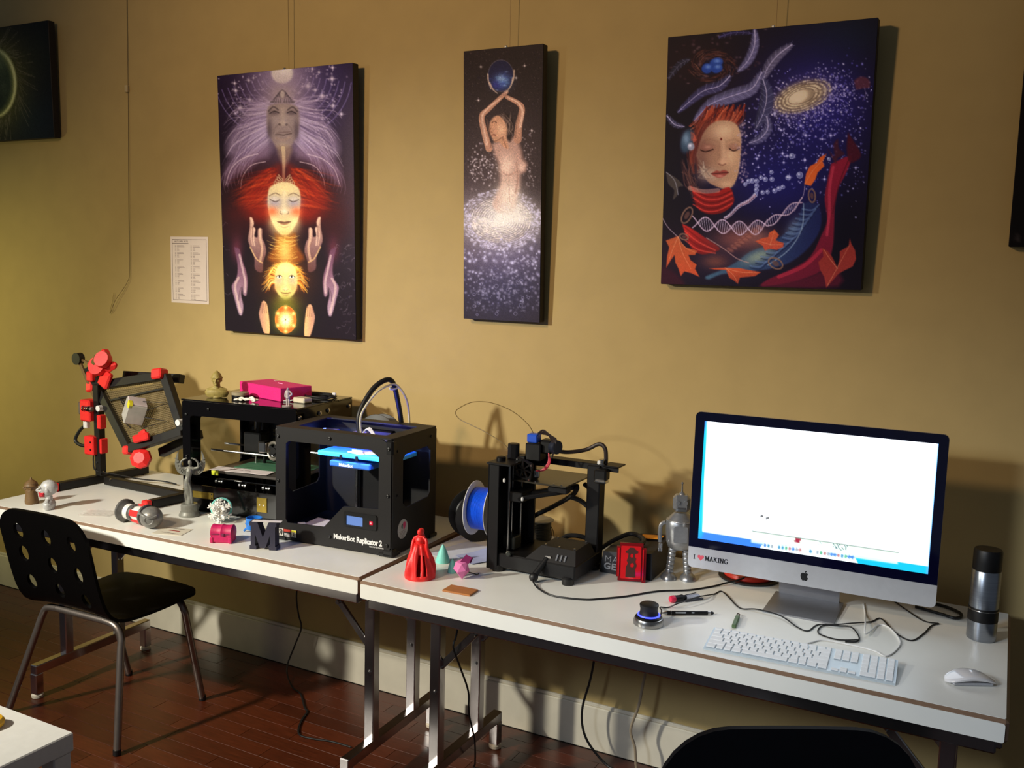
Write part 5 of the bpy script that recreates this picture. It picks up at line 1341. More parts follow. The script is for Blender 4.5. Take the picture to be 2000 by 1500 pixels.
text_mesh('lettering', 'Replicator 2', 0.0250, white_ink, RP, TM(.3130, .0325), .0003, .95, .80, .0009)
text_mesh('small_lettering', 'DESKTOP 3D PRINTER', 0.0062, white_ink, RP, TM(.3600, .0235), .0002, 1.0, .85)
st = MB().box((.0495, -.0016, .027), (.074, .0012, .025)).build('warning_sticker', BLACK, RP, smooth=0)
for (x, w, c) in ((.0235, .020, rgb(212, 208, 200)), (.0755, .018, rgb(206, 206, 196))): MB().box((x, -.0024, .027), (w, .0008, .024)).build('pictogram_field', mat('sticker_%d' % int(x * 1e4), c, .5), st, smooth=0)
MB().box((.0490, -.0024, .0345), (.026, .0008, .008)).build('red_field', mat('sticker_red', rgb(186, 52, 34), .5), st, smooth=0)
MB().box((.0755, -.0026, .0350), (.018, .0008, .007)).build('yellow_field', mat('sticker_yellow', rgb(216, 206, 50), .5), st, smooth=0)
h_ = MB(); h_.tube([(.018, -.003, .018), (.022, -.003, .026), (.020, -.003, .034), (.027, -.003, .036), (.029, -.003, .028), (.026, -.003, .018)], .0018, 5, 3); h_.build('hand_pictogram', BLACK, st)
h_ = MB(); h_.tube([(.071, -.003, .018), (.075, -.003, .024), (.079, -.003, .019)], .0014, 5, 0); h_.tube([(.075, -.003, .030), (.076, -.003, .024)], .0012, 5, 0); h_.build('burn_pictogram', BLACK, st)
for z in (.016, .020, .024): MB().box((.049, -.0024, z), (.022, .0006, .0016)).build('sticker_text', white_ink, st, smooth=0)
# round sticker on the side
rs = MB().lathe([(.0, 0), (.031, 0), (.031, .0008), (0, .0008)], (W, .066, .0765), 32, axis=(1, 0, 0)).build('round_sticker', mat('silver_sticker', rgb(176, 176, 176), .45), RP)
MB().plate([(0, .010), (.006, .016), (.014, .015), (.018, .006), (.015, -.002), (.006, -.012), (.004, -.004)], (), .0004, frameM((W + .0009, .066, .0825), (0, 1, 0), (0, 0, 1))).build('pink_motif', mat('pink_ink', rgb(206, 60, 110), .5), rs, smooth=0)
MB().plate([(0, .010), (-.004, .012), (-.010, .006), (-.009, -.002), (-.002, -.006)], (), .0004, frameM((W + .0009, .066, .0825), (0, 1, 0), (0, 0, 1))).build('grey_motif', mat('grey_ink2', rgb(90, 100, 100), .5), rs, smooth=0)
for k in range(6): MB().box((W + .0010, .064, .070 - .0045 * k), (.0004, .040 - .005 * k, .0012)).build('sticker_text', grey_ink, rs, smooth=0)
# insides
led_m = mat('blue_white_led', rgb(120, 140, 255), .5, emit=rgb(90, 120, 255), estr=14.0)
for (a, b_) in (((.06, .012, .338), (.39, .012, .338)), ((.408, .05, .335), (.408, .235, .335)), ((.032, .05, .335), (.032, .235, .335))):
    MB().bar(a, b_, .005, .003).build('led_strip', led_m, RP, smooth=0)
pl = bpy.data.lights.new('printer_led_light', 'AREA'); pl.energy = 1.3; pl.spread = math.radians(75); pl.color = (0.20, 0.36, 1.0); pl.shape = 'RECTANGLE'; pl.size = .30; pl.size_y = .012
plo = bpy.data.objects.new('printer_led_light', pl); COL.objects.link(plo); plo.parent = RP; plo.location = (.225, .020, .332); plo.rotation_euler = (math.radians(66), 0, 0)
pl2 = bpy.data.lights.new('printer_led_light', 'POINT'); pl2.energy = .8; pl2.color = (0.16, 0.14, 1.0); pl2.shadow_soft_size = .03
plo2 = bpy.data.objects.new('printer_led_light', pl2); COL.objects.link(plo2); plo2.parent = RP; plo2.location = (.225, .16, .345)
bp = MB().box((.262, .140, .288), (.285, .150, .014), .002).build('build_platform', mat('led_blue_bed', rgb(60, 190, 240), .35, var=.06), RP, smooth=0)  # blue LED glow is put into the bed colour
MB().box((.262, .14, .2955), (.270, .146, .001)).build('blue_tape_sheet', mat('painters_tape', rgb(40, 110, 220), .6, var=.1, stretch=(1, 12, 1)), bp, smooth=0)
for x in (.21, .27): MB().box((x, .0645, .284), (.010, .004, .014)).build('clip', BLACK, bp, smooth=0)
m = MB(); R_ = random.Random(3)
for k in range(13): m.ell((.285 + R_.gauss(0, .026), .10 + R_.gauss(0, .012), .2975), (R_.uniform(.010, .020), R_.uniform(.006, .010), .0035), 10, 6)
o = m.build('filament_scrap', mat('amber_scrap', rgb(206, 150, 80), .5, var=.3, scale=80), bp)
MB().box((.265, .075, .303), (.038, .002, .012)).build('paper_label', WHITEP, bp, smooth=0)
ar = MB(); ar.box((.235, .135, .256), (.155, .12, .020), .004); ar.build('platform_arm', mat('led_blue_arm', rgb(60, 120, 220), .4), RP, smooth=0)  # arm colour carries the blue LED glow too
text_mesh('arm_lettering', 'MakerBot', .014, white_ink, RP, frameM((.195, .0745, .250), (1, 0, 0), (0, 0, 1)), .0003, 1, .95, .0004)
MB().box((.235, .235, .20), (.14, .03, .30), .004).build('z_carriage', BLACK, RP, smooth=0)
for x in (.18, .29): MB().cyl((x, .205, .035), (x, .205, .34), .005, n=10).build('z_rod', STEEL, RP)
for (y, z) in ((.075, .340), (.115, .340)): MB().cyl((.02, y, z), (.42, y, z), .004, n=10).build('x_rod', STEEL, RP)
for x in (.025, .415): MB().cyl((x, .01, .328), (x, .275, .328), .004, n=10).build('y_rod', STEEL, RP)
ex = MB(); ex.box((.255, .098, .342), (.060, .050, .040), .004); ex.build('extruder_block', mat('violet_grey_block', rgb(90, 86, 140), .4), RP, smooth=0)
MB().box((.255, .065, .338), (.042, .012, .042), .003).build('extruder_fan', BLACK, RP, smooth=0)
m = MB()
for k in range(4): m.tube([(.27, .10, .362), (.285 + .004 * k, .095, .376 + .002 * k), (.305 + .004 * k, .09, .368), (.325 + .003 * k, .085, .350)], .0016, 6, 5)
m.build('white_wires', WHITEP, RP)
for (x, y) in ((.335, .20), (.375, .205)): MB().box((x, y, .325), (.03, .03, .05), .003).build('motor_block', mat('violet_motor', rgb(80, 80, 130), .4), RP, smooth=0)
for (x, y) in ((.085, .20), (.135, .15)): MB().box((x, y, .340), (.05, .012, .010), .002).build('rail_block', mat('violet_motor', rgb(80, 80, 130), .4), RP, smooth=0)
MB().tube([(.250, .11, .36), (.246, .115, .42), (.262, .16, .49), (.285, .20, .522), (.300, .23, .516), (.300, .265, .45), (.302, .289, .36), (.300, .300, .25)], .0085, 12, 8).build('black_hose', RUBBER, RP)
MB().tube([(.262, .10, .36), (.258, .108, .42), (.275, .16, .480), (.295, .205, .505), (.315, .235, .505), (.338, .262, .45), (.332, .292, .36), (.330, .300, .30)], .0035, 8, 8).build('white_filament_tube', mat('milky_tube', rgb(226, 220, 190), .35, alpha=.85), RP)
MB().torus((.300, .238, .495), .0125, .003, axis=(0, .25, -1), n=18).build('white_tie', WHITEP, RP)
for (x, y, rz, c, w, d) in ((.115, .085, -.25, rgb(196, 188, 196), .12, .075), (.20, .15, .25, rgb(150, 160, 210), .13, .08)):
    q = MB(); q.add([(-w / 2, -d / 2, 0), (w / 2, -d / 2, .004), (w / 2, d / 2, .02), (-w / 2, d / 2, .014), (-w / 2, -d / 2, .0008), (w / 2, -d / 2, .0048), (w / 2, d / 2, .0208), (-w / 2, d / 2, .0148)],
              [(3, 2, 1, 0), (4, 5, 6, 7), (0, 1, 5, 4), (1, 2, 6, 5), (2, 3, 7, 6), (3, 0, 4, 7)])
    wp = Matrix.Translation(RP.location) @ Matrix.Rotation(math.radians(4.2), 4, 'Z') @ Vector((x, y, .0335))
    solo(q, 'paper_sheet', mat('paper_in_printer_%d' % int(x * 1000), c, .7), 'pale lilac paper lying on the floor of the lettered printer' if x < .15 else 'bluish paper behind the lilac sheet inside the lettered printer', 'paper', wp[:], rz, smooth=0)
wp = Matrix.Translation(RP.location) @ Matrix.Rotation(math.radians(4.2), 4, 'Z') @ Vector((.085, .045, .0335))
t = thing('white_usb_cable', 'short white cable with plug lying inside the lettered printer', 'cable', wp[:], math.radians(4))
MB().tube([(-.02, .01, .004), (.01, -.012, .004), (.045, -.018, .004), (.065, -.004, .004), (.055, .01, .004)], .0026, 6, 6).build('lead', WHITEP, t)
MB().box((-.024, .014, .008), (.028, .018, .014), .004, rz=.8).build('plug', WHITEP, t, smooth=0)

# ================================================================== SMALL THINGS ON THE LEFT TABLE
brown = mat('brown_print', rgb(112, 84, 48), 0.55, var=0.12, scale=120, bump=.1)
def pointed(m, s):
    m.lathe([(.235 * s, .74 * s), (.25 * s, .80 * s), (.20 * s, .90 * s), (.10 * s, .98 * s), (.04 * s, 1.02 * s), (.025 * s, 1.10 * s)], n=20)
    m.torus((0, 0, .76 * s), .24 * s, .026 * s); m.torus((0, 0, .86 * s), .215 * s, .018 * s)
    m.lathe([(.23 * s, .0), (.25 * s, .15 * s), (.22 * s, .40 * s), (.20 * s, .6 * s)], n=20)
bust('pointed_hat_bust', 'small brown bust in a pointed ribbed hat, left of the silver bust', (-3.115, -0.735, TZ), math.radians(-50), 0.084, brown, extra=pointed, shoulders=0, nose=1.1, hs=1.12)
silver_p = mat('silver_grey_print', rgb(186, 184, 182), 0.42, metal=0.1, var=0.12, scale=140, bump=.15)
sb = bust('mask_bust', 'silver bald bust with a red mouth and jaw', (-2.995, -0.752, TZ), math.radians(-58), 0.093, silver_p, nose=1.2, hs=1.42, shoulders=.92)
m = MB(); s = .093
m.M = Matrix.Translation((0, 0, .50 * s)) @ Matrix.Scale(1.44, 4) @ Matrix.Translation((0, 0, -.50 * s))
m.ell((0, -.115 * s, .55 * s), (.150 * s, .115 * s, .075 * s), 16, 10); m.ell((0, -.195 * s, .52 * s), (.075 * s, .06 * s, .055 * s), 12, 8); m.tube([(-.155 * s, -.06 * s, .60 * s), (0, -.235 * s, .585 * s), (.155 * s, -.06 * s, .60 * s)], .034 * s, 8, 5)
o = m.build('red_jaw', mat('dark_red_print', rgb(186, 30, 44), .5), sb); remesh(o, .0014, 2)
q = MB(); n = 10
vs = [(-.055 + .11 * i / n, -.038 + .076 * j / n, .002 + .0035 * math.sin(3.1 * i + j) * math.sin(2.3 * j) ** 2 * (1 if 0 < i < n and 0 < j < n else .3) + .0025) for i in range(n + 1) for j in range(n + 1)]
fs = [(i * (n + 1) + j, (i + 1) * (n + 1) + j, (i + 1) * (n + 1) + j + 1, i * (n + 1) + j + 1) for i in range(n) for j in range(n)]
N_ = len(vs); vs2 = [(x, y, .0002) for x, y, z in vs]
bd = [(i * (n + 1)) for i in range(n + 1)]
q.add(vs, fs); q.add(vs2, [f[::-1] for f in fs])
o = solo(q, 'plastic_bag', mat('clear_bag', rgb(246, 242, 236), .2, alpha=.4, var=.02), 'flat clear plastic bag left of the red and white torch toy', 'bag', (-2.80, -0.70, TZ), math.radians(25))
# torch toy: dark flare, white ribbed barrel, red strips, big grey bulb
tt = thing('torch_toy', 'lying toy torch with dark flare, white barrel, red strips and grey bulb head', 'toy', (-2.640, -0.722, TZ + .040), math.radians(-3))
dgrey = mat('dark_grey_print', rgb(96, 94, 92), .4, metal=.3, var=.12, scale=120, bump=.1); mgrey = mat('mid_grey_print', rgb(132, 130, 126), .38, metal=.3, var=.14, scale=90, bump=.15)
AX = (1, 0, -.02)
MB().lathe([(.0, -.004), (.034, -.004), (.040, 0), (.040, .008), (.033, .014), (.028, .020), (0, .020)], (0, 0, 0), 30, axis=AX).build('flare', dgrey, tt)
m = MB().lathe([(0, .020), (.0265, .020), (.0265, .112), (0, .112)], (0, 0, 0), 30, axis=AX); m.build('barrel', mat('white_print2', rgb(230, 226, 220), .5), tt)
MB().lathe([(0, .046), (.030, .046), (.031, .050), (.031, .058), (.030, .062), (0, .062)], (0, 0, 0), 30, axis=AX).build('collar', dgrey, tt)
for k in range(14):
    a = 2 * math.pi * k / 14
    MB().box((.064, .0285 * math.cos(a), .0285 * math.sin(a)), (.006, .006, .006), .001, R=Matrix.Rotation(a, 3, 'X')).build('collar_tooth', dgrey, tt, smooth=0)
for a in (60, 165, 235, 345):
    a = math.radians(a); MB().box((.088, .0285 * math.cos(a), .0285 * math.sin(a)), (.052, .020, .007), .002, R=Matrix.Rotation(a - math.pi / 2, 3, 'X')).build('red_strip', RED, tt, smooth=0)
hd = MB().ell((.138, 0, -.003), (.040, .0365, .0365), 26, 16).build('bulb', mgrey, tt)
MB().torus((.113, 0, 0), .031, .006, axis=(1, 0, 0)).build('bulb_collar', dgrey, tt)
m = MB(); m.tube([(.120, -.034, .018), (.145, -.038, .012), (.168, -.026, .004), (.176, -.008, .010)], .004, 8, 5); m.torus((.160, -.027, -.004), .014, .003, axis=(.55, -.8, 0), n=20); m.build('bulb_ridge', mgrey, hd)
# winged statuette
vt = thing('winged_statuette', 'grey winged statuette with raised arms on a round pedestal', 'statuette', (-2.520, -0.545, TZ), math.radians(36))
gs = mat('grey_resin_print', rgb(126, 126, 118), .45, metal=.15, var=.1, scale=150, bump=.1)
MB().lathe([(.0365, 0), (.037, .004), (.034, .010), (.031, .016), (.0305, .018), (.0295, .018), (.0295, .032), (.030, .034), (.029, .042), (.027, .044), (0, .044)], n=32).build('pedestal', gs, vt)
m = MB()
m.tube([(0, 0, .040), (.003, 0, .07), (-.004, -.002, .098), (-.006, -.002, .122), (-.002, 0, .142), (.002, 0, .160), (.003, 0, .170)], .01, 14, 5, rs=[.0115, .0095, .0130, .0115, .0095, .0125, .0085])
m.tube([(.010, -.004, .045), (.008, -.008, .09), (.0, -.008, .12)], .005, 8, 4); m.tube([(-.010, .004, .044), (-.012, 0, .08), (-.008, 0, .11)], .005, 8, 4)
m.tube([(-.014, 0, .168), (.003, 0, .172), (.018, 0, .168)], .0062, 8, 4); m.cyl((.003, 0, .170), (.004, -.001, .184), .0042, n=10); m.ell((.004, -.003, .192), (.0068, .0078, .0100), 14, 10)
for s in (-1, 1):
    m.tube([(.003 + s * .015, 0, .170), (.003 + s * .030, -.004, .176), (.003 + s * .027, -.006, .196), (.003 + s * .014, -.008, .207)], .004, 8, 5, rs=[.0052, .0045, .0040, .0032])
    m.ell((.003 + s * .010, -.009, .208), (.0045, .003, .003), 8, 6)
o = m.build('figure', gs, vt); remesh(o, .0011, 2)
for s in (-1, 1):
    w = [(.004, .150), (.012, .146), (.022, .144), (.034, .148), (.044, .158), (.050, .172), (.052, .188), (.049, .206), (.044, .222), (.0385, .232), (.040, .214), (.040, .200), (.034, .190), (.026, .178), (.018, .172), (.008, .166)]
    wing = MB().plate([(s * x + .003, z) for x, z in w], (), .005, frameM((0, .011, 0), (1, 0, 0), (0, 0, 1)))
    wo = wing.build('wing', gs, vt, smooth=0)
    f = MB()
    for k in range(9):
        t_ = k / 8; x0, z0 = .012 + .030 * t_, .170 + .030 * t_ * t_; x1, z1 = .014 + .038 * t_, .146 + .06 * t_ ** 2.2
        f.bar((s * x0 + .003, .005, z0), (s * x1 + .003, .005, z1), .003, .003)
    f.build('feather_ridges', gs, wo, smooth=0)['kind'] = 'stuff'
# curved silver piece behind the statuette
m = MB(); m.tube([(-.04, 0, .003), (-.025, .012, .012), (0, .02, .020), (.03, .02, .022), (.055, .01, .012)], .006, 8, 6, rs=[.004, .008, .009, .008, .004]); m.box((-.035, .004, .006), (.03, .012, .010), .003, rz=-.5)
solo(m, 'curved_clip', mat('dull_silver_part', rgb(150, 138, 110), .35, metal=.6), 'dull silver curved part behind the grey statuette', 'clip', (-2.775, -.285, TZ), .3)
# flyer
fy = thing('flyer', 'small printed card with a red mark beside the torch toy', 'flyer', (-2.412, -0.722, TZ), math.radians(18))
MB().box((0, 0, .0008), (.105, .078, .0012)).build('card', mat('off_white_card', rgb(214, 206, 188), .6), fy, smooth=0)
MB().box((.004, .006, .0018), (.042, .007, .0004), rz=-.15).build('red_mark', mat('dark_red_ink', rgb(150, 40, 34), .5), fy, smooth=0)
for k in range(3): MB().box((-.008 + .006 * k, .030 - .052 * (k == 2), .0018), (.066, .002, .0004), rz=-.1 * (k + 1) * .5).build('print_line', ink_m, fy, smooth=0)
# snowflake ornament
sf = thing('snowflake_ornament', 'white lattice snowflake ornament with a pale teal hoop behind it', 'ornament', (-2.366, -0.555, TZ + .041), math.radians(40))
wp_ = mat('white_print3', rgb(240, 238, 232), .55)
def flake(mb, R0, tilt):
    for k in range(6):
        a = math.radians(60 * k + 30); d = Vector((math.cos(a), 0, math.sin(a))); e = Vector((-math.sin(a), 0, math.cos(a)))
        T_ = Matrix.Rotation(tilt, 3, 'Z')
        mb.bar(T_ @ (d * .002), T_ @ (d * R0), .0045, .0045)
        for f in (.36, .62, .85):
            for s in (-1, 1): mb.bar(T_ @ (d * R0 * f), T_ @ (d * R0 * (f + .18) + e * (s * R0 * .26)), .004, .004)
        mb.ell(T_ @ (d * R0), .0035, 8, 6); mb.bar(T_ @ (d * R0 * .36 + e * 0), T_ @ (Vector((math.cos(a + 1.047), 0, math.sin(a + 1.047))) * R0 * .36), .0035, .0035)
for t_ in (0, math.radians(60), math.radians(120)):
    m = MB(); flake(m, .039, t_); m.build('lattice_plate', wp_, sf, smooth=0)
MB().torus((.004, .030, .002), .034, .0035, axis=(.25, -1, .35), n=30).build('hoop', TEAL, sf)
# magenta chest
ch = thing('treasure_chest', 'small magenta treasure chest print with rounded lid', 'ornament', (-2.190, -0.715, TZ), math.radians(24))
mg = mat('magenta_print', rgb(196, 24, 92), .5, var=.08, scale=140, bump=.15); mgd = mat('magenta_print_dark', rgb(120, 40, 76), .5)
MB().box((0, 0, .0145), (.070, .046, .029), .005).build('chest_body', mg, ch, smooth=30)
m = MB().lathe([(0, -.036), (.021, -.036), (.0255, -.033), (.0235, -.018), (.0235, -.006), (.0262, 0), (.0235, .006), (.0235, .018), (.0255, .033), (.021, .036), (0, .036)], (0, 0, .032), 24, axis=(1, 0, 0)); m.build('lid', mg, ch)
MB().box((0, -.0235, .0305), (.069, .003, .004), .001).build('seam', mgd, ch, smooth=0)
for x in (-.030, .030): MB().box((x, -.022, .010), (.012, .008, .020), .003).build('foot_block', mg, ch, smooth=0)
MB().box((.008, -.0255, .029), (.010, .005, .010), .002).build('lock', mgd, ch, smooth=0)
# letter M with paper strip
lm_ = mat('dark_navy_print', rgb(46, 44, 62), .5, var=.06)
MP = [(0, 0), (.022, 0), (.022, .012), (.018, .012), (.018, .050), (.034, .006), (.052, .006), (.068, .050), (.068, .012), (.064, .012), (.064, 0), (.088, 0), (.088, .012), (.084, .012), (.084, .076), (.088, .076), (.088, .088), (.062, .088), (.044, .040), (.026, .088), (0, .088), (0, .076), (.004, .076), (.004, .012), (0, .012)]
m = MB().plate(MP, (), .034, frameM((-.044, .017, 0), (1, 0, 0), (0, 0, 1)))
solo(m, 'letter_m', lm_, 'dark navy block letter M standing at the lettered printer corner', 'letter', (-2.028, -.700, TZ), math.radians(20), smooth=0)
m = MB().box((0, 0, .0006), (.092, .020, .0008))
solo(m, 'paper_strip', mat('white_strip', rgb(232, 224, 222), .6), 'white paper strip lying on the navy letter M', 'paper', (-2.020, -.698, TZ + .0882), math.radians(26), smooth=0)
# blue cup
bc = thing('blue_cup', 'small bright blue printed cup behind the letter M', 'cup', (-2.180, -.585, TZ))
bl_ = mat('bright_blue_print', rgb(36, 120, 214), .4, var=.06, scale=150, bump=.1)
MB().lathe([(.022, .012), (.026, .014), (.027, .040), (.027, .052), (.0245, .052), (.0245, .018), (0, .016)], n=30).build('bowl', bl_, bc)
MB().torus((0, 0, .032), .0275, .002).build('rim_ring', bl_, bc)
for a in (200, 320, 80):
    a = math.radians(a); MB().tube([(.022 * math.cos(a), .022 * math.sin(a), .018), (.031 * math.cos(a), .031 * math.sin(a), .009), (.036 * math.cos(a), .036 * math.sin(a), .004)], .0038, 8, 4).build('leg', bl_, bc)
# ================================================================== SPOOLS BETWEEN THE PRINTERS
def spool(name, label, loc, axis, R0, Rc, w, flange, wound, tilt_w=0.004, ridges=True):
    t = thing(name, label, 'filament spool', loc)
    ax = Vector(axis).normalized()
    for s in (-1, 1):
        MB().lathe([(.012, 0), (R0 - .002, 0), (R0, .001), (R0, tilt_w - .001), (R0 - .002, tilt_w), (.012, tilt_w)], ax * (s * w / 2 - tilt_w / 2), 40, axis=ax).build('flange', flange, t)
    prof = [(Rc, -w / 2 + .003)]
    if ridges:
        n = 17
        for k in range(n):
            z = -w / 2 + .004 + (w - .008) * k / (n - 1); prof += [(Rc, z), (Rc + .0014, z + (w - .008) / (n - 1) * .5)]
        prof = prof[:-1]
    prof.append((Rc, w / 2 - .003))
    MB().lathe(prof, (0, 0, 0), 40, axis=ax).build('wound_filament', wound, t)
    return t
white_fl = mat('white_spool_plastic', rgb(206, 206, 206), .4); blue_f = mat('blue_filament', rgb(20, 92, 240), .35, var=.08, scale=120)
blk_f = mat('black_filament', rgb(18, 18, 19), .4, var=.15, scale=120)
spool('filament_spool', 'white flanged spool of bright blue filament beside the open frame printer', (-1.432, -.350, .8935), (1, .08, 0), .0865, .066, .070, white_fl, blue_f)
spool('filament_spool', 'large black spool standing behind the blue filament spool', (-1.522, -.250, TZ + .0845), (.80, -.60, 0), .084, .060, .062, mat('black_spool', rgb(20, 20, 22), .5), blk_f)
gs_ = spool('filament_spool', 'grey topped spool of charcoal filament standing behind the open frame printer', (-1.300, -.215, TZ + .046), (0, 0, 1), .045, .036, .092, mat('pale_grey_spool', rgb(180, 178, 166), .5), mat('charcoal_filament', rgb(48, 50, 46), .5, var=.15))
MB().tube([(.036, 0, -.02), (.048, -.01, .0), (.042, -.006, .03), (.05, .0, .01), (.052, .004, -.03), (.044, 0, -.038)], .0012, 5, 6).build('loose_filament', blk_f, gs_)
black_disc = spool('filament_spool', 'dark spool rim peeping over the back of the lettered printer', (-1.985, -.150, TZ + .285), (.12, -1, .1), .080, .06, .05, mat('black_spool', rgb(20, 20, 22), .5), blk_f)
for q in (-.05, .05): MB().box((q, .045, -.1925), (.012, .012, .184)).build('stand_leg', BLACK, black_disc, smooth=0)
# papers under the spool
pp = MB(); pp.box((0, 0, .0006), (.150, .190, .0006))
solo(pp, 'paper_sheet', mat('blueish_white_paper', rgb(208, 212, 226), .6), 'flat white paper under the blue filament spool', 'paper', (-1.478, -.395, TZ), math.radians(-14), smooth=0)
n = 8; q = MB()
vs = [(-.06 + .12 * i / n, -.05 + .10 * j / n, .002 + .018 * max(0, (i / n - .35)) ** 1.5) for i in range(n + 1) for j in range(n + 1)]
fs = [(i * (n + 1) + j, (i + 1) * (n + 1) + j, (i + 1) * (n + 1) + j + 1, i * (n + 1) + j + 1) for i in range(n) for j in range(n)]
q.add(vs, fs); q.add([(x, y, z + .0006) for x, y, z in vs], [f[::-1] for f in fs])
solo(q, 'paper_sheet', mat('lilac_paper', rgb(176, 184, 220), .6), 'curled bluish paper leaning at the open frame printer foot', 'paper', (-1.405, -.42, TZ + .0012), math.radians(60))

# ================================================================== FIGURES ON THE RIGHT TABLE
rd = thing('gown_figurine', 'bright red figurine in a long flowing gown with openings in the skirt', 'figurine', (-1.462, -.672, TZ))
m = MB(); n = 72; prof = [(.044, 0), (.0450, .004), (.0440, .014), (.0405, .032), (.0350, .052), (.0280, .072), (.0205, .090), (.0165, .102)]
ov = []; 
for (r, z) in prof:
    for k in range(n):
        a = 2 * math.pi * k / n; f = (z / .102)
        rr = r * (1 + (.10 * math.sin(9 * a + 3 * f) + .07 * math.sin(5 * a - 4 * f)) * min(1, z / .02) * 1.25 * (1 - .3 * f))
        ov.append((rr * math.cos(a), rr * math.sin(a), z))
def hole(k, i):
    a = 360 * (k + .5) / n
    return (i in (2, 3, 4)) and (290 < a < 303 or (316 < a < 330 and i > 1) or 190 < a < 197 or 60 < a < 70)
fs = [(i * n + k, i * n + (k + 1) % n, (i + 1) * n + (k + 1) % n, (i + 1) * n + k) for i in range(len(prof) - 1) for k in range(n) if not hole(k, i)]
m.add(ov, fs)
so = m.build('gown_skirt', RED, rd); sd = so.modifiers.new('thickness', 'SOLIDIFY'); sd.thickness = .003; sd.offset = -1
MB().lathe([(0, 0), (.0445, 0), (.0445, .003), (.040, .004), (0, .004)], n=40).build('base_disc', RED, rd)
m = MB(); m.tube([(0, 0, .086), (0, 0, .100), (.0, 0, .112), (0, 0, .121)], .01, 14, 5, rs=[.0165, .0140, .0155, .0100]); m.tube([(-.015, 0, .117), (0, 0, .121), (.015, 0, .117)], .0052, 8, 4)
m.cyl((0, 0, .118), (0, -.001, .128), .0045, n=10); m.ell((0, -.002, .1345), (.0085, .0095, .0105), 16, 10); m.ell((0, .004, .136), (.0092, .0088, .0095), 14, 10)
m.tube([(-.017, 0, .117), (-.022, -.003, .106), (-.022, -.010, .090), (-.018, -.018, .070)], .0050, 8, 5); m.tube([(.017, 0, .117), (.023, -.003, .108), (.026, -.006, .092), (.033, -.004, .062)], .0050, 8, 5)
m.tube([(0, .006, .128), (0, .013, .112), (0, .012, .09)], .007, 8, 4)
o = m.build('torso', RED, rd); remesh(o, .0012, 2)
m = MB().lathe([(.022, 0), (.0222, .003), (.018, .018), (.0125, .034), (.006, .048), (.0012, .056), (0, .0565)], n=28)
solo(m, 'teal_cone', TEAL, 'larger teal cone standing between the red gown figurine and the spool', 'cone', (-1.481, -.517, TZ))
m = MB().lathe([(.0145, 0), (.0148, .002), (.0115, .018), (.007, .032), (.0012, .041), (0, .0415)], n=24)
solo(m, 'teal_cone', TEAL, 'smaller teal cone right behind the pink faceted ornament', 'cone', (-1.405, -.585, TZ))
gm = thing('faceted_ornament', 'small pink faceted ornament with purple leaves and a thin tail', 'ornament', (-1.352, -.622, TZ), math.radians(20))
gm.scale = (1.25, 1.25, 1.35)
pk_ = mat('pink_print', rgb(226, 120, 180), .5, var=.05); pu_ = mat('purple_print', rgb(130, 30, 92), .5)
b_ = [(0.002, -.003, 0)]; r1 = [(.019 * math.cos(math.radians(60 * k + 10)), .017 * math.sin(math.radians(60 * k + 10)), .018 + .004 * (k % 2)) for k in range(6)]; r2 = [(.015 * math.cos(math.radians(60 * k + 40)), .013 * math.sin(math.radians(60 * k + 40)), .036 + .003 * (k % 2)) for k in range(6)]
m = MB(); m.add(b_ + r1 + r2 + [(0, 0, .044)], [(0, 1 + (k + 1) % 6, 1 + k) for k in range(6)] + [(1 + k, 1 + (k + 1) % 6, 7 + k) for k in range(6)] + [(1 + (k + 1) % 6, 7 + (k + 1) % 6, 7 + k) for k in range(6)] + [(7 + k, 7 + (k + 1) % 6, 13) for k in range(6)])
m.build('facet_body', pk_, gm, smooth=0)
for (x, y, s) in ((.008, -.002, 1), (.014, .003, .8)):
    q = MB(); q.add([(x - .010 * s, y - .006, .040), (x + .010 * s, y - .004, .036), (x + .016 * s, y + .004, .048), (x + .002, y + .004, .054 * s + .006 * (1 - s)), (x, y + .008, .040)], [(0, 1, 2), (0, 2, 3), (0, 3, 4), (1, 4, 2), (2, 4, 3), (0, 4, 1)]); q.build('leaf', pu_, gm, smooth=0)
MB().tube([(.016, .006, .014), (.028, .004, .012), (.036, .006, .010), (.040, .004, .013)], .0013, 6, 5).build('tail', BLACK, gm)
m = MB().box((0, 0, .0028), (.086, .052, .0048), .0006)
solo(m, 'wood_tile', mat('laser_cut_wood', rgb(176, 112, 58), .55, var=.12, scale=25, stretch=(1, 8, 8)), 'small flat rectangular wood tile in front of the pink ornament', 'wood tile', (-1.299, -.716, TZ), math.radians(3), smooth=0)

# ================================================================== OPEN FRAME PRINTER
P2 = thing('open_frame_printer', 'black open-frame metal 3D printer with a blue extruder block, right of the blue spool', '3D printer', (-1.33, -.515, TZ))
PB = mat('black_powder_coat', rgb(14, 13, 15), .45, var=.08, scale=80, spec=.35)
X0, Y0 = -1.33, -.515
def L2(x, y, z): return (x - X0, y - Y0, z - TZ)
MB().box((.150, .105, .034), (.270, .19, .044), .004).build('base_box', PB, P2, smooth=0)
for (x, y) in ((.262, .015), (.03, .02), (.03, .185), (.27, .19)): MB().lathe([(.017, 0), (.018, .003), (.018, .018), (.013, .022)], (x, y, 0), 18).build('rubber_foot', RUBBER, P2)
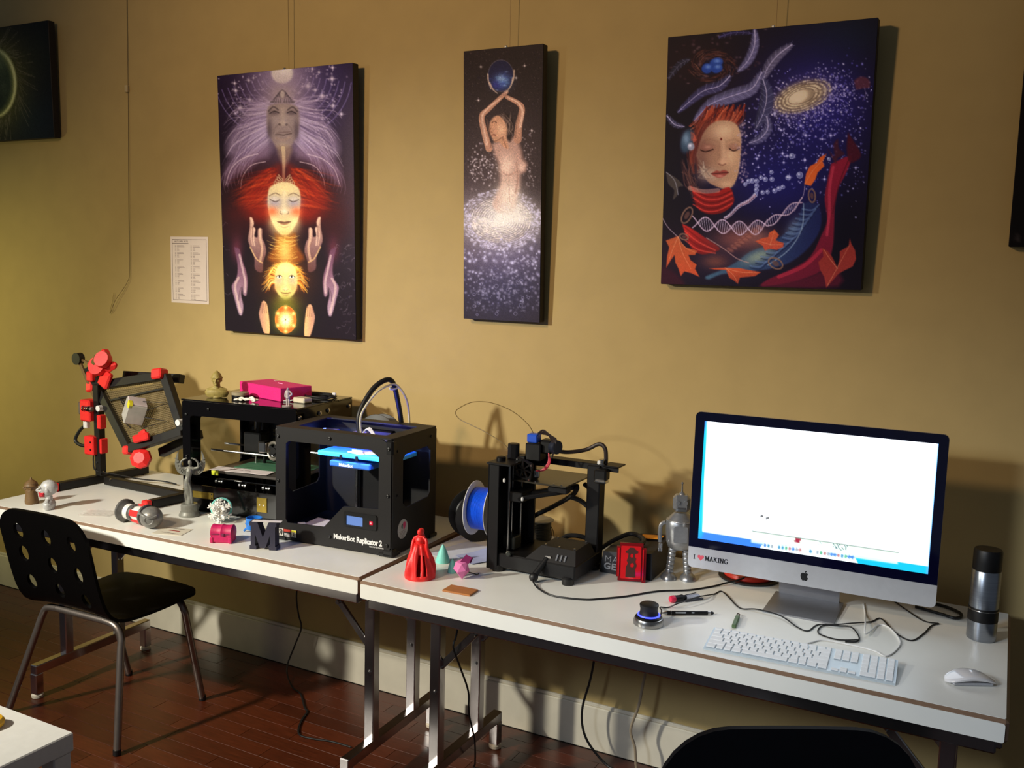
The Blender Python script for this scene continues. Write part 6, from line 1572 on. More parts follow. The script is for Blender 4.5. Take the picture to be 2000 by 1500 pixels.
# left column: bent sheet with front flange
MB().box((.017, .004, .166), (.036, .004, .318), .001).build('column_flange', PB, P2, smooth=0)
MB().box((.002, .085, .166), (.004, .166, .318), .001).build('column_side', PB, P2, smooth=0)
MB().box((.040, .160, .170), (.076, .010, .310), .001).build('column_back', PB, P2, smooth=0)
MB().box((.036, .085, .327), (.080, .176, .006), .001).build('column_top_plate', PB, P2, smooth=0)
for (x, y) in ((.050, .040), (.050, .120)): MB().cyl((x, y, .05), (x, y, .324), .004, n=10).build('z_rod', STEEL, P2)
MB().cyl((.038, .085, .05), (.038, .085, .36), .003, n=10).build('lead_screw', STEEL, P2)
MB().box((.045, .075, .078), (.042, .042, .040), .003).build('z_motor', mat('dull_motor', rgb(60, 62, 56), .4, metal=.4), P2, smooth=0)
MB().lathe([(.008, 0), (.008, .004), (.006, .005), (.006, .010)], (.07, .01, .060), 12, axis=(.3, -1, .2)).build('belt_idler', mat('dull_motor', rgb(60, 62, 56), .4, metal=.4), P2)
MB().box((.070, .075, .225), (.050, .075, .030), .003).build('z_carriage', BLACK, P2, smooth=0)
for q in ((.098, .034, .224), (.052, .004, .280)): MB().box(q, (.007, .007, .012), .002).build('white_bearing_clip', WHITEP, P2, smooth=0)
MB().bar((.080, .10, .225), (.215, .18, .250), .020, .014, .002).build('bed_arm', PB, P2, smooth=0)
MB().bar((.080, .04, .222), (.215, .10, .250), .014, .012, .002).build('bed_arm', PB, P2, smooth=0)
# bed
bx0, bx1, by0, by1, bz = .012, .222, .068, .268, .268
MB().box(((bx0 + bx1) / 2, (by0 + by1) / 2, bz), (bx1 - bx0, by1 - by0, .005), .0015).build('print_bed', mat('bed_dark_olive', rgb(58, 54, 46), .28, var=.12, scale=30), P2, smooth=0)
MB().box((.190, .092, bz - .014), (.062, .032, .018), .003).build('bed_clamp', PB, P2, smooth=0)
for q in (.180, .205): MB().cyl((q, .074, bz + .002), (q, .074, bz + .005), .003, n=8).build('bed_screw', STEEL, P2)
# top bar (channel) and right column
y_ = .195
MB().box((.195, y_ + .013, .322), (.285, .042, .003), .0008).build('top_bar', PB, P2, smooth=0)
MB().box((.195, y_ - .007, .314), (.285, .003, .018), .0008).build('top_bar_lip', PB, P2, smooth=0)
MB().cyl((.05, y_ + .006, .312), (.29, y_ + .006, .312), .004, n=10).build('x_rod', STEEL, P2)
MB().box((.315, y_ + .012, .322), (.052, .060, .005), .002).build('motor_plate', PB, P2, smooth=0)
MB().box((.292, y_ - .026, .298), (.040, .036, .034), .005).build('x_motor', BLACK, P2, smooth=0)
MB().box((.292, y_ - .026, .277), (.040, .036, .010), .005).build('motor_end_cap', STEEL, P2, smooth=0)
MB().lathe([(.009, 0), (.009, .004), (.006, .005), (.006, .013), (.009, .014), (.009, .017), (.005, .018)], (.286, y_ - .012, .324), 14).build('pulley', STEEL, P2)
MB().box((.277, y_ - .012, .330), (.010, .012, .012), .002).build('white_sensor', WHITEP, P2, smooth=0)
MB().box((.262, y_ + .004, .16), (.042, .046, .320), .003).build('right_column', PB, P2, smooth=0)
# electronics cover
ec = MB().add([(.125, .012, .056), (.285, .012, .056), (.285, .16, .056), (.125, .16, .056), (.160, .045, .092), (.270, .045, .092), (.270, .15, .092), (.160, .15, .092)], [(3, 2, 1, 0), (4, 5, 6, 7), (0, 1, 5, 4), (1, 2, 6, 5), (2, 3, 7, 6), (3, 0, 4, 7)]); eco = ec.build('electronics_cover', BLACKM, P2, smooth=0)
for (x, y) in ((.170, .055), (.262, .055), (.262, .14), (.170, .14), (.215, .052)): MB().cyl((x, y, .092), (x, y, .095), .003, n=8).build('screw', STEEL, eco)
for k in range(3): MB().box((.222 + .013 * k, .0225, .0700), (.0055, .004, .020), .001, R=Matrix.Rotation(math.radians(-42), 3, 'X')).build('vent_slot', mat('slot_grey', rgb(110, 112, 118), .4), eco, smooth=0)
MB().box((.195, .020, .068), (.018, .004, .008), .001).build('usb_port', STEEL, eco, smooth=0)
pw = MB(); pw.cyl((.190, .022, .062), (.172, -.020, .020), .008, .010, n=14); pw.ell((.171, -.024, .016), (.0135, .0135, .0135), 14, 10); pw.build('cable_plug', RUBBER, P2)
# extruder
E0 = Vector(L2(-1.232, -.400, 1.115))
def ebox(nm, c, s, mt_, b=.003, R=None): return MB().box(E0 + Vector(c), s, b, R=R).build(nm, mt_, P2, smooth=0)
ebox('extruder_body', (0, 0, -.005), (.050, .045, .052), BLACK); ebox('blue_block', (-.004, -.006, .036), (.034, .032, .026), BLUEP)
ebox('extruder_motor', (.034, .012, .012), (.042, .042, .042), BLACK, .006); ebox('x_carriage_plate', (0, .03, -.03), (.06, .012, .05), PB)
mo_ = MB().lathe([(0, -.004), (.019, -.004), (.021, 0), (.021, .018), (.019, .020), (0, .020)], E0 + Vector((.054, .008, .014)), 18, axis=(1, -.4, 0)).build('motor_drum', mat('dark_blue_grey', rgb(30, 34, 48), .4), P2)
fc = E0 + Vector((-.010, -.052, -.050))
fo = MB().plate(rrect(-.030, -.030, .030, .030, .006, 3), [circ(0, 0, .027, 28)], .008, frameM(fc, (.96, -.05, -.27), (.25, -.25, .93))).build('fan_frame', BLACK, P2, smooth=0)
FMx = frameM(fc, (.96, -.05, -.27), (.25, -.25, .93))
for k in range(7):
    a = 2 * math.pi * k / 7; MB().box((0, 0, 0), (.026, .0045, .004), M=FMx @ Matrix.Rotation(a, 4, 'Z') @ Matrix.Translation((.014, 0, .006))).build('fan_spoke', PB, fo, smooth=0)
for (sx, sy) in ((-1, -1), (1, -1), (-1, 1), (1, 1)):
    q0 = FMx @ Vector((sx * .025, sy * .025, .008)); q1 = FMx @ Vector((sx * .025, sy * .025, .010)); MB().cyl(q0, q1, .0028, n=8).build('fan_screw', STEEL, fo)
MB().lathe([(.011, 0), (.011, .020), (.004, .028), (.002, .034)], E0 + Vector((.004, .0, -.062)), 14, axis=(0, 0, -1)).build('hot_end', STEEL, P2)
rw = mat('red_wire', rgb(190, 40, 66), .45)
for k in range(3): MB().tube([E0 + Vector((.046, -.006, -.004 - .004 * k)), E0 + Vector((.050 + .003 * k, -.015, -.028)), E0 + Vector((.036 + .004 * k, -.02, -.052)), E0 + Vector((.012 + .004 * k, -.02, -.060))], .0022, 6, 6).build('red_wire', rw, P2)
for k in range(5): MB().tube([E0 + Vector((.006 + .006 * k, .0, .050)), E0 + Vector((.028 + .006 * k, -.006, .062 - .004 * k)), E0 + Vector((.054 + .004 * k, -.008, .038)), E0 + Vector((.062, -.008, .004)), E0 + Vector((.056, -.006, -.02))], .0026, 6, 6).build('dark_wire', mat('brown_black_wire', rgb(40, 28, 26), .5), P2)
MB().tube([L2(-1.180, -.40, 1.122), L2(-1.150, -.36, 1.110), L2(-1.10, -.33, 1.118), L2(-1.062, -.32, 1.138), L2(-1.042, -.32, 1.128), L2(-1.037, -.32, 1.10), L2(-1.038, -.32, 1.075)], .0062, 10, 8).build('black_hose', mat('brown_black_wire', rgb(40, 28, 26), .5), P2)
MB().lathe([(.0185, 0), (.019, .002), (.0185, .046), (.016, .048), (0, .048)], L2(-1.294, -.425, 1.083), 8).build('knob', PB, P2, smooth=0)
MB().lathe([(.014, 0), (.014, .010), (.010, .013), (0, .013)], L2(-1.312, -.47, 1.084), 14).build('cap', BLACK, P2)
for q in ((-1.27, -.42, 1.090), (-1.255, -.37, 1.086), (-1.29, -.39, 1.088)): MB().box(L2(*q), (.030, .016, .012), .002).build('wiring_block', BLACK, P2, smooth=0)
MB().tube([L2(-1.240, -.40, 1.160), L2(-1.262, -.40, 1.19), L2(-1.316, -.40, 1.224), L2(-1.388, -.40, 1.243), L2(-1.452, -.40, 1.240), L2(-1.497, -.40, 1.220), L2(-1.516, -.40, 1.202), L2(-1.502, -.40, 1.182), L2(-1.459, -.40, 1.167), L2(-1.404, -.40, 1.149), L2(-1.340, -.40, 1.119), L2(-1.315, -.40, 1.09)], .0013, 6, 6).build('filament_loop', mat('amber_filament', rgb(120, 100, 60), .3), P2)
MB().cyl((.0, .165, .1385), (-.150, .165, .1385), .010, n=14).build('spool_arm', BLACK, P2)
for pts in ([L2(-1.11, -.36, 1.005), L2(-1.135, -.34, .975), L2(-1.20, -.33, .93), L2(-1.265, -.335, .89), L2(-1.30, -.34, .86)], [L2(-1.14, -.34, .970), L2(-1.11, -.32, .955), L2(-1.075, -.31, .925)], [L2(-1.12, -.28, 1.00), L2(-1.08, -.30, .985)], [L2(-1.17, -.40, .805), L2(-1.15, -.35, .845), L2(-1.11, -.33, .850), L2(-1.07, -.31, .835)]):
    MB().tube(pts, .0075, 8, 8).build('cable_sleeve', RUBBER, P2)

# ================================================================== POWER BOX, RED CARD, SILVER ROBOT
psu = thing('power_box', 'dark power supply box with orange label and grey lettering right of the open frame printer', 'power supply', (-1.034, -.345, TZ), math.radians(1))
navy = mat('dark_navy_case', rgb(22, 24, 32), .5, var=.1)
MB().add([(.0, 0, .0005), (.163, 0, .0005), (.163, .225, .0005), (0, .225, .0005), (.006, .010, .062), (.157, .010, .078), (.157, .215, .085), (.006, .215, .070)], [(3, 2, 1, 0), (4, 5, 6, 7), (0, 1, 5, 4), (1, 2, 6, 5), (2, 3, 7, 6), (3, 0, 4, 7)]).build('case', navy, psu, smooth=0)
MB().box((.105, .165, .0838), (.070, .040, .0012), R=Matrix.Rotation(math.radians(-5), 3, 'Y') @ Matrix.Rotation(math.radians(2), 3, 'X')).build('orange_label', mat('orange_label', rgb(226, 146, 40), .5), psu, smooth=0)
gl = mat('grey_lettering', rgb(150, 156, 164), .5)
nF = frameM((.012, -.0012 + .0058, .034), (1, 0, 0), (0, .16, .987)); nF2 = frameM((.012, -.0012 + .0028, .013), (1, 0, 0), (0, .16, .987))
text_mesh('lettering', 'MAKER', .026, gl, psu, nF, .0004, 1.1, 1.15, -.0002)
text_mesh('lettering', 'GEAR', .026, gl, psu, nF2, .0004, 1.1, 1.15, .0008)
MB().tube([(-.02, .05, .055), (.01, .09, .078), (.05, .13, .094), (.10, .10, .092), (.105, .05, .086), (.06, .03, .080)], .007, 8, 8).build('thick_lead', RUBBER, psu)
rc = thing('red_card', 'translucent red laser-cut card with a dark hatted figure, propped against the power box', 'card', (-.960, -.405, TZ), math.radians(19))
rc.rotation_euler = (math.radians(-9), 0, math.radians(22)); rc.scale = (1.12, 1.0, 1.1)
redg = mat('red_acrylic', rgb(206, 24, 30), .12, coat=.4, var=.05); redd = mat('red_acrylic_dark', rgb(120, 14, 20), .2)
cw, chh = .078, .104
MB().plate([(.006, .004), (cw - .010, .004), (cw - .010, 0), (cw, 0), (cw, chh - .012), (cw - .008, chh - .012), (cw - .008, chh), (.010, chh), (.010, chh - .010), (.002, chh - .010), (.002, .014), (.006, .014)], (), .010, frameM((0, .012, 0), (1, 0, 0), (0, 0, 1))).build('outer_frame', redd, rc, smooth=0)
MB().plate(rrect(.013, .010, cw - .013, chh - .008, .003, 3), (), .004, frameM((0, .003, 0), (1, 0, 0), (0, 0, 1))).build('front_panel', redg, rc, smooth=0)
for (x0, z0, x1, z1) in ((.006, .016, .009, chh - .014), (cw - .009, .008, cw - .006, chh - .016)): MB().box(((x0 + x1) / 2, .0005, (z0 + z1) / 2), (x1 - x0, .003, z1 - z0)).build('raised_bar', redg, rc, smooth=0)
ek = mat('engraved_dark', rgb(64, 22, 14), .6); FR = frameM((0, -.0012, 0), (1, 0, 0), (0, 0, 1))
fgo = MB().plate([(.026, .014), (.052, .014), (.050, .034), (.054, .046), (.050, .056), (.052, .064), (.048, .068), (.049, .076), (.056, .078), (.057, .083), (.050, .087), (.046, .092), (.035, .092), (.031, .086), (.024, .082), (.025, .078), (.032, .076), (.031, .066), (.028, .058), (.031, .050), (.026, .040)], [circ(.0405, .071, .0042, 10, .0055), circ(.042, .046, .005, 10, .006)], .0006, FR).build('engraved_figure', ek, rc, smooth=0)
MB().plate([(.038, .040), (.050, .044), (.049, .047), (.038, .043)], (), .0004, FR).build('engraved_arm', redg, rc, smooth=0)

# plain silver toy robot (generic)
rb_ = thing('toy_robot', 'plain silver toy robot standing between the power box and the computer', 'figurine', (-.812, -.275, TZ), math.radians(20))
sv = mat('silver_paint', rgb(160, 162, 166), .32, metal=.75, var=.08, scale=100, bump=.08)
for s in (-1, 1):
    MB().lathe([(.024, 0), (.024, .004), (.020, .012), (.012, .020), (0, .022)], (s * .028, -.006, 0), 20, sy=1.2).build('foot', sv, rb_)
    lg = MB()
    for k in range(6): lg.lathe([(.0105, 0), (.0118, .002), (.0118, .010), (.0105, .012)], (s * (.026 - .0012 * k), -.002, .018 + .0125 * k), 16)
    lg.build('leg', sv, rb_)
    ar = MB(); pts = [(s * .043, 0, .168), (s * .056, 0, .160), (s * .059, -.002, .135), (s * .057, -.004, .108)]; ar.tube(pts, .0062, 10, 6)
    ar.build('arm', sv, rb_)
    h_ = MB(); h_.box((s * .056, -.006, .098), (.011, .014, .016), .003)
    for k in range(3): h_.cyl((s * .056 - .004 + .004 * k, -.010, .092), (s * .056 - .004 + .004 * k, -.012, .082), .0019, n=8)
    h_.build('hand', sv, rb_)
MB().lathe([(.026, .090), (.034, .096), (.040, .112), (.043, .150), (.043, .176), (.040, .180), (.024, .196), (.020, .200)], n=32, sy=.85).build('torso', sv, rb_)
MB().torus((0, 0, .178), .0405, .0022, n=32).build('shoulder_seam', sv, rb_)
MB().plate(rrect(-.020, .118, .020, .166, .004, 3), (), .0015, frameM((0, -.0365, 0), (1, 0, 0), (0, 0, 1))).build('chest_panel', sv, rb_, smooth=0)
MB().box((0, 0, .229), (.050, .044, .050), .010).build('head', sv, rb_, smooth=30)
for s in (-1, 1): MB().cyl((s * .011, -.021, .234), (s * .011, -.026, .234), .0058, n=16).build('eye', sv, rb_)
MB().box((0, -.0225, .217), (.024, .003, .005), .001).build('mouth_slot', mat('slot_dark', rgb(60, 60, 64), .5), rb_, smooth=0)
MB().lathe([(.010, .254), (.008, .258), (.003, .262), (.002, .284), (.0035, .286), (.0035, .290), (0, .292)], n=14).build('top_knob', sv, rb_)

# ================================================================== COMPUTER
IM = thing('desktop_computer', 'silver all-in-one desktop computer with a bright white screen', 'computer', (-.4375, -.348, TZ), math.radians(0.5))
alu = mat('anodised_aluminium', rgb(196, 197, 202), .34, metal=.55, var=.03)
SW_, SH, CH, Z0 = .650, .447, .060, .066
hw = SW_ / 2
tilt = Matrix.Translation((0, 0, Z0)) @ Matrix.Rotation(math.radians(-1.5), 4, 'X')
FMi = tilt @ frameM((-hw, 0, 0), (1, 0, 0), (0, 0, 1))
def ip(x, z, d=0.0): return FMi @ Vector((x, z, d))
MB().plate(rrect(0, 0, SW_, SH, .014, 5), (), .010, FMi @ Matrix.Translation((0, 0, -.0100))).build('housing', alu, IM, smooth=0)
bk_ = MB(); n = 28; m_ = 18
vs = []; fs = []
for i in range(n + 1):
    for j in range(m_ + 1):
        x = SW_ * i / n; z = SH * j / m_; u = 2 * i / n - 1; v = 2 * j / m_ - 1
        vs.append(ip(min(max(x, .006), SW_ - .006), min(max(z, .006), SH - .006), -.010 - .030 * (1 - u * u) * (1 - v * v)))
fs = [(i * (m_ + 1) + j, (i + 1) * (m_ + 1) + j, (i + 1) * (m_ + 1) + j + 1, i * (m_ + 1) + j + 1) for i in range(n) for j in range(m_)]
bk_.add(vs, fs); bk_.build('back_shell', alu, IM)
gl_ = MB().plate([(0.0, CH), (SW_, CH)] + [q for q in rrect(0, 0, SW_, SH, .014, 5) if q[1] > SH * .5], (), .0015, FMi).build('glare_tinted_glass', mat('glare_tinted_glass', rgb(7, 8, 34), .08, coat=.3), IM, smooth=0)  # black bezel glass, glare put into its colour as a navy tint
# screen image
p = Paint(((190, 140), (1525, 275), (1450, 1025), (125, 810)), 190, 106, (50, 110, 220))
p.gam = 1.0
p.view(0, 0, 1)
p.poly([(120, 500), (205, 130), (215, 500), (150, 800), (100, 800)], (0, 180, 190), .8, 8); p.glow(300, 830, 300, 60, (40, 105, 215), .9); p.poly([(1020, 900), (1500, 980), (1500, 1060), (1000, 1000)], (0, 160, 190), .95, 6); p.poly([(1490, 250), (1560, 250), (1470, 1010), (1440, 1010)], (70, 150, 220), .9, 5)
p.poly([(203, 136), (1519, 270), (1448, 978), (150, 770)], (238, 246, 255), 1, 2, sm=False)
p.poly([(440, 770), (1280, 895), (1275, 965), (430, 835)], (196, 216, 200), .9, 4, sm=False); p.stroke([(440, 770), (860, 832), (1280, 900)], 9, (96, 112, 104), .9)
p.poly([(505, 838), (1020, 905), (1045, 962), (478, 872)], (210, 224, 228), 1, 2, sm=False)
R_ = random.Random(6)
for k in range(26):
    t_ = k / 25; p.ell(510 + 505 * t_, 852 + 72 * t_, 9, 11, R_.choice(((40, 110, 150), (60, 140, 100), (220, 235, 245), (120, 130, 140), (30, 90, 170), (150, 90, 90))), .85, .2)
p.poly([(688, 808), (720, 814), (712, 840), (678, 832)], (130, 20, 45), .95, 1, sm=False)
for k in range(30): p.ell(930 + R_.uniform(-30, 55), 862 + R_.uniform(-14, 22), 4, 3, (50, 80, 95), .8)
for k in range(8): p.ell(820 + R_.uniform(-10, 40), 840 + R_.uniform(-6, 10), 4, 3, (80, 110, 120), .6)
p.poly([(484, 683), (497, 676), (510, 683), (497, 691)], (60, 60, 60), 1, 1, sm=False); p.poly([(519, 689), (538, 690), (538, 703), (519, 702)], (60, 60, 60), 1, 1, sm=False); p.stroke([(722, 286), (768, 289)], 4, (130, 130, 150), .9); p.ell(354, 247, 4, 5, (120, 120, 140), .8); p.ell(210, 214, 3, 4, (150, 150, 170), .8)
so = p.mesh('screen_image', .600, .336, attr_mat('lit_screen', .2, 1.0, 0, 2.0), IM)
so.matrix_local = tilt @ Matrix.Translation((-hw + .0265, -.0020, .0860))
# logo
def apple(k): return [(x * k, y * k) for x, y in ((0, .335), (-.08, .37), (-.17, .385), (-.28, .355), (-.37, .27), (-.42, .14), (-.425, 0), (-.39, -.17), (-.32, -.33), (-.24, -.44), (-.17, -.485), (-.10, -.475), (-.04, -.445), (.03, -.44), (.09, -.465), (.16, -.485), (.23, -.45), (.30, -.35), (.36, -.24), (.385, -.165), (.31, -.115), (.265, -.03), (.26, .07), (.30, .17), (.37, .235), (.31, .325), (.22, .375), (.13, .38), (.05, .35))]
LGM = FMi @ Matrix.Translation((.3240, .0268, 0))
lg = MB().plate(apple(.0248), (), .0006, LGM).build('logo', mat('logo_black', rgb(10, 10, 14), .3), IM, smooth=0)
MB().plate([(x * .0248, y * .0248) for x, y in ((0, .40), (.005, .50), (.06, .59), (.14, .64), (.19, .65), (.185, .55), (.13, .46), (.06, .41))], (), .0006, LGM).build('logo_leaf', mat('logo_black', rgb(10, 10, 14), .3), lg, smooth=0)
# slab-serif lettering built from strokes
GL = {'I': (.50, [((.25, 0), (.25, 1))], [(.05, .45, 0), (.05, .45, 1)]),
      'M': (1.0, [((.16, 0), (.16, 1)), ((.16, 1), (.48, .12)), ((.48, .12), (.80, 1)), ((.80, 1), (.80, 0))], [(.0, .34, 0), (.62, .96, 0), (.0, .26, 1), (.70, .96, 1)]),
      'A': (.90, [((.12, 0), (.42, 1)), ((.42, 1), (.74, 0)), ((.24, .34), (.62, .34))], [(.0, .30, 0), (.56, .88, 0), (.28, .48, 1)]),
      'K': (.90, [((.16, 0), (.16, 1)), ((.16, .45), (.66, 1)), ((.34, .58), (.72, 0))], [(0, .34, 0), (.54, .88, 0), (0, .34, 1), (.50, .82, 1)]),
      'N': (.92, [((.16, 0), (.16, 1)), ((.16, 1), (.70, 0)), ((.70, 0), (.70, 1))], [(0, .34, 0), (.0, .26, 1), (.54, .86, 1)]),
      'G': (.90, [((.74, .80), (.58, .96)), ((.58, .96), (.34, .98)), ((.34, .98), (.12, .74)), ((.12, .74), (.10, .30)), ((.10, .30), (.30, .03)), ((.30, .03), (.56, .03)), ((.56, .03), (.72, .16)), ((.72, .16), (.72, .44))], [(.50, .86, .42), (.66, .80, 1)])}
def slab(word, x, z, h, parent):
    for chr_ in word:
        if chr_ == ' ': x += h * .45; continue
        w, st, sf_ = GL[chr_]; m = MB()
        for a, b in st: m.bar(FMi @ Vector((x + a[0] * h, z + a[1] * h, .0004)), FMi @ Vector((x + b[0] * h, z + b[1] * h, .0004)), .19 * h, .0006, up=FMi.to_3x3() @ Vector((0, 0, 1)))
        for x0, x1, zz in sf_: m.bar(FMi @ Vector((x + x0 * h, z + zz * h * .93 + .035 * h, .0004)), FMi @ Vector((x + x1 * h, z + zz * h * .93 + .035 * h, .0004)), .11 * h, .0006, up=FMi.to_3x3() @ Vector((0, 0, 1)))
        m.build('letter', mat('logo_black', rgb(10, 10, 14), .3), parent, smooth=0)
        x += w * h
    return x
slab('I', .0155, .0252, .0120, IM)
hp = []
for k in range(30):
    a = 2 * math.pi * k / 30; hp.append((.016 * math.sin(a) ** 3 * .58, (.013 * math.cos(a) - .005 * math.cos(2 * a) - .002 * math.cos(3 * a) - .001 * math.cos(4 * a)) * .58))
MB().plate(hp[::-1], (), .0006, FMi @ Matrix.Translation((.0370, .0318, 0))).build('heart', mat('heart_pink', rgb(214, 84, 104), .4), IM, smooth=0)
slab('MAKING', .0490, .0250, .0130, IM)
# stand
MB().add([(-.092, -.075, 0), (.092, -.075, 0), (.092, .095, 0), (-.092, .095, 0), (-.092, -.075, .0045), (.092, -.075, .0045), (.092, .095, .0075), (-.092, .095, .0075)], [(3, 2, 1, 0), (4, 5, 6, 7), (0, 1, 5, 4), (1, 2, 6, 5), (2, 3, 7, 6), (3, 0, 4, 7)]).build('stand_foot', mat('stand_aluminium', rgb(150, 150, 154), .4, metal=.7, var=.03), IM, smooth=0)
MB().bar((0, .090, .004), (0, .040, .26), .165, .008, .002, up=(0, -1, 0)).build('stand_neck', mat('stand_aluminium', rgb(150, 150, 154), .4, metal=.7), IM, smooth=0)

# red disc behind the stand
rdz = thing('red_spool', 'flat spool of red filament lying behind the computer stand', 'filament spool', (-.632, -.150, TZ))
MB().lathe([(.0, 0), (.088, 0), (.090, .002), (.090, .006), (.070, .008), (0, .008)], n=40).build('lower_flange', mat('black_spool', rgb(20, 20, 22), .5), rdz)
MB().lathe([(.0, .008), (.074, .008), (.076, .012), (.072, .020), (0, .020)], n=40).build('red_filament', mat('orange_red_filament', rgb(226, 60, 44), .4), rdz)

# ================================================================== SMALL THINGS ON THE RIGHT TABLE
sm_t = thing('space_mouse', 'round 3D mouse knob with a blue glowing ring on a brushed steel base', '3D mouse', (-.762, -.672, TZ))
MB().lathe([(.034, 0), (.039, .002), (.0395, .010), (.036, .018), (.032, .020), (0, .020)], n=40).build('steel_base', mat('brushed_steel', rgb(170, 168, 166), .25, metal=1.0, var=.1, scale=8, stretch=(1, 1, 30)), sm_t)
MB().lathe([(.033, .0195), (.034, .021), (.031, .024), (.028, .025), (0, .025)], n=36).build('black_collar', BLACK, sm_t)
MB().torus((0, 0, .0255), .0272, .0022, n=40).build('light_ring', mat('blue_ring', rgb(30, 30, 200), .4, emit=rgb(50, 60, 255), estr=5.0), sm_t)
MB().lathe([(.0255, .025), (.0245, .030), (.0225, .036), (.0225, .042), (.0245, .050), (.0245, .053), (.021, .0555), (0, .056)], n=36).build('knob', RUBBER, sm_t)
pn = thing('ballpoint_pen', 'black ballpoint pen with silver tip lying behind the 3D mouse', 'pen', (-.756, -.592, TZ + .0058), math.radians(31))
MB().cyl((.016, 0, 0), (.125, 0, 0), .0055, n=14).build('barrel', BLACK, pn); MB().cyl((0, 0, -.001), (.016, 0, 0), .0012, .0048, n=12).build('silver_tip', STEEL, pn)
MB().cyl((.125, 0, 0), (.133, 0, 0), .0042, n=12).build('silver_band', STEEL, pn); MB().ell((.136, 0, 0), (.006, .0045, .0045), 12, 8).build('stylus_end', RUBBER, pn)
MB().box((.052, -.0046, .002), (.028, .0016, .004), .0004).build('print_line', gl, pn, smooth=0); MB().ell((.085, -.0046, .002), (.005, .001, .002), 10, 6).build('print_mark', gl, pn); MB().torus((.026, 0, 0), .0056, .0006, axis=(1, 0, 0), n=16).build('ring', STEEL, pn)
tl = thing('hand_tool', 'short tool with a red ended black handle and clear blade guard', 'tool', (-.764, -.490, TZ + .010), math.radians(52))
MB().lathe([(0, -.002), (.008, -.001), (.0098, .004), (.0098, .012), (.009, .014), (0, .014)], (0, 0, 0), 18, axis=(1, 0, 0)).build('red_end', mat('pink_red_cap', rgb(216, 40, 76), .4), tl)
MB().lathe([(0, .012), (.0092, .013), (.0085, .030), (.0095, .038), (.0065, .044), (.0065, .050), (0, .050)], (0, 0, 0), 18, axis=(1, 0, 0)).build('handle', BLACK, tl)
MB().box((.072, .002, -.001), (.048, .016, .010), .003).build('blade_guard', mat('clear_blue_guard', rgb(150, 170, 214), .15, trans=.6, alpha=.6), tl, smooth=0); MB().box((.070, -.010, -.006), (.060, .007, .005), .001).build('blade', mat('dark_steel', rgb(70, 72, 80), .3, metal=.8), tl, smooth=0)
MB().cyl((.045, .004, .004), (.092, .012, .004), .0012, n=8).build('pin', BLACK, tl)
us = thing('green_tag', 'narrow green tag with a short cord loop left of the computer stand', 'tag', (-.563, -.592, TZ + .005), math.radians(97))
MB().box((.045, 0, 0), (.078, .011, .0095), .002).build('body', mat('dull_green', rgb(84, 108, 70), .5, var=.1), us, smooth=0)
MB().tube([(.084, 0, 0), (.098, -.003, .001), (.104, .003, .001), (.094, .004, 0)], .0016, 6, 5).build('cord', mat('brown_cord', rgb(70, 56, 44), .6), us)
# keyboard
KB = thing('keyboard', 'slim white and silver keyboard with number pad in front of the computer', 'keyboard', (-.592, -.758, TZ), math.radians(3.4))
kw, kd = .430, .116
kz = lambda y: .005 + .010 * y / kd
MB().add([(0, 0, 0), (kw, 0, 0), (kw, kd, 0), (0, kd, 0), (0, 0, kz(0)), (kw, 0, kz(0)), (kw, kd, kz(kd)), (0, kd, kz(kd))], [(3, 2, 1, 0), (4, 5, 6, 7), (0, 1, 5, 4), (1, 2, 6, 5), (2, 3, 7, 6), (3, 0, 4, 7)]).build('aluminium_base', mat('keyboard_alu', rgb(196, 208, 216), .38, metal=.3), KB, smooth=0)
key_m = mat('white_key', rgb(236, 238, 240), .45, var=.01); kmesh = {}
def key(x, y, w, h):
    k = (round(w, 4), round(h, 4))
    if k not in kmesh:
        o = MB().box((0, 0, .0012), (w - .0028, h - .0028, .0034), .0009).build('tmp_key', key_m, None, smooth=0); kmesh[k] = o.data; bpy.data.objects.remove(o)
    o = bpy.data.objects.new('key', kmesh[k]); COL.objects.link(o); o.parent = KB
    o.location = (x + w / 2, y + h / 2, kz(y + h / 2) + .0008); o.rotation_euler = (math.atan(.010 / kd), 0, 0)
u_ = .0190; x0 = .004
rows = [[1.25, 1.0, 1.0, 1.25, 5.75, 1.25, 1.0, 1.25, 1.25], [2.25] + [1] * 10 + [2.5], [1.75] + [1] * 11 + [2.0], [1.5] + [1] * 12 + [1.25], [1] * 13 + [1.75], [1.1] * 13 + [.7]]
ys = [.004, .0235, .0430, .0625, .0820, .1015]; hs_ = [.0195] * 5 + [.0120]
for r, ws in enumerate(rows):
    x = x0; sc = 14.75 / sum(ws)
    for w in ws: key(x, ys[r], w * sc * u_, hs_[r]); x += w * sc * u_
xn = x0 + 14.75 * u_ + .0065
for k in range(3): key(xn + k * .0186, ys[5], .0186, .012)
for k in range(3):
    for r in (3, 4): key(xn + k * .0186, ys[r], .0186, .0195)
    key(xn + k * .0186, ys[0], .0186, .0105 if k != 1 else .0105)
key(xn + .0186, ys[0] + .0100, .0186, .0105)
xp = xn + 3 * .0186 + .0060
for k in range(4):
    key(xp + k * .0182, ys[5], .0182, .012)
    for r in (4, 3, 2):
        key(xp + k * .0182, ys[r], .0182, .0195)
    if k < 3 and k != 1: key(xp + (0 if k == 0 else 2) * .0182, ys[0], .0364 if k == 0 else .0182, .0195)
    if k < 3: key(xp + k * .0182, ys[1], .0182, .0195)
key(xp + 3 * .0182, ys[0], .0182, .039)
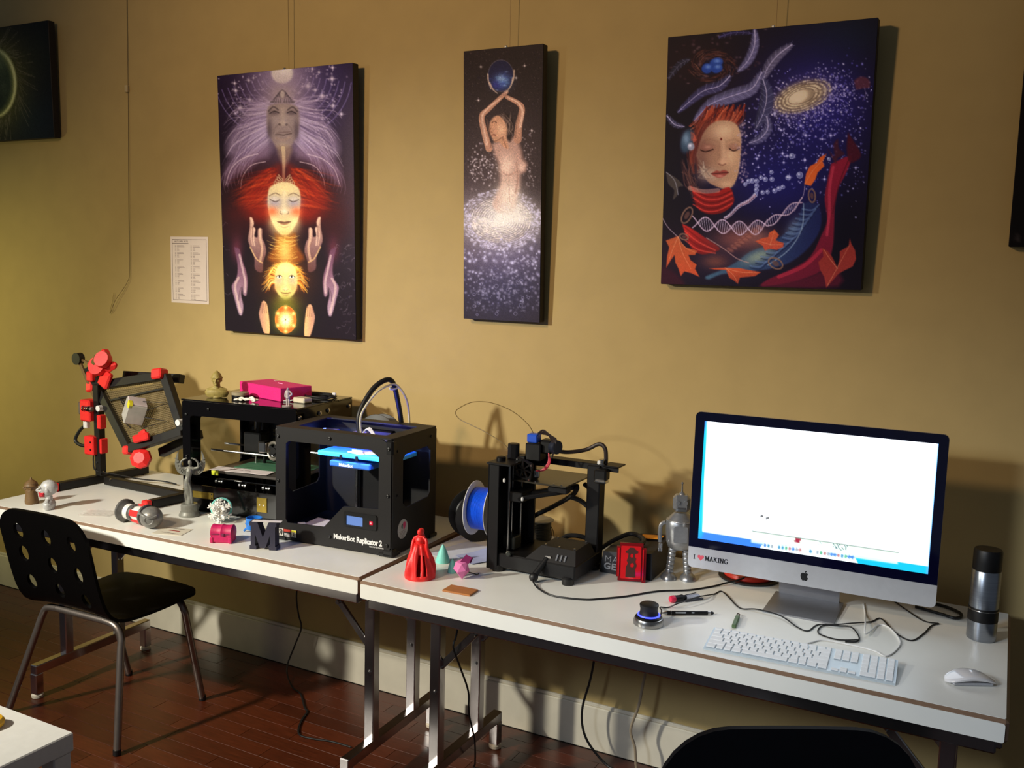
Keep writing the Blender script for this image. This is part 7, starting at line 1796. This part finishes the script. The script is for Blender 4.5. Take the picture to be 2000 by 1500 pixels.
# mouse
ms = thing('computer_mouse', 'low arched white computer mouse at the right table end', 'mouse', (-.018, -.628, TZ), math.radians(-62))
m = MB(); n, k_ = 24, 16; vs = []
for i in range(n + 1):
    t_ = -1 + 2 * i / n
    for j in range(k_):
        a = 2 * math.pi * j / k_
        w = .0285 * max(1e-3, (1 - abs(t_) ** 3.0)) ** .42; arch = .005 + .0165 * (1 - t_ * t_)
        c, s = math.cos(a), math.sin(a)
        z = arch + .004 * (abs(s) ** .8) if s > 0 else arch - (.0065 * (1 - t_ * t_) + .003) * abs(s) ** .6
        vs.append((w * (abs(c) ** .75) * (1 if c > 0 else -1), .056 * t_, max(z, .0008)))
m.add(vs, [(i * k_ + j, i * k_ + (j + 1) % k_, (i + 1) * k_ + (j + 1) % k_, (i + 1) * k_ + j) for i in range(n) for j in range(k_)] + [tuple(range(k_)), tuple(range(n * k_, n * k_ + k_))])
m.build('white_shell', mat('glossy_white', rgb(232, 230, 232), .12, coat=.5, var=.01), ms)
MB().box((0, 0, .0042), (.040, .092, .0066), .003).build('metal_base', alu, ms, smooth=0)
# spray can
cn = thing('steel_flask', 'tall brushed steel flask with black cap and black band at the table end', 'flask', (-.004, -.318, TZ))
bs = mat('brushed_can', rgb(150, 156, 166), .28, metal=.95, var=.10, scale=6, stretch=(1, 1, 40))
MB().lathe([(.031, 0), (.0335, .002), (.0345, .006), (.0345, .050)], n=40).build('lower_body', bs, cn)
MB().lathe([(.0350, .050), (.0352, .051), (.0352, .084), (.0350, .0845)], n=40).build('black_band', BLACK, cn)
MB().lathe([(.0340, .0845), (.0340, .178), (.032, .181), (0, .181)], n=40).build('upper_body', bs, cn)
MB().lathe([(.0330, .180), (.0335, .182), (.0335, .228), (.031, .233), (.010, .235), (0, .235)], n=40).build('cap', BLACK, cn)
MB().torus((0, 0, .079), .0352, .0006, n=40).build('band_groove', STEEL, cn)

# ================================================================== CABLES
def cable(label, pts, r, m=RUBBER, name='cable', n=6, sm=6): return solo(MB().tube(pts, r, 6 if r < .003 else 8, sm), name, m, label, 'cable')
z = TZ + .0030
cable('black cable running from the open frame printer plug to behind the computer', [(-1.158, -.541, .772), (-1.148, -.560, .762), (-1.112, -.592, z), (-1.055, -.618, z), (-.975, -.600, z), (-.939, -.571, z), (-.883, -.512, z), (-.823, -.427, z), (-.751, -.37, z), (-.700, -.300, z), (-.672, -.262, z + .004), (-.640, -.232, z + .012), (-.612, -.195, z + .0225), (-.585, -.130, z + .0225), (-.540, -.070, z + .008), (-.48, -.085, z)], .0026)
z = TZ + .0022
cable('thin dark cable winding from the 3D mouse across the table past the stand', [(-.745, -.636, z + .004), (-.752, -.600, z + .012), (-.772, -.552, z + .003), (-.755, -.532, z), (-.732, -.520, z + .012), (-.700, -.440, z + .012), (-.679, -.361, z), (-.668, -.326, z), (-.636, -.364, z), (-.607, -.409, z), (-.580, -.436, z), (-.540, -.432, z + .005), (-.477, -.447, z + .005), (-.422, -.495, z), (-.394, -.505, z), (-.380, -.447, z), (-.340, -.440, z + .006), (-.300, -.40, z + .005), (-.262, -.35, z), (-.242, -.312, z), (-.198, -.398, z), (-.158, -.434, z), (-.135, -.373, z), (-.12, -.294, z), (-.105, -.268, z), (-.142, -.268, z), (-.197, -.192, z), (-.24, -.12, z)], .0019)
cable('black cable loop lying in front of the computer stand', [(-.271, -.510, z + .004), (-.318, -.526, z), (-.363, -.513, z), (-.373, -.479, z), (-.364, -.445, z + .001), (-.330, -.438, z + .004), (-.301, -.430, z + .004), (-.276, -.473, z), (-.274, -.515, z + .001), (-.30, -.530, z)], .0019)
z2 = TZ + .0022
cable('white keyboard cable looping behind the keyboard', [(-.391, -.632, TZ + .008), (-.372, -.580, z2), (-.347, -.548, z2), (-.279, -.545, z2), (-.229, -.553, z2), (-.202, -.574, z2), (-.185, -.528, z2), (-.181, -.455, z2), (-.214, -.372, z2), (-.241, -.362, z2), (-.252, -.42, z2 + .002), (-.262, -.470, z2 + .008), (-.270, -.407, z2 + .012), (-.283, -.30, z2), (-.30, -.21, z2)], .0020, WHITEP)
cable('thick black cable loop sticking out right of the computer', [(-.17, -.170, TZ + .005), (-.101, -.196, TZ + .005), (-.075, -.209, TZ + .005), (-.059, -.199, TZ + .005), (-.055, -.178, TZ + .005), (-.06, -.158, TZ + .005), (-.079, -.137, TZ + .005), (-.106, -.121, TZ + .005), (-.16, -.105, TZ + .005)], .0042)
cable('black cable hanging behind the left table and trailing over the floor', [(-2.43, -.05, .74), (-2.432, -.05, .45), (-2.424, -.09, .35), (-2.415, -.09, .27), (-2.40, -.09, .213), (-2.424, -.10, .14), (-2.44, -.13, .05), (-2.38, -.17, .006), (-2.309, -.203, .005), (-2.221, -.283, .005), (-2.191, -.304, .005), (-2.166, -.363, .005), (-2.129, -.425, .005), (-2.093, -.456, .005), (-2.037, -.451, .005), (-1.972, -.434, .005), (-1.892, -.431, .005)], .0032)
cable('black cable hanging inside the left leg frame of the right table', [(-1.40, -.46, .664), (-1.40, -.54, .60), (-1.40, -.565, .55), (-1.40, -.579, .52), (-1.40, -.537, .444), (-1.40, -.484, .345), (-1.40, -.477, .27), (-1.41, -.42, .155), (-1.44, -.36, .04), (-1.46, -.33, .005), (-1.40, -.36, .005)], .0030)
cable('black cable hanging against the baseboard under the right table', [(-1.135, -.05, .74), (-1.135, -.09, .45), (-1.14, -.10, .363), (-1.152, -.10, .288), (-1.175, -.10, .192), (-1.172, -.10, .12), (-1.144, -.10, .064), (-1.08, -.10, .010), (-1.03, -.11, .005)], .0042)
cable('pale cable hanging under the right table beside the black one', [(-.962, -.05, .74), (-.960, -.09, .40), (-.967, -.10, .314), (-.978, -.10, .241), (-1.001, -.10, .156), (-.984, -.10, .098), (-.976, -.10, .032), (-.96, -.10, .005), (-.90, -.12, .005)], .0048, mat('pale_cable', rgb(150, 134, 112), .5))
